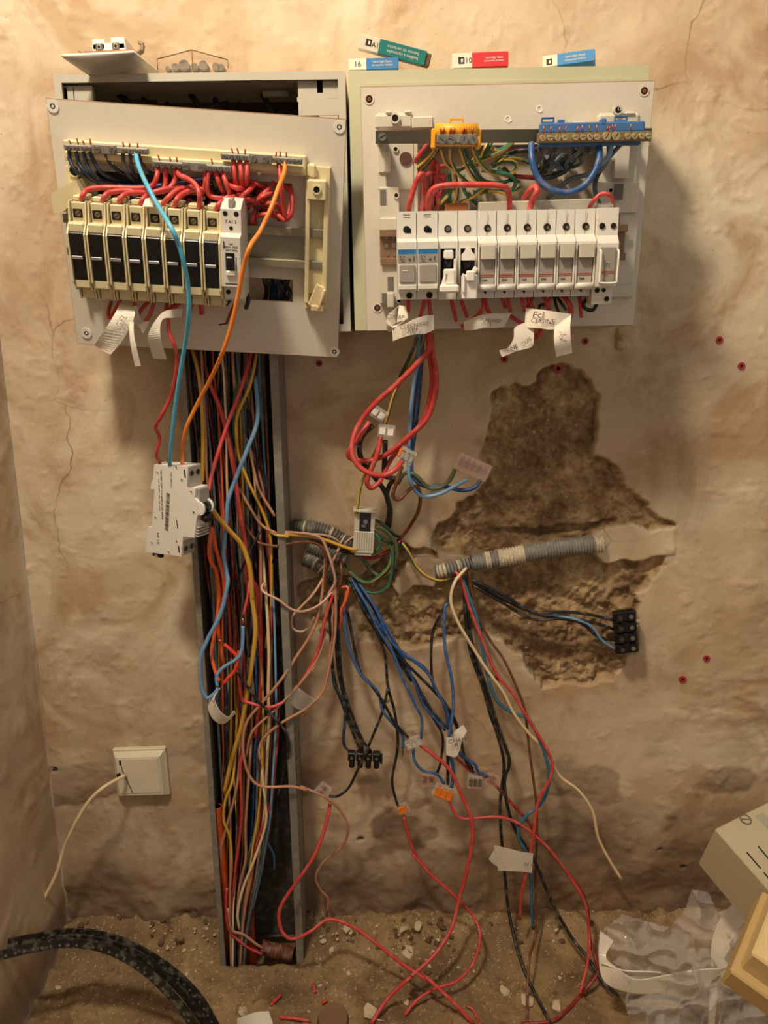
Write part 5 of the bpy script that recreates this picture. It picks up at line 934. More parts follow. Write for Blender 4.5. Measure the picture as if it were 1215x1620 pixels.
wire('yellow', 'thick yellow wire from the hanging breaker down the trunking', Z('I', (552, 1080, .105), (600, 1145, .095), (662, 1215), (742, 1310, .075), (790, 1450), (805, 1620, .065))+Z('L', (672, 170), (690, 320, .062), (670, 500), (642, 680, .058), (612, 850), (562, 1020, .05), (522, 1200, .045)), 2.7)
wire('flame', 'orange red wire hanging below the breaker toggle, left strand', Z('I', (548, 1190, .095), (530, 1340, .085), (545, 1420), (575, 1470, .075))+Z('L', (495, 130, .07), (480, 300), (455, 440, .072), (470, 530), (495, 600, .082)), 2.1)
wire('flame', 'orange red wire hanging below the breaker toggle, right strand', Z('I', (550, 1200, .090), (575, 1330, .080), (615, 1480), (630, 1620, .07))+Z('L', (500, 180), (490, 300, .06), (520, 520, .06)), 2.1)
wire('tan', 'tan wire leaving the trunking toward the wall conduits, upper', Z('I', (720, 560, .04), (780, 650), (812, 800, .045), (852, 950), (950, 1120, .058)), 1.7)
wire('tan', 'tan wire leaving the trunking toward the wall conduits, middle', Z('I', (722, 940, .042), (800, 1080), (870, 1180, .05), (965, 1232, .058)), 1.7)
wire('brown', 'brown wire leaving the trunking toward the wall conduits, lower', Z('I', (735, 1140, .042), (830, 1275, .05), (900, 1305), (975, 1315, .058)), 1.8)
wire('yellow', 'yellow wire leaving the trunking through its edge', Z('I', (900, 1200, .05), (960, 1240, .058), (1040, 1250, .060)), 1.7)
wire('tan', 'tan and olive wire swinging low in the trunking', Z('I', (730, 560, .035), (800, 700, .04), (880, 960, .04), (900, 1180), (905, 1400, .03)), 1.5)
wire('scarlet', 'scarlet wire with a stripped end knotted in the trunking', Z('L', (522, 402, .078), (560, 435), (592, 475, .078), (580, 540), (545, 580), (520, 612, .082)), 2.1, bare='a')
wire('lightblue', 'pale blue wire with a stripped end knotted in the trunking', Z('L', (485, 625, .082), (482, 575), (512, 530, .080), (590, 480), (615, 435), (622, 360), (622, 305, .075)), 2.0, bare='b')
wire('red', 'red wire behind the knot in the trunking', Z('L', (625, 245, .07), (650, 130, .06), (655, 60, .05)), 1.6)
wire('red', 'red wire dropping from the knot', Z('L', (600, 440, .07), (600, 560, .06), (612, 680), (628, 712, .06)), 1.8)
wire('pink', 'pink red wire crossing the trunking low', Z('L', (632, 706, .06), (700, 728, .064), (770, 738), (838, 712, .060)), 1.7)
wire('black', 'black wire crossing the trunking and bulging past its right edge', Z('L', (590, 540, .065), (640, 620, .066), (700, 700), (790, 795, .066), (850, 870), (866, 960, .062), (850, 1060), (800, 1240, .04)), 1.8)
wire('black', 'thin black wire crossing the upper trunking', Z('I', (865, 1200, .05), (790, 1350, .056), (730, 1480), (680, 1600, .050))+Z('L', (570, 60, .05), (545, 130, .045)), 1.3)
# procedural filling: the packed bundle
ENV = [(552, 290, 420), (700, 302, 427), (850, 318, 433), (1000, 332, 438), (1150, 342, 441), (1300, 352, 432), (1400, 357, 412), (1460, 360, 396), (1524, 364, 388)]
def env(y):
    for (y0, a0, b0), (y1, a1, b1) in zip(ENV, ENV[1:]):
        if y <= y1: t = max(0, (y-y0)/(y1-y0)); return a0+(a1-a0)*t, b0+(b1-b0)*t
    return ENV[-1][1:]
rb = random.Random(11)
pal = ['red', 'darkred', 'darkred', 'black', 'black', 'black', 'black', 'navy', 'navy', 'grey', 'slate', 'brown', 'slate', 'yellow', 'yellow', 'yellow', 'tan', 'tan', 'brown', 'grey', 'grey', 'lightblue', 'blue', 'green', 'darkgreen', 'violet', 'cream', 'flame', 'slate', 'tan']
nm = {'red': 'red', 'darkred': 'dark red', 'black': 'black', 'navy': 'dark blue', 'slate': 'slate blue', 'yellow': 'yellow', 'tan': 'tan', 'brown': 'brown', 'grey': 'grey', 'lightblue': 'pale blue', 'blue': 'blue', 'green': 'green and yellow', 'darkgreen': 'dark green', 'violet': 'violet', 'cream': 'cream', 'flame': 'orange red'}
for k in range(84):
    u = rb.random(); u2 = min(1, max(0, u+rb.gauss(0, .22))); w0 = .007+.036*rb.random(); ph = rb.random()*6; am = rb.uniform(.02, .09); pts = []
    for y in range(540, 1541, 50):
        a, b_ = env(y); t = (y-540)/1000; uu = u*(1-t)+u2*t+am*math.sin(ph+t*9+rb.uniform(-.3, .3)); uu = .03+.94*min(1, max(0, uu))
        pts.append((a+(b_-a)*uu, y, w0+(.012*math.sin(ph+t*7) if True else 0)))
    pts = [(x, y, min(.050, max(.006, w))) for x, y, w in pts]
    if rb.random() < .25: pts = pts[:rb.randint(8, 14)]
    c = rb.choice(pal)
    wire(c, f'{nm[c]} wire in the packed bundle inside the grey trunking', pts, rb.choice([1.3, 1.5, 1.7, 1.9]), None, f'{nm[c]} wires in the trunking bundle', stripe='yellow' if c == 'green' else None)
# frontmost bundle strands seen lower down
lows = [('red', [(305, 0, .05), (312, 200, .05), (300, 330), (280, 480, .045), (262, 700), (300, 820, .045), (400, 870, .036)]), ('tan', [(345, 30, .048), (330, 260, .05), (330, 420, .05), (300, 560), (290, 700, .045)]),
        ('cream', [(410, 0, .05), (425, 150, .052), (425, 260), (370, 430, .052), (318, 560), (292, 680, .05), (300, 760, .045)]), ('red', [(470, 0, .046), (450, 160, .048), (400, 300, .048), (360, 430, .045), (330, 560, .04)]),
        ('yellow', [(270, 30, .052), (232, 140, .054), (225, 240), (255, 320, .05), (262, 460), (250, 640, .045), (262, 780, .04)]), ('tan', [(290, 60, .05), (232, 290), (212, 380, .05), (215, 520, .045), (240, 740, .04)]),
        ('grey', [(385, 100, .044), (380, 260), (340, 420, .045), (310, 600), (300, 900, .03)]), ('red', [(240, 560, .05), (235, 640, .052), (250, 760), (330, 840, .05), (410, 880, .045)]), ('tan', [(245, 660, .053), (262, 760, .053), (320, 785), (380, 830, .05), (415, 850, .045)]),
        ('lightblue', [(430, 280, .012), (440, 350, .01), (465, 400, .008), (468, 470, .006)])]
for k, (c, q) in enumerate(lows):
    if q[0][1] < 120: q = [(q[0][0]*.6+q[0][0]*.4+20, -420, .012), (q[0][0]+15, -200, .030)]+q
    wire(c, f'{nm[c]} wire at the front of the lower trunking bundle, '+['curving to the floor conduit', 'straight in the middle', 'bowing to the right', 'slanting from upper right', 'passing the orange tube', 'close to the left wall', 'hidden behind the others', 'bending into the floor conduit', 'lying over the red bend', 'ending loose on the back'][k], Z('N', *q), 1.7)
# ================================================================ CONDUITS
def corrugated(label, pts, r, col, pitch=.0030, amp=.16, name='corrugated_conduit', whites=None, fr=None):
    W = [Vector(P(*p)) for p in fill(pts)]; S = spline(W, 40); L = [0]
    for a, b_ in zip(S, S[1:]): L.append(L[-1]+(b_-a).length)
    n = int(L[-1]/pitch*6); out = []; j = 0
    for i in range(n+1):
        d = L[-1]*i/n
        while j < len(L)-2 and L[j+1] < d: j += 1
        t = (d-L[j])/max(1e-9, L[j+1]-L[j]); out.append(S[j].lerp(S[j+1], t))
    c = out[0].copy(); mb = MB(); R_ = lambda t: 1-amp*(.5-.5*math.cos(2*math.pi*t*L[-1]/pitch))**2
    mb.tube([q-c for q in out], r, 20, 0, None, R_, cap=False)
    mb.tube([q-c for q in out], r*.76, 14, 1, None, None, cap=False)
    if whites:
        m0 = 20
        for i in range(n):
            u = i/n
            if any(a < u < b_ for a, b_ in whites):
                for kk in range(20): mb.m[i*20+kk] = 2
    o = mb.build(name, [col, M_['hole'], mat('plaster_smeared_conduit', srgb('cfc3aa'), .8, 0, .35, 300)], None, Matrix.Translation(c), recalc=False)
    return tag(o, label, 'conduit')
gc = mat('grey_conduit', srgb('7f7c75'), .5, 0, .15, 120, 0, 300, .35); dc = mat('dusty_black_conduit', srgb('5c5850'), .5, 0, .3, 150, 0, 300, .5)
corrugated('light grey ribbed conduit set across the rubble into the fresh plaster', Z('K', (188, 766, .012), (300, 748), (450, 722, .012), (640, 700, .004)), .0108, gc, .0036, .20, whites=[(.10, .14), (.20, .40), (.93, 1)])
corrugated('short torn stub of conduit left of the long grey one', Z('K', (62, 800, .010), (95, 792, .012), (140, 780), (185, 768, .008)), .0085, gc, .0040, .30, whites=[(.1, .3), (.6, .7)])
corrugated('upper of the three dusty black conduits right of the trunking', Z('S', (50, 160, .004), (150, 168, .012), (300, 190), (450, 240, .016), (560, 310), (655, 345, .018)), .0092, dc, .0034, .2, whites=[(.2, .22), (.6, .63), (.8, .84)])
corrugated('middle dusty conduit half hidden under the wires', Z('S', (210, 370, .004), (330, 420, .010), (450, 460), (590, 520, .014)), .0090, dc, .0034, .2)
corrugated('lowest dusty black conduit, pointing down to the right', Z('S', (165, 500, .006), (230, 530, .012), (340, 600, .016), (480, 740, .018)), .0092, dc, .0034, .2, whites=[(.3, .33), (.5, .54)])
corrugated('brown ribbed floor conduit entering the foot of the trunking', Z('N', (405, 845, .030), (460, 860), (520, 872, .032), (563, 880, .034)), .0095, mat('brown_floor_conduit', srgb('6e3c26'), .6, 0, .2, 120, 0, 300, .3), .0040, .12)
def orange_tube(label, pts, r):
    W = [Vector(P(*p)) for p in fill(pts)]; S = spline(W, 10); c = S[0].copy(); mb = MB(); mb.tube([q-c for q in S], r, 18, 0, cap=False); mb.tube([q-c for q in S], r*.82, 14, 1, cap=False)
    e = (S[0]-S[1]).normalized(); a = e.orthogonal().normalized(); b_ = e.cross(a); vv = []
    for rr in (r, r*.82): vv += [(a*math.cos(t)+b_*math.sin(t))*rr for t in [2*math.pi*i/18 for i in range(18)]]
    mb.add(vv, [(i, (i+1) % 18, 18+(i+1) % 18, 18+i) for i in range(18)], 0)
    tag(mb.build('orange_conduit', [M_['orangec'], M_['hole']], None, Matrix.Translation(c), recalc=False), label, 'conduit')
orange_tube('orange tube standing at the left of the trunking, open at the top', Z('N', (195, 168, .048), (208, 330, .046), (225, 500, .042), (238, 700, .036), (262, 915, .026)), .0056)
orange_tube('orange tube in the lower middle of the trunking', Z('N', (350, 470, .014), (348, 600, .018), (345, 760, .018), (365, 915, .016)), .0078)

# ================================================================ HANGING BREAKER
def hanging_mcb():
    fr = fat(281, 808, .105, rot=0, yaw=0); B = Matrix(((1, 0, 0), (0, 0, -1), (0, 1, 0)))
    R = B @ Matrix.Rotation(math.radians(-33), 3, 'Y') @ Matrix.Rotation(math.radians(4), 3, 'X') @ Matrix.Rotation(math.radians(-4.5), 3, 'Z')
    fr = Frame(P(281, 808, .105), R.col[0], R.col[1], R.col[2])
    out = [(180, 98), (700, 130), (690, 455), (818, 470), (806, 610), (850, 680), (865, 850), (835, 920), (800, 1222), (625, 1205), (600, 1510), (55, 1440), (82, 1058), (150, 1060), (188, 480), (125, 470), (145, 340), (165, 340)]
    pl = [fr.loc(225+x/9.72, 725+y/9.72) for x, y in out]; T = .0177
    t = thing('circuit_breaker', 'loose white breaker hanging on its side in front of the trunking', 'circuit breaker', fr.M)
    mb = MB(); mb.prism(pl, -T, 0); mb.build('body', M_['white2'], t)
    def w(x, y, n=.0): return fr.loc(225+x/9.72, 725+y/9.72, n)
    # front faces with screws (look along +x of the frame)
    for (yy0, yy1, x_, c1, c2) in ((150, 330, 700, 245, 0), (1340, 1480, 612, 1405, 0)):
        p = w(x_, (yy0+yy1)/2); mb = MB()
        for s in (-.0047, -.0130): mb.cyl((p[0]-.001, p[1], s), (p[0]+.0004, p[1], s), .0030, 14); mb.cyl((p[0], p[1], s), (p[0]+.0008, p[1], s), .0018, 10, 1)
        mb.build('terminal_screw', [M_['hole'], M_['steel']], t)
        a = w(x_, yy0); c = w(x_-5, yy1+ (60 if yy0 < 500 else 0)); mb = MB()
    a = w(700, 135); c = w(690, 455); MB().box((a[0]-.0008, (a[1]+c[1])/2, -T/2), (.0022, abs(a[1]-c[1])-.001, T-.0012), .0003).build('terminal_face', M_['greyp'], t)
    a = w(625, 1205); c = w(600, 1500); MB().box(((a[0]+c[0])/2-.0005, (a[1]+c[1])/2, -T/2), (.0024, abs(a[1]-c[1])-.001, T-.0012), .0003, 0, math.radians(-5)).build('terminal_face', M_['greyp'], t)
    for (x_, y_) in ((700, 245), (612, 1400)):
        p = w(x_, y_); mb = MB()
        for s in (-.0047, -.0130): mb.cyl((p[0], p[1], s), (p[0]+.0010, p[1], s), .0031, 14); mb.box((p[0]+.0011, p[1], s), (.0003, .0046, .0008), 0, 1)
        mb.build('terminal_screw', [M_['dsteel'], M_['hole']], t)
    p = w(812, 600); mb = MB(); mb.box((p[0]+.0012, p[1], -T/2-.001), (.004, .0165, T-.004), .0005); mb.build('label_window', M_['greyp'], t)
    p = w(855, 780); mb = MB(); mb.cyl((p[0], p[1], -.0015), (p[0], p[1], -.004), .0072, 18); mb.cyl((p[0], p[1], -T+.0015), (p[0], p[1], -T+.004), .0072, 18); mb.build('toggle_guard', M_['white2'], t)
    mb = MB(); mb.cyl((p[0], p[1], -.004), (p[0], p[1], -T+.004), .0055, 16); mb.box((p[0]+.0035, p[1]-.0105, -T/2), (.0085, .0085, T-.006), .0015, 0, -.4); mb.build('toggle', M_['blackp'], t)
    p = w(835, 1130); mb = MB()
    for j in range(4): mb.box((p[0]-.0004-j*.0003, p[1]+.004-j*.0032, -T/2), (.004, .0016, T-.002), .0003)
    mb.build('vent_ribs', M_['rim'], t)
    # print on the side
    mb = MB(); y = 0; r_ = random.Random(5)
    a = w(395, 545, .0002); c = w(370, 1110, .0002); L_ = math.hypot(c[0]-a[0], c[1]-a[1]); ang = math.atan2(c[1]-a[1], c[0]-a[0])+math.pi/2
    while y < L_:
        d = r_.choice([.0003, .0005, .0008]); cx = a[0]+(c[0]-a[0])*y/L_; cy = a[1]+(c[1]-a[1])*y/L_; mb.box((cx+.0003, cy, .0001), (.0052, d, .0002), 0, 0, ang); y += d+r_.choice([.0004, .0006, .0009])
    mb.build('barcode', M_['ink'], t)
    for (x_, y_, s_, sz) in ((300, 560, '10A 400V 230V C16 6000 NF EN 60898', .0033), (262, 560, 'C 16  230/400V~  50Hz  3 kA  10 kA', .0023), (450, 330, 'Test 16A L N', .0030), (240, 1230, 'NF CE', .0050)):
        p = w(x_, y_); text(s_, t, p[0], p[1], .0001, sz, M_['ink'], rot=-90-4)
    for (x_, y_, a1, a2) in ((655, 235, .0018, .0085), (565, 1400, .0018, .0080), (538, 1015, .0012, .0090)):
        p = w(x_, y_); MB().box((p[0], p[1], .0001), (a1, a2, .0002), 0, 0, .1).build('printed_mark', M_['ink'], t)
    for (x_, y_) in ((235, 215), (610, 330), (755, 515), (795, 830), (530, 1275), (150, 1300), (205, 905), (410, 1440), (525, 135)):
        p = w(x_, y_); MB().ring(p, .0018, .0011, -.0002, .0004, 12).cyl((p[0], p[1], 0), (p[0], p[1], .0002), .0011, 10, 1).build('rivet_hole', [M_['white'], M_['dsteel']], t)
    p = w(200, 1490); MB().box((p[0], p[1], -.004), (.014, .006, .005), .001).box((p[0], p[1]-.0005, -.0012), (.004, .002, .001), 0, 1).build('rail_clip', [M_['blackp'], M_['greyp']], t)
    p = w(350, 50); MB().ring(p, .0024, .0014, -.006, -.004, 14).build('metal_eyelet', M_['steel'], t)
hanging_mcb()

# ================================================================ SMALL CONNECTORS
def lever_connector(label, px, py, w, rot, ways, body=(.0055, .0125, .0075), levers=False, yaw=0, pitch=0, matl='clear', inner='steel', cover=None):
    fr = fat(px, py, w, rot, yaw, pitch); W_ = body[0]*ways+.0015; t = thing('wire_connector', label, 'connector', fr.M)
    mb = MB(); mb.box((0, 0, 0), (W_, body[1], body[2]), .0006); mb.box((0, body[1]*.32, body[2]*.5), (W_*.98, body[1]*.3, .0016), .0004); mb.build('housing', M_[matl], t)
    for k in range(ways):
        x = (k-(ways-1)/2)*body[0]
        MB().box((x, .0010, .0012), (body[0]*.62, body[1]*.50, .0022), .0003).box((x, body[1]*.33, .0015), (body[0]*.5, .0016, .0034), .0003).build('clamp', M_[inner], t)
        if levers: MB().box((x, -.0008, body[2]*.5+.0004), (body[0]*.86, body[1]*.72, .0018), .0004).box((x, -.0052, body[2]*.5+.0015), (body[0]*.7, .002, .0012), .0003).build('lever', M_['lever'], t)
        if cover: MB().box((x, 0, body[2]*.5+.0003), (body[0]*.78, body[1]*.6, .0010), .0003).build('cover', M_[cover], t)
    return t
c1_ = lever_connector('top clear connector with an orange lever joining red and black wires', *[440+535/3.375, 540+385/3.375], .060, -35, 2, (.0085, .0130, .0080), cover='white', inner='steel')
def reparent(o, p): m = o.matrix_world.copy(); bpy.context.view_layer.update(); m = o.matrix_world.copy(); o.parent = p; o.matrix_parent_inverse = p.matrix_world.inverted(); o.matrix_world = m
MB().box((-.0085, .001, .003), (.003, .008, .004), .0006).build('lever', M_['lever'], c1_)
lever_connector('middle clear connector with white cover below the top one', 440+578/3.375, 540+478/3.375, .064, -8, 2, (.0085, .0135, .0080), cover='white2')
c3 = lever_connector('third clear connector with orange lever, where red meets brown', 440+688/3.375, 540+612/3.375, .076, -28, 3, (.0052, .0150, .0085), cover='greyp')
mb = MB(); mb.box((-.0085, .0005, .003), (.003, .009, .005), .0006); mb.build('lever', M_['lever'], c3)
lever_connector('five-way clear pink connector with blue wires on the right', 440+1040/3.375, 540+672/3.375, .053, -24, 5, (.0071, .0190, .0085), matl='pinkclear')
lever_connector('white topped clear connector, the red wire leaves its right side', 620+175/5.0625, 1120+278/5.0625, .036, 22, 3, (.0062, .0125, .0085), cover='chassis')
lever_connector('small brownish clear connector left of the orange levers', 620+290/5.0625, 1120+580/5.0625, .026, 5, 2, (.0075, .0150, .0070), matl='pinkclear', inner='brownc')
lever_connector('clear connector with two orange levers below the paper tag', 620+415/5.0625, 1120+668/5.0625, .033, -24, 3, (.0078, .0175, .0085), levers=True)
lever_connector('clear silvery connector right of the paper tag', 620+665/5.0625, 1120+582/5.0625, .030, -3, 3, (.0056, .0175, .0085), cover='steel')
lever_connector('narrow tilted brownish connector on the red wire', 620+805/5.0625, 1120+575/5.0625, .030, 62, 2, (.0060, .0175, .0075), matl='pinkclear', inner='brownc')
lever_connector('small levered connector seen edge-on at the end of the long black wire', 620+92/5.0625, 1120+800/5.0625, .030, -65, 2, (.0052, .0130, .0060), levers=True, yaw=0, inner='copper')
lever_connector('clear connector where the black and red wires meet beside the trunking', 280+700/3.0375, 1220+92/3.0375, .034, 48, 2, (.0078, .0150, .0080), inner='copper')
# small grey terminal
fr = fat(460/3.375+440, 1010/3.375+540, .030, -4); t = thing('junction_terminal', 'small off-white ribbed terminal housing with the earth wires around it', 'connector', fr.M)
s = mpp(576, 840, .03)
mb = MB(); mb.box((0, -.012*1, 0), (.0235, .026, .016), .001); mb.box((0, .0130, 0), (.0235, .024, .013), .0008); mb.box((0, .0250, .003), (.027, .003, .018), .0006)
for k in range(7): mb.box((-.008+k*.0027, -.010, .0085), (.0012, .020, .0015), .0003)
mb.box((0, -.026, 0), (.019, .004, .013), .0006)
mb.build('housing', M_['chassis'], t)
mb = MB(); mb.box((.0005, .0110, .0068), (.0125, .0215, .001)); mb.build('opening', M_['blackp'], t); MB().cyl((.001, .012, .0073), (.001, .012, .0085), .0026, 12).box((-.001, .007, .0075), (.004, .003, .001)).build('screw', M_['steel'], t)
def black_strip(name, label, px, py, w, rot, n, sx, sy, horiz, yaw=0, pitch=0):
    fr = fat(px, py, w, rot, yaw, pitch); t = thing(name, label, 'terminal strip', fr.M)
    for k in range(n):
        o = (k-(n-1)/2)*(sx if horiz else sy); mb = MB()
        if horiz:
            mb.box((o, .003, 0), (sx*.92, .011, .010), .001); mb.box((o+.0004, -.0062, .001), (sx*.66, .011, .009), .0016); c1, c2 = (o, .003, .005), None
            mb.cyl((o, .003, .004), (o, .003, .0068), .0030, 12)
        else:
            mb.box((0, o, 0), (sx, sy*.93, .009), .001)
            for s_ in (-1, 1): mb.cyl((s_*sx*.24, o, .003), (s_*sx*.24, o, .0068), sy*.36, 14)
            mb.box((0, o, .004), (sx*.18, sy*.5, .003), .0005)
        mb.build('pole', M_['blackp'], t)
        for s_ in ((-1, 1) if not horiz else (0,)):
            x = s_*sx*.24 if not horiz else o; y = o if not horiz else .003
            MB().cyl((x, y, .0062), (x, y, .0071), sy*.20 if not horiz else .0017, 10).build('screw', M_['steel'] if s_ >= 0 else M_['dsteel'], t)
    if horiz: MB().box((sx*(n/2)+.001, 0, 0), (.003, .013, .006), .001).build('end_tab', M_['blackp'], t)
black_strip('terminal_strip', 'black four-pole terminal strip lying on the rubble edge', 960+430/14.73, 940+870/14.73, .020, 7, 4, .0265, .0133, False)
black_strip('terminal_strip', 'small black four-pole terminal strip hanging on black wires', 530+620/13.5, 1160+530/13.5, .026, -3, 4, .0100, .011, True)

# ================================================================ PAPER TAGS
pp = M_['paper']
def tag_text(s, px, py, w, size, rot, parent, yaw=0, sx=1.0, m='pencil', pitch=0):
    bpy.context.view_layer.update(); fr = fat(px, py, w, rot, yaw, pitch); o = text(s, None, 0, 0, 0, size, M_[m], 0, fr.M, sx, .15, 'handwriting'); bpy.context.view_layer.update(); reparent(o, parent)
def V(x, y, w): return (140+x/7.594, 470+y/7.594, w)
t1 = strip('paper_tag', [(V(375, 70, .135), V(500, 90, .135)), (V(340, 160, .150), V(560, 200, .150)), (V(230, 340, .156), V(480, 400, .152)), (V(120, 500, .150), V(380, 560, .150)), (V(70, 580, .142), V(265, 690, .146))], 'wide masking paper tag with faint writing at the lower left of the tilted board', 'tag', pp)
tag_text('CONGEL', *V(330, 390, .1575)[:2], .1580, .0078, 52, t1, m='greyp')
tag(strip('paper_tag', [(V(490, 240, .150), V(545, 270, .150)), (V(490, 400, .156), V(545, 420, .156)), (V(510, 600, .156), V(575, 590, .156)), (V(560, 828, .150), V(630, 825, .150))], None, None, pp), 'narrow paper strip hanging beside the wide tag', 'tag')
strip('paper_tag', [(V(500, 120, .130), V(580, 100, .130)), (V(530, 280, .136), V(640, 280, .132)), (V(600, 350, .138), V(720, 290, .136)), (V(650, 440, .136), V(725, 330, .134))], 'crumpled bit of paper tape wrapped on the red wires', 'tag', pp)
strip('paper_tag', [(V(1130, 140, .130), V(1110, 240, .128)), (V(1000, 150, .150), V(1010, 250, .150)), (V(880, 190, .156), V(900, 260, .156)), (V(760, 350, .160), V(862, 350, .158)), (V(712, 480, .158), V(865, 470, .158)), (V(735, 590, .150), V(895, 600, .152)), (V(780, 735, .140), V(942, 745, .144))], 'curled paper tag folded over the red wires, right of the wide one', 'tag', pp)
t0 = strip('paper_tag', [((60+380/4.05, 300+585/4.05, .115), (60+500/4.05, 300+590/4.05, .115)), ((60+375/4.05, 300+705/4.05, .115), (60+505/4.05, 300+712/4.05, .115))], 'paper label stuck on the board under the first cream holders', 'tag', pp)
tag_text('FR', 60+400/4.05, 300+620/4.05, .1165, .007, 80, t0)
strip('paper_tag', [((60+670/4.05, 300+110/4.05, .175), (60+690/4.05, 300+60/4.05, .170)), ((60+745/4.05, 300+112/4.05, .178), (60+730/4.05, 300+50/4.05, .172))], 'small white paper flag behind the turquoise lead', 'tag', pp)
def X(x, y, w): return (600+x/7.594, 460+y/7.594, w)
t2 = strip('paper_tag', [(X(240, 175, .140), X(240, 300, .140)), (X(180, 225, .150), X(200, 380, .150)), (X(105, 290, .156), X(150, 420, .156)), (X(85, 400, .156), X(170, 440, .158)), (X(110, 490, .150), X(270, 380, .156)), (X(200, 460, .148), X(330, 320, .154))], 'rounded paper tag with handwriting, leftmost under the white breakers', 'tag', pp)
tag_text('CUIERP', *X(190, 315, .159), .0050, -4, t2)
strip('paper_tag', [(X(240, 175, .148), X(320, 190, .150)), (X(220, 300, .152), X(340, 300, .152)), (X(210, 380, .152), X(340, 340, .152))], 'paper flap standing up beside the red wire', 'tag', pp)
t3 = strip('paper_tag', [(X(150, 440, .156), X(165, 605, .154)), (X(300, 400, .162), X(280, 560, .160)), (X(420, 340, .163), X(420, 525, .161)), (X(560, 300, .158), X(540, 520, .158)), (X(655, 290, .148), X(655, 470, .150))], 'long paper tag wrapped round two red wires, written CUISINIERE', 'tag', pp)
tag_text('CUISINIERE', *X(420, 420, .1640), .0054, 7, t3, sx=1.0); tag_text('P.P.P', *X(405, 475, .1635), .0045, 7, t3)
def Y_(x, y, w): return (760+x/7.594, 470+y/7.594, w)
t4 = strip('paper_tag', [(Y_(-190, 400, .128), Y_(-200, 300, .130)), (Y_(-100, 400, .136), Y_(-20, 225, .136)), (Y_(60, 370, .138), Y_(120, 200, .136)), (Y_(170, 372, .136), Y_(250, 200, .134)), (Y_(280, 360, .130), Y_(370, 190, .130))], 'curved paper tag under the middle of the white breakers, written PLACARD', 'tag', pp)
tag_text('PLACARD', *Y_(120, 280, .1400), .0044, -5, t4); tag_text('1', *Y_(120, 335, .1400), .0046, -5, t4)
t5 = strip('paper_tag', [(Y_(545, 135, .148), Y_(530, 365, .150)), (Y_(720, 150, .156), Y_(710, 375, .158)), (Y_(900, 175, .160), Y_(890, 385, .160)), (Y_(1100, 205, .152), Y_(1020, 270, .156))], 'broad paper tag with two written lines under the right end of the breaker row', 'tag', pp)
tag_text('Ecl', *Y_(690, 215, .1595), .0078, -3, t5, sx=1.2); tag_text('CUISINE', *Y_(745, 290, .1615), .0060, -5, t5)
t6 = strip('paper_tag', [(Y_(1090, 215, .154), Y_(890, 345, .160)), (Y_(1080, 330, .164), Y_(882, 440, .164)), (Y_(1085, 500, .166), Y_(888, 560, .166)), (Y_(1105, 670, .160), Y_(915, 718, .160))], 'bright paper tail folded down from the broad tag, rightmost', 'tag', pp)
tag_text('M', *Y_(985, 460, .1675), .0090, 90, t6, m='paper')
t7 = strip('paper_tag', [(Y_(520, 310, .150), Y_(640, 380, .150)), (Y_(410, 370, .152), Y_(640, 500, .152)), (Y_(400, 490, .154), Y_(610, 600, .152)), (Y_(330, 610, .154), Y_(430, 650, .154)), (Y_(230, 640, .148), Y_(260, 720, .148))], 'twisted paper tag hanging to the lower left of the broad one', 'tag', pp)
tag_text('NE', *Y_(400, 605, .1560), .0056, 25, t7); tag_text('CUIS', *Y_(550, 540, .1560), .0050, 35, t7)
t8 = strip('paper_tag', [((620+435/5.0625, 1120+375/5.0625, .044), (620+435/5.0625, 1120+235/5.0625, .044)), ((620+520/5.0625, 1120+385/5.0625, .050), (620+490/5.0625, 1120+230/5.0625, .050)), ((620+565/5.0625, 1120+250/5.0625, .052), (620+500/5.0625, 1120+190/5.0625, .052)), ((620+600/5.0625, 1120+185/5.0625, .046), (620+570/5.0625, 1120+135/5.0625, .046))], 'folded paper tag round the blue wires in the middle, written CHAM', 'tag', pp)
tag_text('CHAM', 620+522/5.0625, 1120+262/5.0625, .0545, .0075, 8, t8); tag_text('R.', 620+522/5.0625, 1120+298/5.0625, .0545, .0070, 8, t8)
t9 = strip('paper_tag', [((640+428/3.0375, 1160+540/3.0375, .048), (640+450/3.0375, 1160+660/3.0375, .048)), ((640+500/3.0375, 1160+555/3.0375, .054), (640+510/3.0375, 1160+662/3.0375, .054)), ((640+560/3.0375, 1160+570/3.0375, .056), (640+560/3.0375, 1160+665/3.0375, .056)), ((640+618/3.0375, 1160+578/3.0375, .054), (640+612/3.0375, 1160+672/3.0375, .054))], 'clear whitish tape flag round the two black wires near the floor', 'tag', mat('translucent_tape', srgb('d8cdbb'), .4, 0, .06, 60))
tag_text('11 C', 640+598/3.0375, 1160+632/3.0375, .0575, .0070, -8, t9)
strip('paper_tag', [((640+405/3.0375, 1160+605/3.0375, .046), (640+420/3.0375, 1160+625/3.0375, .044)), ((640+430/3.0375, 1160+560/3.0375, .050), (640+445/3.0375, 1160+640/3.0375, .048))], 'torn tail of the tape flag near the floor', 'tag', pp)
t10 = strip('paper_tag', [((200+500/3.375, 900+635/3.375, .084), (200+480/3.375, 900+640/3.375, .070)), ((200+470/3.375, 900+690/3.375, .092), (200+435/3.375, 900+720/3.375, .082)), ((200+500/3.375, 900+760/3.375, .096), (200+460/3.375, 900+800/3.375, .086)), ((200+545/3.375, 900+790/3.375, .094), (200+520/3.375, 900+828/3.375, .086)), ((200+575/3.375, 900+755/3.375, .080), (200+585/3.375, 900+770/3.375, .076))], 'paper tag bent into a ring on the pale blue wire in the trunking', 'tag', pp)
tag_text('V', 200+465/3.375, 900+710/3.375, .096, .007, 20, t10)
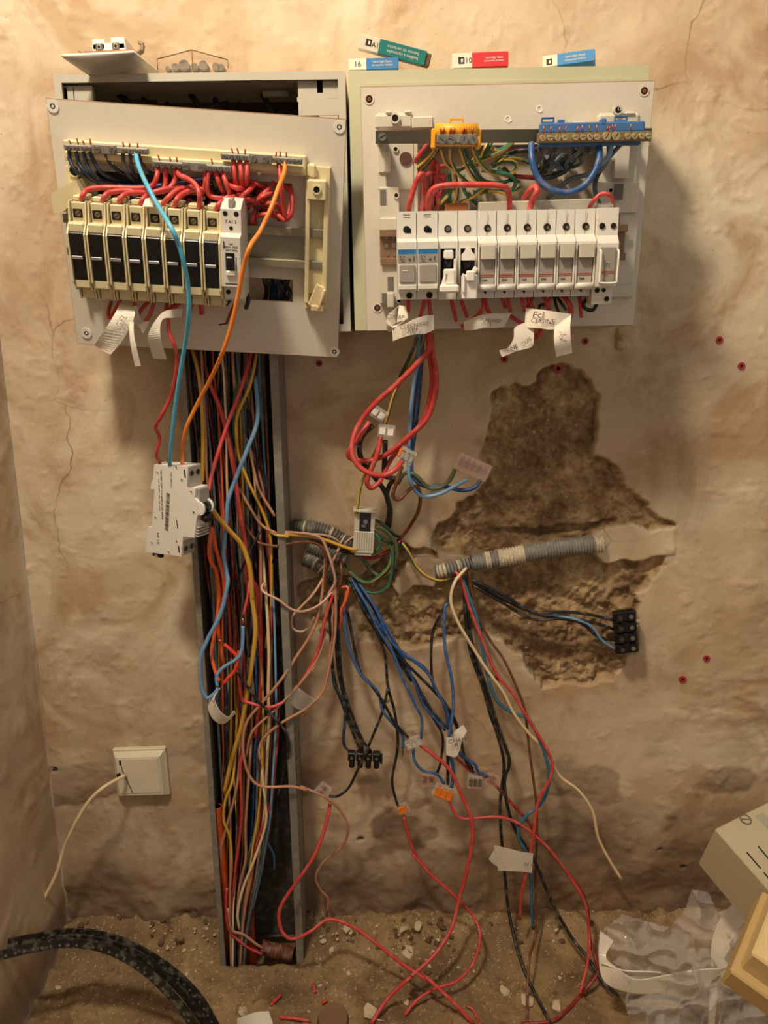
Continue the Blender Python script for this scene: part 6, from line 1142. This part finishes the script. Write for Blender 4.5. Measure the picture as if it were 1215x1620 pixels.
strip('tape_joint', [((200+900/3.375, 900+625/3.375, .054), (200+860/3.375, 900+690/3.375, .054)), ((200+950/3.375, 900+665/3.375, .060), (200+900/3.375, 900+740/3.375, .060)), ((200+1005/3.375, 900+700/3.375, .056), (200+965/3.375, 900+765/3.375, .056))], 'square of clear tape round the red and tan wires beside the trunking', 'tape', M_['clear'], thick=.003)
strip('paper_tag', [((350+122/4.86, 1540+350/4.86, .165), (350+122/4.86, 1540+520/4.86, .165)), ((350+260/4.86, 1540+300/4.86, .155), (350+330/4.86, 1540+520/4.86, .165)), ((350+365/4.86, 1540+290/4.86, .150), (350+430/4.86, 1540+480/4.86, .160))], 'piece of white paper lying on the floor at the bottom edge', 'tag', pp)

# ================================================================ THINGS ON TOP OF THE BOXES
def top_frame(px, py, w, yaw): # on the lid: x right, y up, z out
    return fat(px, py, w, .86, yaw)
def carton(label, px, py, w, L_, h, d, yaw, white, col, rot=0, texts=(), band='blue', logo=None, dark=None, openend=False, pitch=0):
    fr = fat(px, py, w, rot, yaw, pitch); t = thing('fuse_carton', label, 'carton', fr.M)
    mw = mat('white_card', srgb('e9e0cc'), .6, 0, .04, 60); mc = mat('card_'+band, col, .5, 0, .05, 60)
    MB().box((white/2, h/2, -d/2), (white, h, d), .0003).build('bare_end', mw, t)
    MB().box((white+(L_-white)/2, h/2, -d/2), (L_-white, h, d), .0003).build('coloured_sleeve', mc, t)
    for (s_, x, y, sz, m, rr) in texts: text(s_, t, x, y, .0002, sz, M_[m] if isinstance(m, str) else m, rr)
    if logo:
        x, y, s_ = logo; MB().box((x, y, .0001), (s_, s_, .0003)).box((x+s_*.10, y-s_*.02, .0003), (s_*.34, s_*.52, .0003), 0, 1).build('square_mark', [M_['ink'], mw], t)
    if openend: MB().box((L_+.001, h*.45, -d*.5), (.008, h*.9, d*.9), .0008).build('open_flap', mat('brown_card_inside', srgb('6b543c'), .8, 0, .2), t)
    return t
wt = mat('white_print', srgb('e8e4da'), .6, 0, .02); s = mpp(600, 103, .09)
carton('blue and white fuse carton marked 16 lying at the left end of the right box', 552, 111, .088, 79*s, 16.5*s, .020, 0, 28*s, srgb('2f78b8'), .86, [('16', 14*s, 8*s, .0068, 'blueink', 0), ('cartridge fuses', 53*s, 11*s, .0030, wt, 0), ('cartouches fusibles', 53*s, 6*s, .0026, wt, 0)], 'blue')
s = mpp(610, 80, .08)
carton('teal fuse carton leaning tilted on the blue one, open at one end', 566, 76, .088, 107*s, 20*s, .026, 0, 32*s, srgb('1f7f7b'), -13.5, [('A1', 26*s, 9.5*s, .0058, 'ink', 0), ('fusibles a cartouche', 70*s, 6.5*s, .0038, wt, 180), ('fusiveis de cartucho', 70*s, 13*s, .0038, wt, 180)], 'teal', logo=(15*s, 11*s, 9*s), openend=True, pitch=14)
s = mpp(760, 97, .08)
carton('red and white fuse carton marked 10 in the middle of the right box lid', 716, 108, .086, 88*s, 21*s, .022, 0, 31*s, srgb('d02e33'), 1.5, [('10', 25.4*s, 10*s, .0064, 'ink', 0), ('cartridge fuses', 66*s, 13*s, .0028, wt, 0), ('cartouches fusibles', 65*s, 8.5*s, .0024, wt, 0)], 'red', logo=(14*s, 10.5*s, 9.5*s))
s = mpp(900, 95, .08)
carton('blue fuse carton turned at an angle near the right end of the right box lid', 858, 107, .060, 82*s, 17*s, .038, -16, 24*s, srgb('3a86c4'), 1.5, [('cartridge fuses', 52*s, 11*s, .0032, wt, 0), ('cartouches fusibles', 52*s, 6*s, .0026, wt, 0)], 'lightblue', logo=(11*s, 7*s, 9*s))
# fuse box cover, clear, with fuse caps
t = thing('fuse_tray', 'clear peaked plastic lid with round grey caps on the left box', 'fuse tray', fat(310, 116, .06, .3).M); s = mpp(310, 105, .06)
mb = MB(); mb.prism([(-55*s, 0), (55*s, 0), (55*s, 12*s), (0, 27*s), (-55*s, 15*s)], -.012, .012); mb.build('clear_lid', clear_mat('brownish_clear_lid', (.95, .90, .82), .12), t)
mb = MB()
for a, b_ in (((-55*s, 15*s), (0, 27*s)), ((0, 27*s), (55*s, 12*s)), ((0, 0), (0, 27*s)), ((-55*s, 0), (-55*s, 15*s)), ((55*s, 0), (55*s, 12*s))): mb.tube([(*a, .0122), (*b_, .0122)], .0005, 5)
mb.build('rim_edge', M_['brown'] if 'brown' in M_ else mat('lid_edge', srgb('8a6a4c'), .4), t)
for x, r in ((-42, 4), (-30, 6), (-16, 8.5), (0, 6), (14, 7.5), (34, 6), (42, 5)): MB().cyl((x*s, r*s, -.006), (x*s, r*s, .006), r*s, 16).build('round_cap', mat('grey_cap', srgb('6f675c'), .4, 0, .2, 90), t)
# upturned double socket
t = thing('power_socket', 'white wall socket lying face down with its plate overhanging the left box', 'socket', Matrix.Identity(4)); FP = 0
B1 = [P(97, 90, .12), P(212, 84, .12), P(252, 116, .035), P(143, 121, .085)]
c = sum((Vector(q) for q in B1), Vector())/4; pts = [Vector(q)-c for q in B1]; t.matrix_world = Matrix.Translation(c)
# curved plate: bulging edges
mb = MB(); n = 10; vv = []
for i in range(n+1):
    for j in range(n+1):
        u, v = i/n, j/n; q = (pts[0]*(1-u)*(1-v)+pts[1]*u*(1-v)+pts[2]*u*v+pts[3]*(1-u)*v); q = q+Vector((0, 0, -.006*(4*u*(1-u))*(4*v*(1-v))**.5)); vv.append(q)
k = len(vv); vv += [q+Vector((0, 0, .0022)) for q in vv]; fs = []
for i in range(n):
    for j in range(n): a = i*(n+1)+j; fs += [(a, a+1, a+n+2, a+n+1), (k+a, k+a+n+1, k+a+n+2, k+a+1)]
bd = [i*(n+1) for i in range(n+1)]+[n*(n+1)+j for j in range(1, n+1)]+[i*(n+1)+n for i in range(n-1, -1, -1)]+[j for j in range(n-1, 0, -1)]
for a, b_ in zip(bd, bd[1:]+bd[:1]): fs.append((a, b_, b_+k, a+k))
mb.add(vv, fs, 0, True); mb.build('cover_plate', M_['white'], t)
fr = fat(172, 73, .085, 1.5); fi = t.matrix_world.inverted(); s = mpp(172, 70, .085)
def onsock(mb, name, m): o = mb.build(name, m, None, fr.M); bpy.context.view_layer.update(); reparent(o, t); return o
mb = MB(); mb.box((0, -2*s, -.018), (53*s, 13*s, .036), .0008); mb.box((-16*s, 3*s, -.018), (20*s, 16*s, .036), .0008); mb.box((15*s, 4*s, -.018), (22*s, 18*s, .036), .0008); onsock(mb, 'mechanism', M_['white2'])
for x in (-21, 5.5): onsock(MB().box(((x+6)*s, -1*s, .0002), (11*s, 10*s, .001)).box(((x+6)*s, -1*s, .0008), (6*s, 8*s, .001), .0003, 1).cyl(((x+6)*s, -1*s, .0006), ((x+6)*s, -1*s, .0018), 2*s, 10, 2), 'terminal', [M_['dsteel'], M_['greyp'], M_['hole']])
onsock(MB().box((2*s, -10.5*s, -.004), (80*s, 3*s, .02), .0004), 'mounting_frame', mat('rusty_frame', srgb('a87455'), .6, .3, .2))
onsock(MB().box((43*s, -4*s, -.012), (9*s, 3.5*s, .008), .0008, 0, .5).box((47*s, 1*s, -.012), (6*s, 13*s, .004), .0006, 0, -.3).box((46*s, 9*s, -.012), (9*s, 4*s, .004), .0004, 0, -.3), 'fixing_claw', mat('claw_metal', srgb('8b7a62'), .4, .7, .2, 100))
onsock(MB().cyl((-42*s, -7*s, -.004), (-30*s, -7*s, -.004), 3*s, 10).box((-46*s, -6*s, -.004), (12*s, 1.5*s, .002), 0, 0, -.5), 'fixing_claw', mat('claw_metal', srgb('8b7a62'), .4, .7, .2, 100))

# ================================================================ LOWER LEFT: WALL SWITCH, CABLE, COIL
fr = fat(226, 1217, .0, .86); s = mpp(226, 1217, .01); t = thing('outlet_plate', 'cream square cable outlet plate low on the wall, a white cable leaves it', 'outlet plate', fr.M)
mb = MB(); mb.box((0, 0, .003), (84*s, 82*s, .008), .001); n0 = len(mb.v)
prf = [(-44, 42, .0), (44, 42, .0)]
vv = [(-42*s, 40*s, .005), (42*s, 40*s, .005), (42*s, -42*s, .005), (-42*s, -42*s, .005), (-36*s, 30*s, .0125), (34*s, 30*s, .0125), (34*s, -36*s, .0125), (-36*s, -36*s, .0125)]
mb.add(vv, [(4, 5, 6, 7), (0, 1, 5, 4), (1, 2, 6, 5), (2, 3, 7, 6), (3, 0, 4, 7), (0, 3, 2, 1)]); mb.build('plate', mat('aged_plate', srgb('d8cbb0'), .42, 0, .05), t)
MB().box((-2*s, -2*s, .0128), (66*s, 60*s, .0008), .0003).build('front_cover', mat('ivory_cover', srgb('ddd0b6'), .4, 0, .05), t)
mb = MB(); mb.tube([(-29*s, 27*s, .0135), (-26*s, 8*s, .0135), (-14*s, -30*s, .0135)], .0005, 5); mb.box((-28.5*s, 22*s, .0134), (3*s, 8*s, .0006)); mb.build('crack', M_['hole'], t)
MB().box((-33*s, 1*s, .0134), (7*s, 5*s, .0008), 0, 0, .4).build('cable_hole', M_['hole'], t)
wire('cream', 'white cable from the outlet plate curving down to the corner', Z('R', (600, 325, .015), (585, 332, .024), (500, 380, .045), (430, 445), (375, 530, .050), (340, 600), (305, 680, .045), (270, 800), (200, 935, .050), (105, 1085, .070), (70, 1140, .085), (40, 1230, .11)), 2.3, name='electrical_cable', cat='cable')
# perforated black strap coil
def coil():
    C0 = Vector(PZ(90, 1800, -.03)); band = mat('black_rubbery_band', srgb('1d1c1a'), .45, 0, .2, 90, 0, 300, .25); dots = mat('brassy_dot', srgb('7c7650'), .5, .3, .2)
    A = [(-30, 1525, .15), (0, 1497, .145), (60, 1483, .135), (105, 1476, .13), (160, 1480, .130), (215, 1500, .135), (270, 1535, .14), (315, 1580, .145), (350, 1640, .15)]
    Bq = [(-30, 1528, .17), (0, 1512, .165), (60, 1498, .155), (110, 1492, .15), (165, 1500, .150), (220, 1528, .155), (265, 1568, .16), (300, 1612, .165), (320, 1650, .17)]
    Cq = [(-30, 1522, .15), (0, 1505, .145), (60, 1492, .14), (115, 1485, .14), (170, 1492, .14), (225, 1515, .145), (280, 1560, .15), (330, 1625, .155), (345, 1650, .16)]
    out = []
    for nme, Q, lb, hh in (('cable_coil', A, 'outer turn of the studded black strap coil at the lower left', .0055), ('cable_coil', Cq, 'middle turn of the black strap coil at the lower left', .005), ('cable_coil', Bq, 'inner turn of the studded black strap coil at the lower left', .0055)):
        out.append((Q, hh))
    t = thing('perforated_strap', 'coil of black studded strap standing in the lower left corner', 'strap coil', Matrix.Identity(4))
    for (Q, hh), wd in zip(out, (.0095, .0085, .0095)):
        S = spline([Vector(P(*q)) for q in Q], 8); mb = MB(); vv = []; n = len(S); ft = []
        for i in range(n):
            d = (S[min(i+1, n-1)]-S[max(i-1, 0)]).normalized(); nn = Vector((0, -1, .25)).normalized(); nn = (nn-d*nn.dot(d)).normalized(); b_ = d.cross(nn).normalized()
            vv += [S[i]+b_*wd/2+nn*.0015, S[i]-b_*wd/2+nn*.0015, S[i]-b_*wd/2-nn*.0015, S[i]+b_*wd/2-nn*.0015]; ft.append((S[i], nn, b_))
        fs = [(0, 1, 2, 3), tuple((n-1)*4+k for k in (3, 2, 1, 0))]
        for i in range(n-1):
            for k in range(4): fs.append((i*4+k, i*4+(k+1) % 4, (i+1)*4+(k+1) % 4, (i+1)*4+k))
        mb.add(vv, fs); mb.build('strap_turn', band, t)
        if Q is not Cq:
            L = 0; nxt = 0; mb = MB()
            for i in range(n-1):
                seg = (S[i+1]-S[i]).length
                while nxt < L+seg:
                    u = (nxt-L)/seg; p = S[i].lerp(S[i+1], u); nn = ft[i][1]; b_ = ft[i][2]; p = p+b_*wd*.12; mb.cyl(p+nn*.0010, p+nn*.0020, .0014, 8); nxt += .0092
                L += seg
            o = mb.build('studs', dots, t); o['kind'] = 'stuff'
coil()

# ================================================================ WALL PLUGS
PL = [(505, 575, 3.6, 'red wall plug just below the corner of the tilted board'), (798, 568, 4, 'red wall plug under the twisted paper tag'), (883, 583, 5.5, 'large red wall plug at the top of the rubble patch'), (926, 540, 3.6, 'red wall plug right of the bright paper tail'), (1138, 538, 4, 'red wall plug at the far right, upper one'),
      (1173, 579, 4, 'red wall plug at the far right, lower one'), (1118, 1042, 3.6, 'dark red wall plug right of the rubble, upper one'), (1080, 1075, 4, 'red wall plug right of the rubble, lower one'), (785, 1074, 3.4, 'red wall plug beside the cream wire')]
def wall_y(px, py):
    q = P(px, py, 0); i = int(np.argmin(abs(us-q[0]))); j = int(np.argmin(abs(vs_-q[2]))); return wall_h[i, j]
for (x, y, r, lb) in PL:
    fr = fat(x, y, float(wall_y(x, y))+.0005, 0); s = mpp(x, y, 0); t = thing('screw_plug', lb, 'wall plug', fr.M)
    MB().ring((0, 0), r*1.45*s, r*.60*s, -.006, .0008, 12).build('collar', M_['plug'], t); MB().cyl((0, 0, -.006), (0, 0, .0003), r*.66*s, 12).build('bore_shade_disc', M_['hole'], t)  # dark disc inside the collar paints the shade of the open plug
fr = fat(982, 535, float(wall_y(982, 535))+.001, 0); t = thing('screw_plug', 'pale plastic plug blob below the right end of the sage box', 'wall plug', fr.M); s = mpp(982, 535, 0)
MB().box((0, 0, 0), (16*s, 36*s, .006), .003).build('plaster_lump', mat('lump_plaster', srgb('b59a78'), .8, 0, .2), t); MB().cyl((0, 0, .002), (-.002, .002, .0045), .003, 10).build('stub', mat('lump_plaster', srgb('b59a78'), .8), t)

# ================================================================ LOWER RIGHT: PLASTIC BOX, CREAM BLOCK, BAG
def vbox(name, o, e1, e2, e3, mate, parent, b=.001):
    L = [v.length for v in (e1, e2, e3)]; R = Matrix((e1.normalized(), e2.normalized(), e3.normalized())).transposed(); mb = MB(); mb.box(o+(e1+e2+e3)/2, L, b, 0, R=R); return mb.build(name, mate, parent)
A = Vector(PD(1131, 1311, .78)); e1 = Vector((.9079, .3958, .1380)); e2 = Vector((.4176, -.8252, -.3804)); e3 = Vector((-.0367, .4029, -.9145))
mg = mat('beige_grey_abs', srgb('b9ad90'), .45, 0, .04, 20, .03, 300)
fr = Frame(A, e1, -e2, e1.cross(-e2).normalized()); t = thing('meter_box', 'beige slotted plastic box tilted in at the right edge', 'plastic box', fr.M)
TH_ = .066
mb = MB(); mb.box((.06, -.065, -TH_/2), (.12, .13, TH_), .0014); mb.build('case', mg, t)
def F2(x, y): return fr.loc(900+x/3.857, 1200+y/3.857)
p = F2(1078, 373); mb = MB(); mb.ring(p, .0058, .0046, 0, .0010, 24, 1); mb.cyl((*p, 0), (*p, .0004), .0047, 20); mb.box((p[0], p[1], .0006), (.0088, .0014, .0004), 0, 1, -.5); mb.build('screw', [mg, mat('slot_shadow_grey', srgb('6b655c'), .8), ], t)
for (x0, y0, x1, y1) in ((1085, 573, 1170, 672), (1155, 537, 1225, 620), (1190, 697, 1230, 745)):
    a = F2(x0, y0); c = F2(x1, y1); mb = MB(); mb.box(((a[0]+c[0])/2, (a[1]+c[1])/2, .0001), (math.hypot(c[0]-a[0], c[1]-a[1]), .0014, .0006), 0, 0, math.atan2(c[1]-a[1], c[0]-a[0])); mb.build('slot', M_['hole'], t)
a = F2(1138, 352); b_ = F2(1185, 330); c = F2(1250, 400); d = F2(1225, 440); mb = MB(); mb.prism([a, b_, c, d], -.0002, .0004); mb.build('grey_label', M_['greyp'], t)
A2 = Vector(PD(900+1115/3.857, 1200+1190/3.857, .66)); g1 = Vector((.6309, .6902, .3542)); g2 = Vector((.7744, -.5328, -.3411)); g3 = Vector((-.0467, .4895, -.8707))
fr2 = Frame(A2, g1, -g2, g1.cross(-g2).normalized()); t = thing('storage_block', 'yellowish cream plastic block under the beige box at the right edge', 'plastic box', fr2.M); mcr = mat('cream_abs', srgb('e0c68f'), .4, 0, .04, 20)
mb = MB(); mb.box((.04, -.05, -.016), (.08, .10, .032), .002); mb.build('lid', mcr, t)
mb = MB(); mb.box((.036, -.05, -.045), (.09, .11, .028), .002); mb.build('base', mat('cream_abs_base', srgb('c9ac76'), .45, 0, .04, 20), t)
# crumpled clear bag with white zip bands
bagm = clear_mat('clear_film', (.93, .91, .88), .30, .10)
def bag():
    t = thing('plastic_bag', 'crumpled clear plastic bag with white zip bands on the floor at the right', 'bag', Matrix.Identity(4))
    poly = [(955, 1470), (985, 1448), (1060, 1468), (1085, 1440), (1095, 1408), (1120, 1412), (1135, 1445), (1175, 1430), (1230, 1440), (1240, 1560), (1230, 1680), (1100, 1680), (1010, 1660), (990, 1590), (950, 1530)]
    x0, x1, y0, y1 = 945, 1245, 1405, 1685; nx, ny = 180, 168; gx, gy = np.meshgrid(np.linspace(x0, x1, nx), np.linspace(y0, y1, ny), indexing='ij')
    sd = sdf(gx, gy, poly); ins = sd < 2; h_ = np.clip(-sd/40, 0, 1)**.6
    cr = fbm(gx/60, gy/60, 201, 3, .5); rd = abs(fbm(gx/70+3, gy/45+7, 205, 2)-.5)*2; rd2 = abs(fbm(gx/35+3, gy/60+7, 207, 2)-.5)*2
    V3 = []; idx = -np.ones((nx, ny), int); top = []
    for i in range(nx):
        for j in range(ny):
            if not ins[i, j]: continue
            px, py = gx[i, j], gy[i, j]; base = .075 if py < 1500 else .075+(py-1500)*.0006; w = base+.055*h_[i, j]*(.45+.9*cr[i, j])+.022*(1-rd[i, j])**6+.014*(1-rd2[i, j])**8
            p = P(px, py, w); zf = floor_z(p[0], p[1])
            if p[2] < zf+.003:
                z = zf
                for _ in range(5): p = PZ(px, py, z+.004+.012*h_[i, j]*cr[i, j]); z = floor_z(p[0], p[1])
            idx[i, j] = len(V3); V3.append(p)
    fs = []
    for i in range(nx-1):
        for j in range(ny-1):
            q = (idx[i, j], idx[i+1, j], idx[i+1, j+1], idx[i, j+1])
            if min(q) >= 0: fs.append(q)
    mb = MB(); mb.add(V3, fs, 0, True); o = mb.build('film', bagm, t, recalc=False)
    band = mat('milky_zip_band', srgb('e9dfcc'), .3, 0, .06, 90, .3, 200)
    def zb(name, pts, wd): 
        pr = []
        for (x, y, w, dx, dy) in pts: pr.append(((900+(x-dx)/3.857, 1200+(y-dy)/3.857, w), (900+(x+dx)/3.857, 1200+(y+dy)/3.857, w+.004)))
        o = strip(name, pr, None, None, band, .0012, 7); bpy.context.view_layer.update(); reparent(o, t)
    zb('zip_band', [(230, 1080, .125, 40, 30), (205, 1200, .135, 22, 8), (260, 1320, .150, 40, -40), (400, 1385, .158, 8, -40), (560, 1375, .162, -6, -48), (720, 1350, .164, 0, -55), (850, 1330, .166, 10, -50), (930, 1300, .166, 40, -20)], 0)
    zb('zip_band', [(930, 1330, .160, 60, 20), (930, 1200, .156, 62, 30), (950, 1100, .148, 62, 34), (1000, 1010, .140, 66, 44), (1060, 940, .130, 60, 50)], 0)
    zb('zip_seam', [(200, 1250, .142, 6, -6), (330, 1300, .152, 2, -12), (480, 1310, .156, 0, -14), (560, 1312, .158, 0, -10)], 0)
    zb('zip_seam', [(940, 1190, .163, 6, 3), (990, 1090, .158, 6, 4), (1075, 1005, .150, 5, 5)], 0)
    zb('film_tail', [(885, 1400, .165, 22, 0), (880, 1500, .17, 20, 0), (870, 1640, .18, 22, 0)], 0)
bag()

# ================================================================ CHIPS AND GRIT ON THE FLOOR
cm = mat('plaster_chip', srgb('c9b596'), .9, 0, .15, 200, .5, 300)
def rockmesh(r, seed, flat=.5, n=16):
    q = random.Random(seed); bm = bmesh.new()
    for _ in range(n):
        v = Vector((q.gauss(0, 1), q.gauss(0, 1), q.gauss(0, 1))).normalized(); bm.verts.new((v.x*r*q.uniform(.7, 1.1), v.y*r*q.uniform(.6, 1), v.z*r*flat))
    g_ = bmesh.ops.convex_hull(bm, input=bm.verts); 
    bmesh.ops.delete(bm, geom=[v for v in bm.verts if not v.link_faces], context='VERTS'); bmesh.ops.bevel(bm, geom=list(bm.edges), offset=r*.06, segments=1, affect='EDGES')
    me = bpy.data.meshes.new('plaster_chip'); bm.to_mesh(me); bm.free(); me.materials.append(cm); return me
def on_floor(px, py):
    z = -.02
    for _ in range(6): p = PZ(px, py, z); z = floor_z(p[0], p[1])
    return Vector(p)
def chip(px, py, rpx, label, group=None, seed=0, flat=.5):
    p = on_floor(px, py); s = (DIST+p.y)/F_PX*1.25; o = bpy.data.objects.new('plaster_chip', rockmesh(rpx*s, seed, flat)); COL.objects.link(o)
    o.location = p+Vector((0, 0, rpx*s*flat*.35)); o.rotation_euler = (rnd.uniform(-.3, .3), rnd.uniform(-.3, .3), rnd.uniform(0, 6)); tag(o, label, 'plaster chip', group)
big_chips = [(550, 1472, 9, 'flat plaster chip half under the red wire near the trunking'), (644, 1506, 13, 'square pale chip right of the crossing red wires'), (638, 1472, 9, 'pale chip, left of the pair at the wall foot'), (664, 1466, 11, 'pale chip, right of the pair at the wall foot'),
             (585, 1605, 15, 'large pale chip at the bottom edge beside the bright red wire'), (642, 1586, 9, 'pointed chip between the two red wires at the bottom'), (797, 1570, 12, 'flat chip left of the brown wire on the floor'), (835, 1585, 14, 'tall pale chip behind the brown wire'), (882, 1592, 12, 'round pale chip right of the black wire'),
             (385, 1603, 10, 'pale chip beside the paper at the lower left'), (553, 1540, 6, 'small chip under the crossing wires'), (98, 1548, 5, 'small white crumb on the floor inside the black strap coil, upper'), (92, 1562, 6, 'small white crumb on the floor inside the black strap coil, lower'), (880, 1472, 5, 'small flat chip right of the loose blue wire end'),
             (524, 1502, 8, 'chip at the right foot of the trunking'), (512, 1490, 6, 'smaller chip at the right foot of the trunking')]
for i, (x, y, r, lb) in enumerate(big_chips): chip(x, y, r*1.05, lb, None, 300+i, .40)
rc = random.Random(21)
for i in range(150):
    x = rc.choice([rc.uniform(500, 720), rc.uniform(330, 1000), rc.uniform(230, 360)]); y = 1462+abs(rc.gauss(0, 1))*55
    if y > 1618: continue
    if 350 < x < 490 and y < 1540: continue
    chip(x, y, rc.choice([rc.uniform(1.2, 3), rc.uniform(1.6, 4.6)]), 'small plaster crumb among the dust on the floor', 'small plaster crumbs on the floor', 500+i, .55)
cb = mat('dirt_clod', srgb('6a5236'), .95, 0, .25, 200, .5, 300)
for i in range(60):
    x = rc.choice([rc.uniform(500, 720), rc.uniform(620, 960), rc.uniform(120, 350)]); y = 1452+abs(rc.gauss(0, 1))*40
    if y > 1618: continue
    chip(x, y, rc.uniform(2.5, 7), 'brown dirt clod among the dust on the floor', 'brown dirt clods on the floor', 700+i, .6); COL.objects[-1].data.materials[0] = cb
# grit: uncountable
mb = MB()
for i in range(4200):
    x = rc.uniform(XL+.01, .56); w = .0+abs(rc.gauss(0, 1))*.09
    if w > .3 or (TX0-.004 < x < TX1+.004 and w < .06): continue
    z = floor_z(x, -w) if False else None; r = rc.uniform(.0006, .0019); mb_pts = (x, w, r); mb.v.append(mb_pts)
raw = mb.v; X_ = np.array([q[0] for q in raw]); W_ = np.array([q[1] for q in raw]); Zf = floor_h(X_, W_); mb = MB()
for (x, w, r), z in zip(raw, Zf):
    a = rc.uniform(0, 6); vv = [(x+r*math.cos(a+k*2.1)*rc.uniform(.6, 1.2), -w+r*math.sin(a+k*2.1)*rc.uniform(.6, 1.2), z-r*.2) for k in range(3)]+[(x+rc.uniform(-r, r)*.4, -w+rc.uniform(-r, r)*.4, z+r*rc.uniform(.5, 1.1))]
    mb.add(vv, [(0, 1, 2), (0, 3, 1), (1, 3, 2), (2, 3, 0)], rc.choice([0, 0, 1]))
tag(mb.build('floor_grit', [cm, mat('brown_grit', srgb('7d6140'), .9, 0, .3, 200)]), 'loose sandy grit scattered over the dusty floor', 'grit', None, 'stuff')
# red scraps and the pebble at the bottom
for i, (x0, y0, x1, y1, lb) in enumerate(((380, 262, 455, 185, 'longest of the red wire offcuts on the floor'), (708, 100, 722, 160, 'upright red wire offcut on the floor'), (775, 245, 815, 222, 'shortest red wire offcut by the brown disc'))):
    a = on_floor(350+x0/4.86, 1540+y0/4.86)+Vector((0, 0, .003)); b_ = on_floor(350+x1/4.86, 1540+y1/4.86)+Vector((0, 0, .003)); wirew('red', lb, [a, (a+b_)/2, b_], 2.0, name='wire_offcut', cat='wire offcut')
wirew('red', 'red wire stub running off the bottom edge beside the paper', [on_floor(350+450/4.86, 1540+358/4.86)+Vector((0, 0, .004)), on_floor(350+560/4.86, 1540+368/4.86)+Vector((0, 0, .004)), on_floor(350+680/4.86, 1540+385/4.86)+Vector((0, 0, .004))], 1.9)
p = on_floor(350+860/4.86, 1540+370/4.86); MBd = MB(); MBd.cyl((0, 0, -.004), (0, 0, .006), .0185, 26, 0, .0165); tag(MBd.build('round_disc', mat('brown_disc', srgb('735235'), .7, 0, .15, 60), None, Matrix.Translation(p+Vector((0, 0, .003))) @ Matrix.Rotation(.35, 4, 'X')), 'round brown disc on the floor at the bottom edge', 'disc')
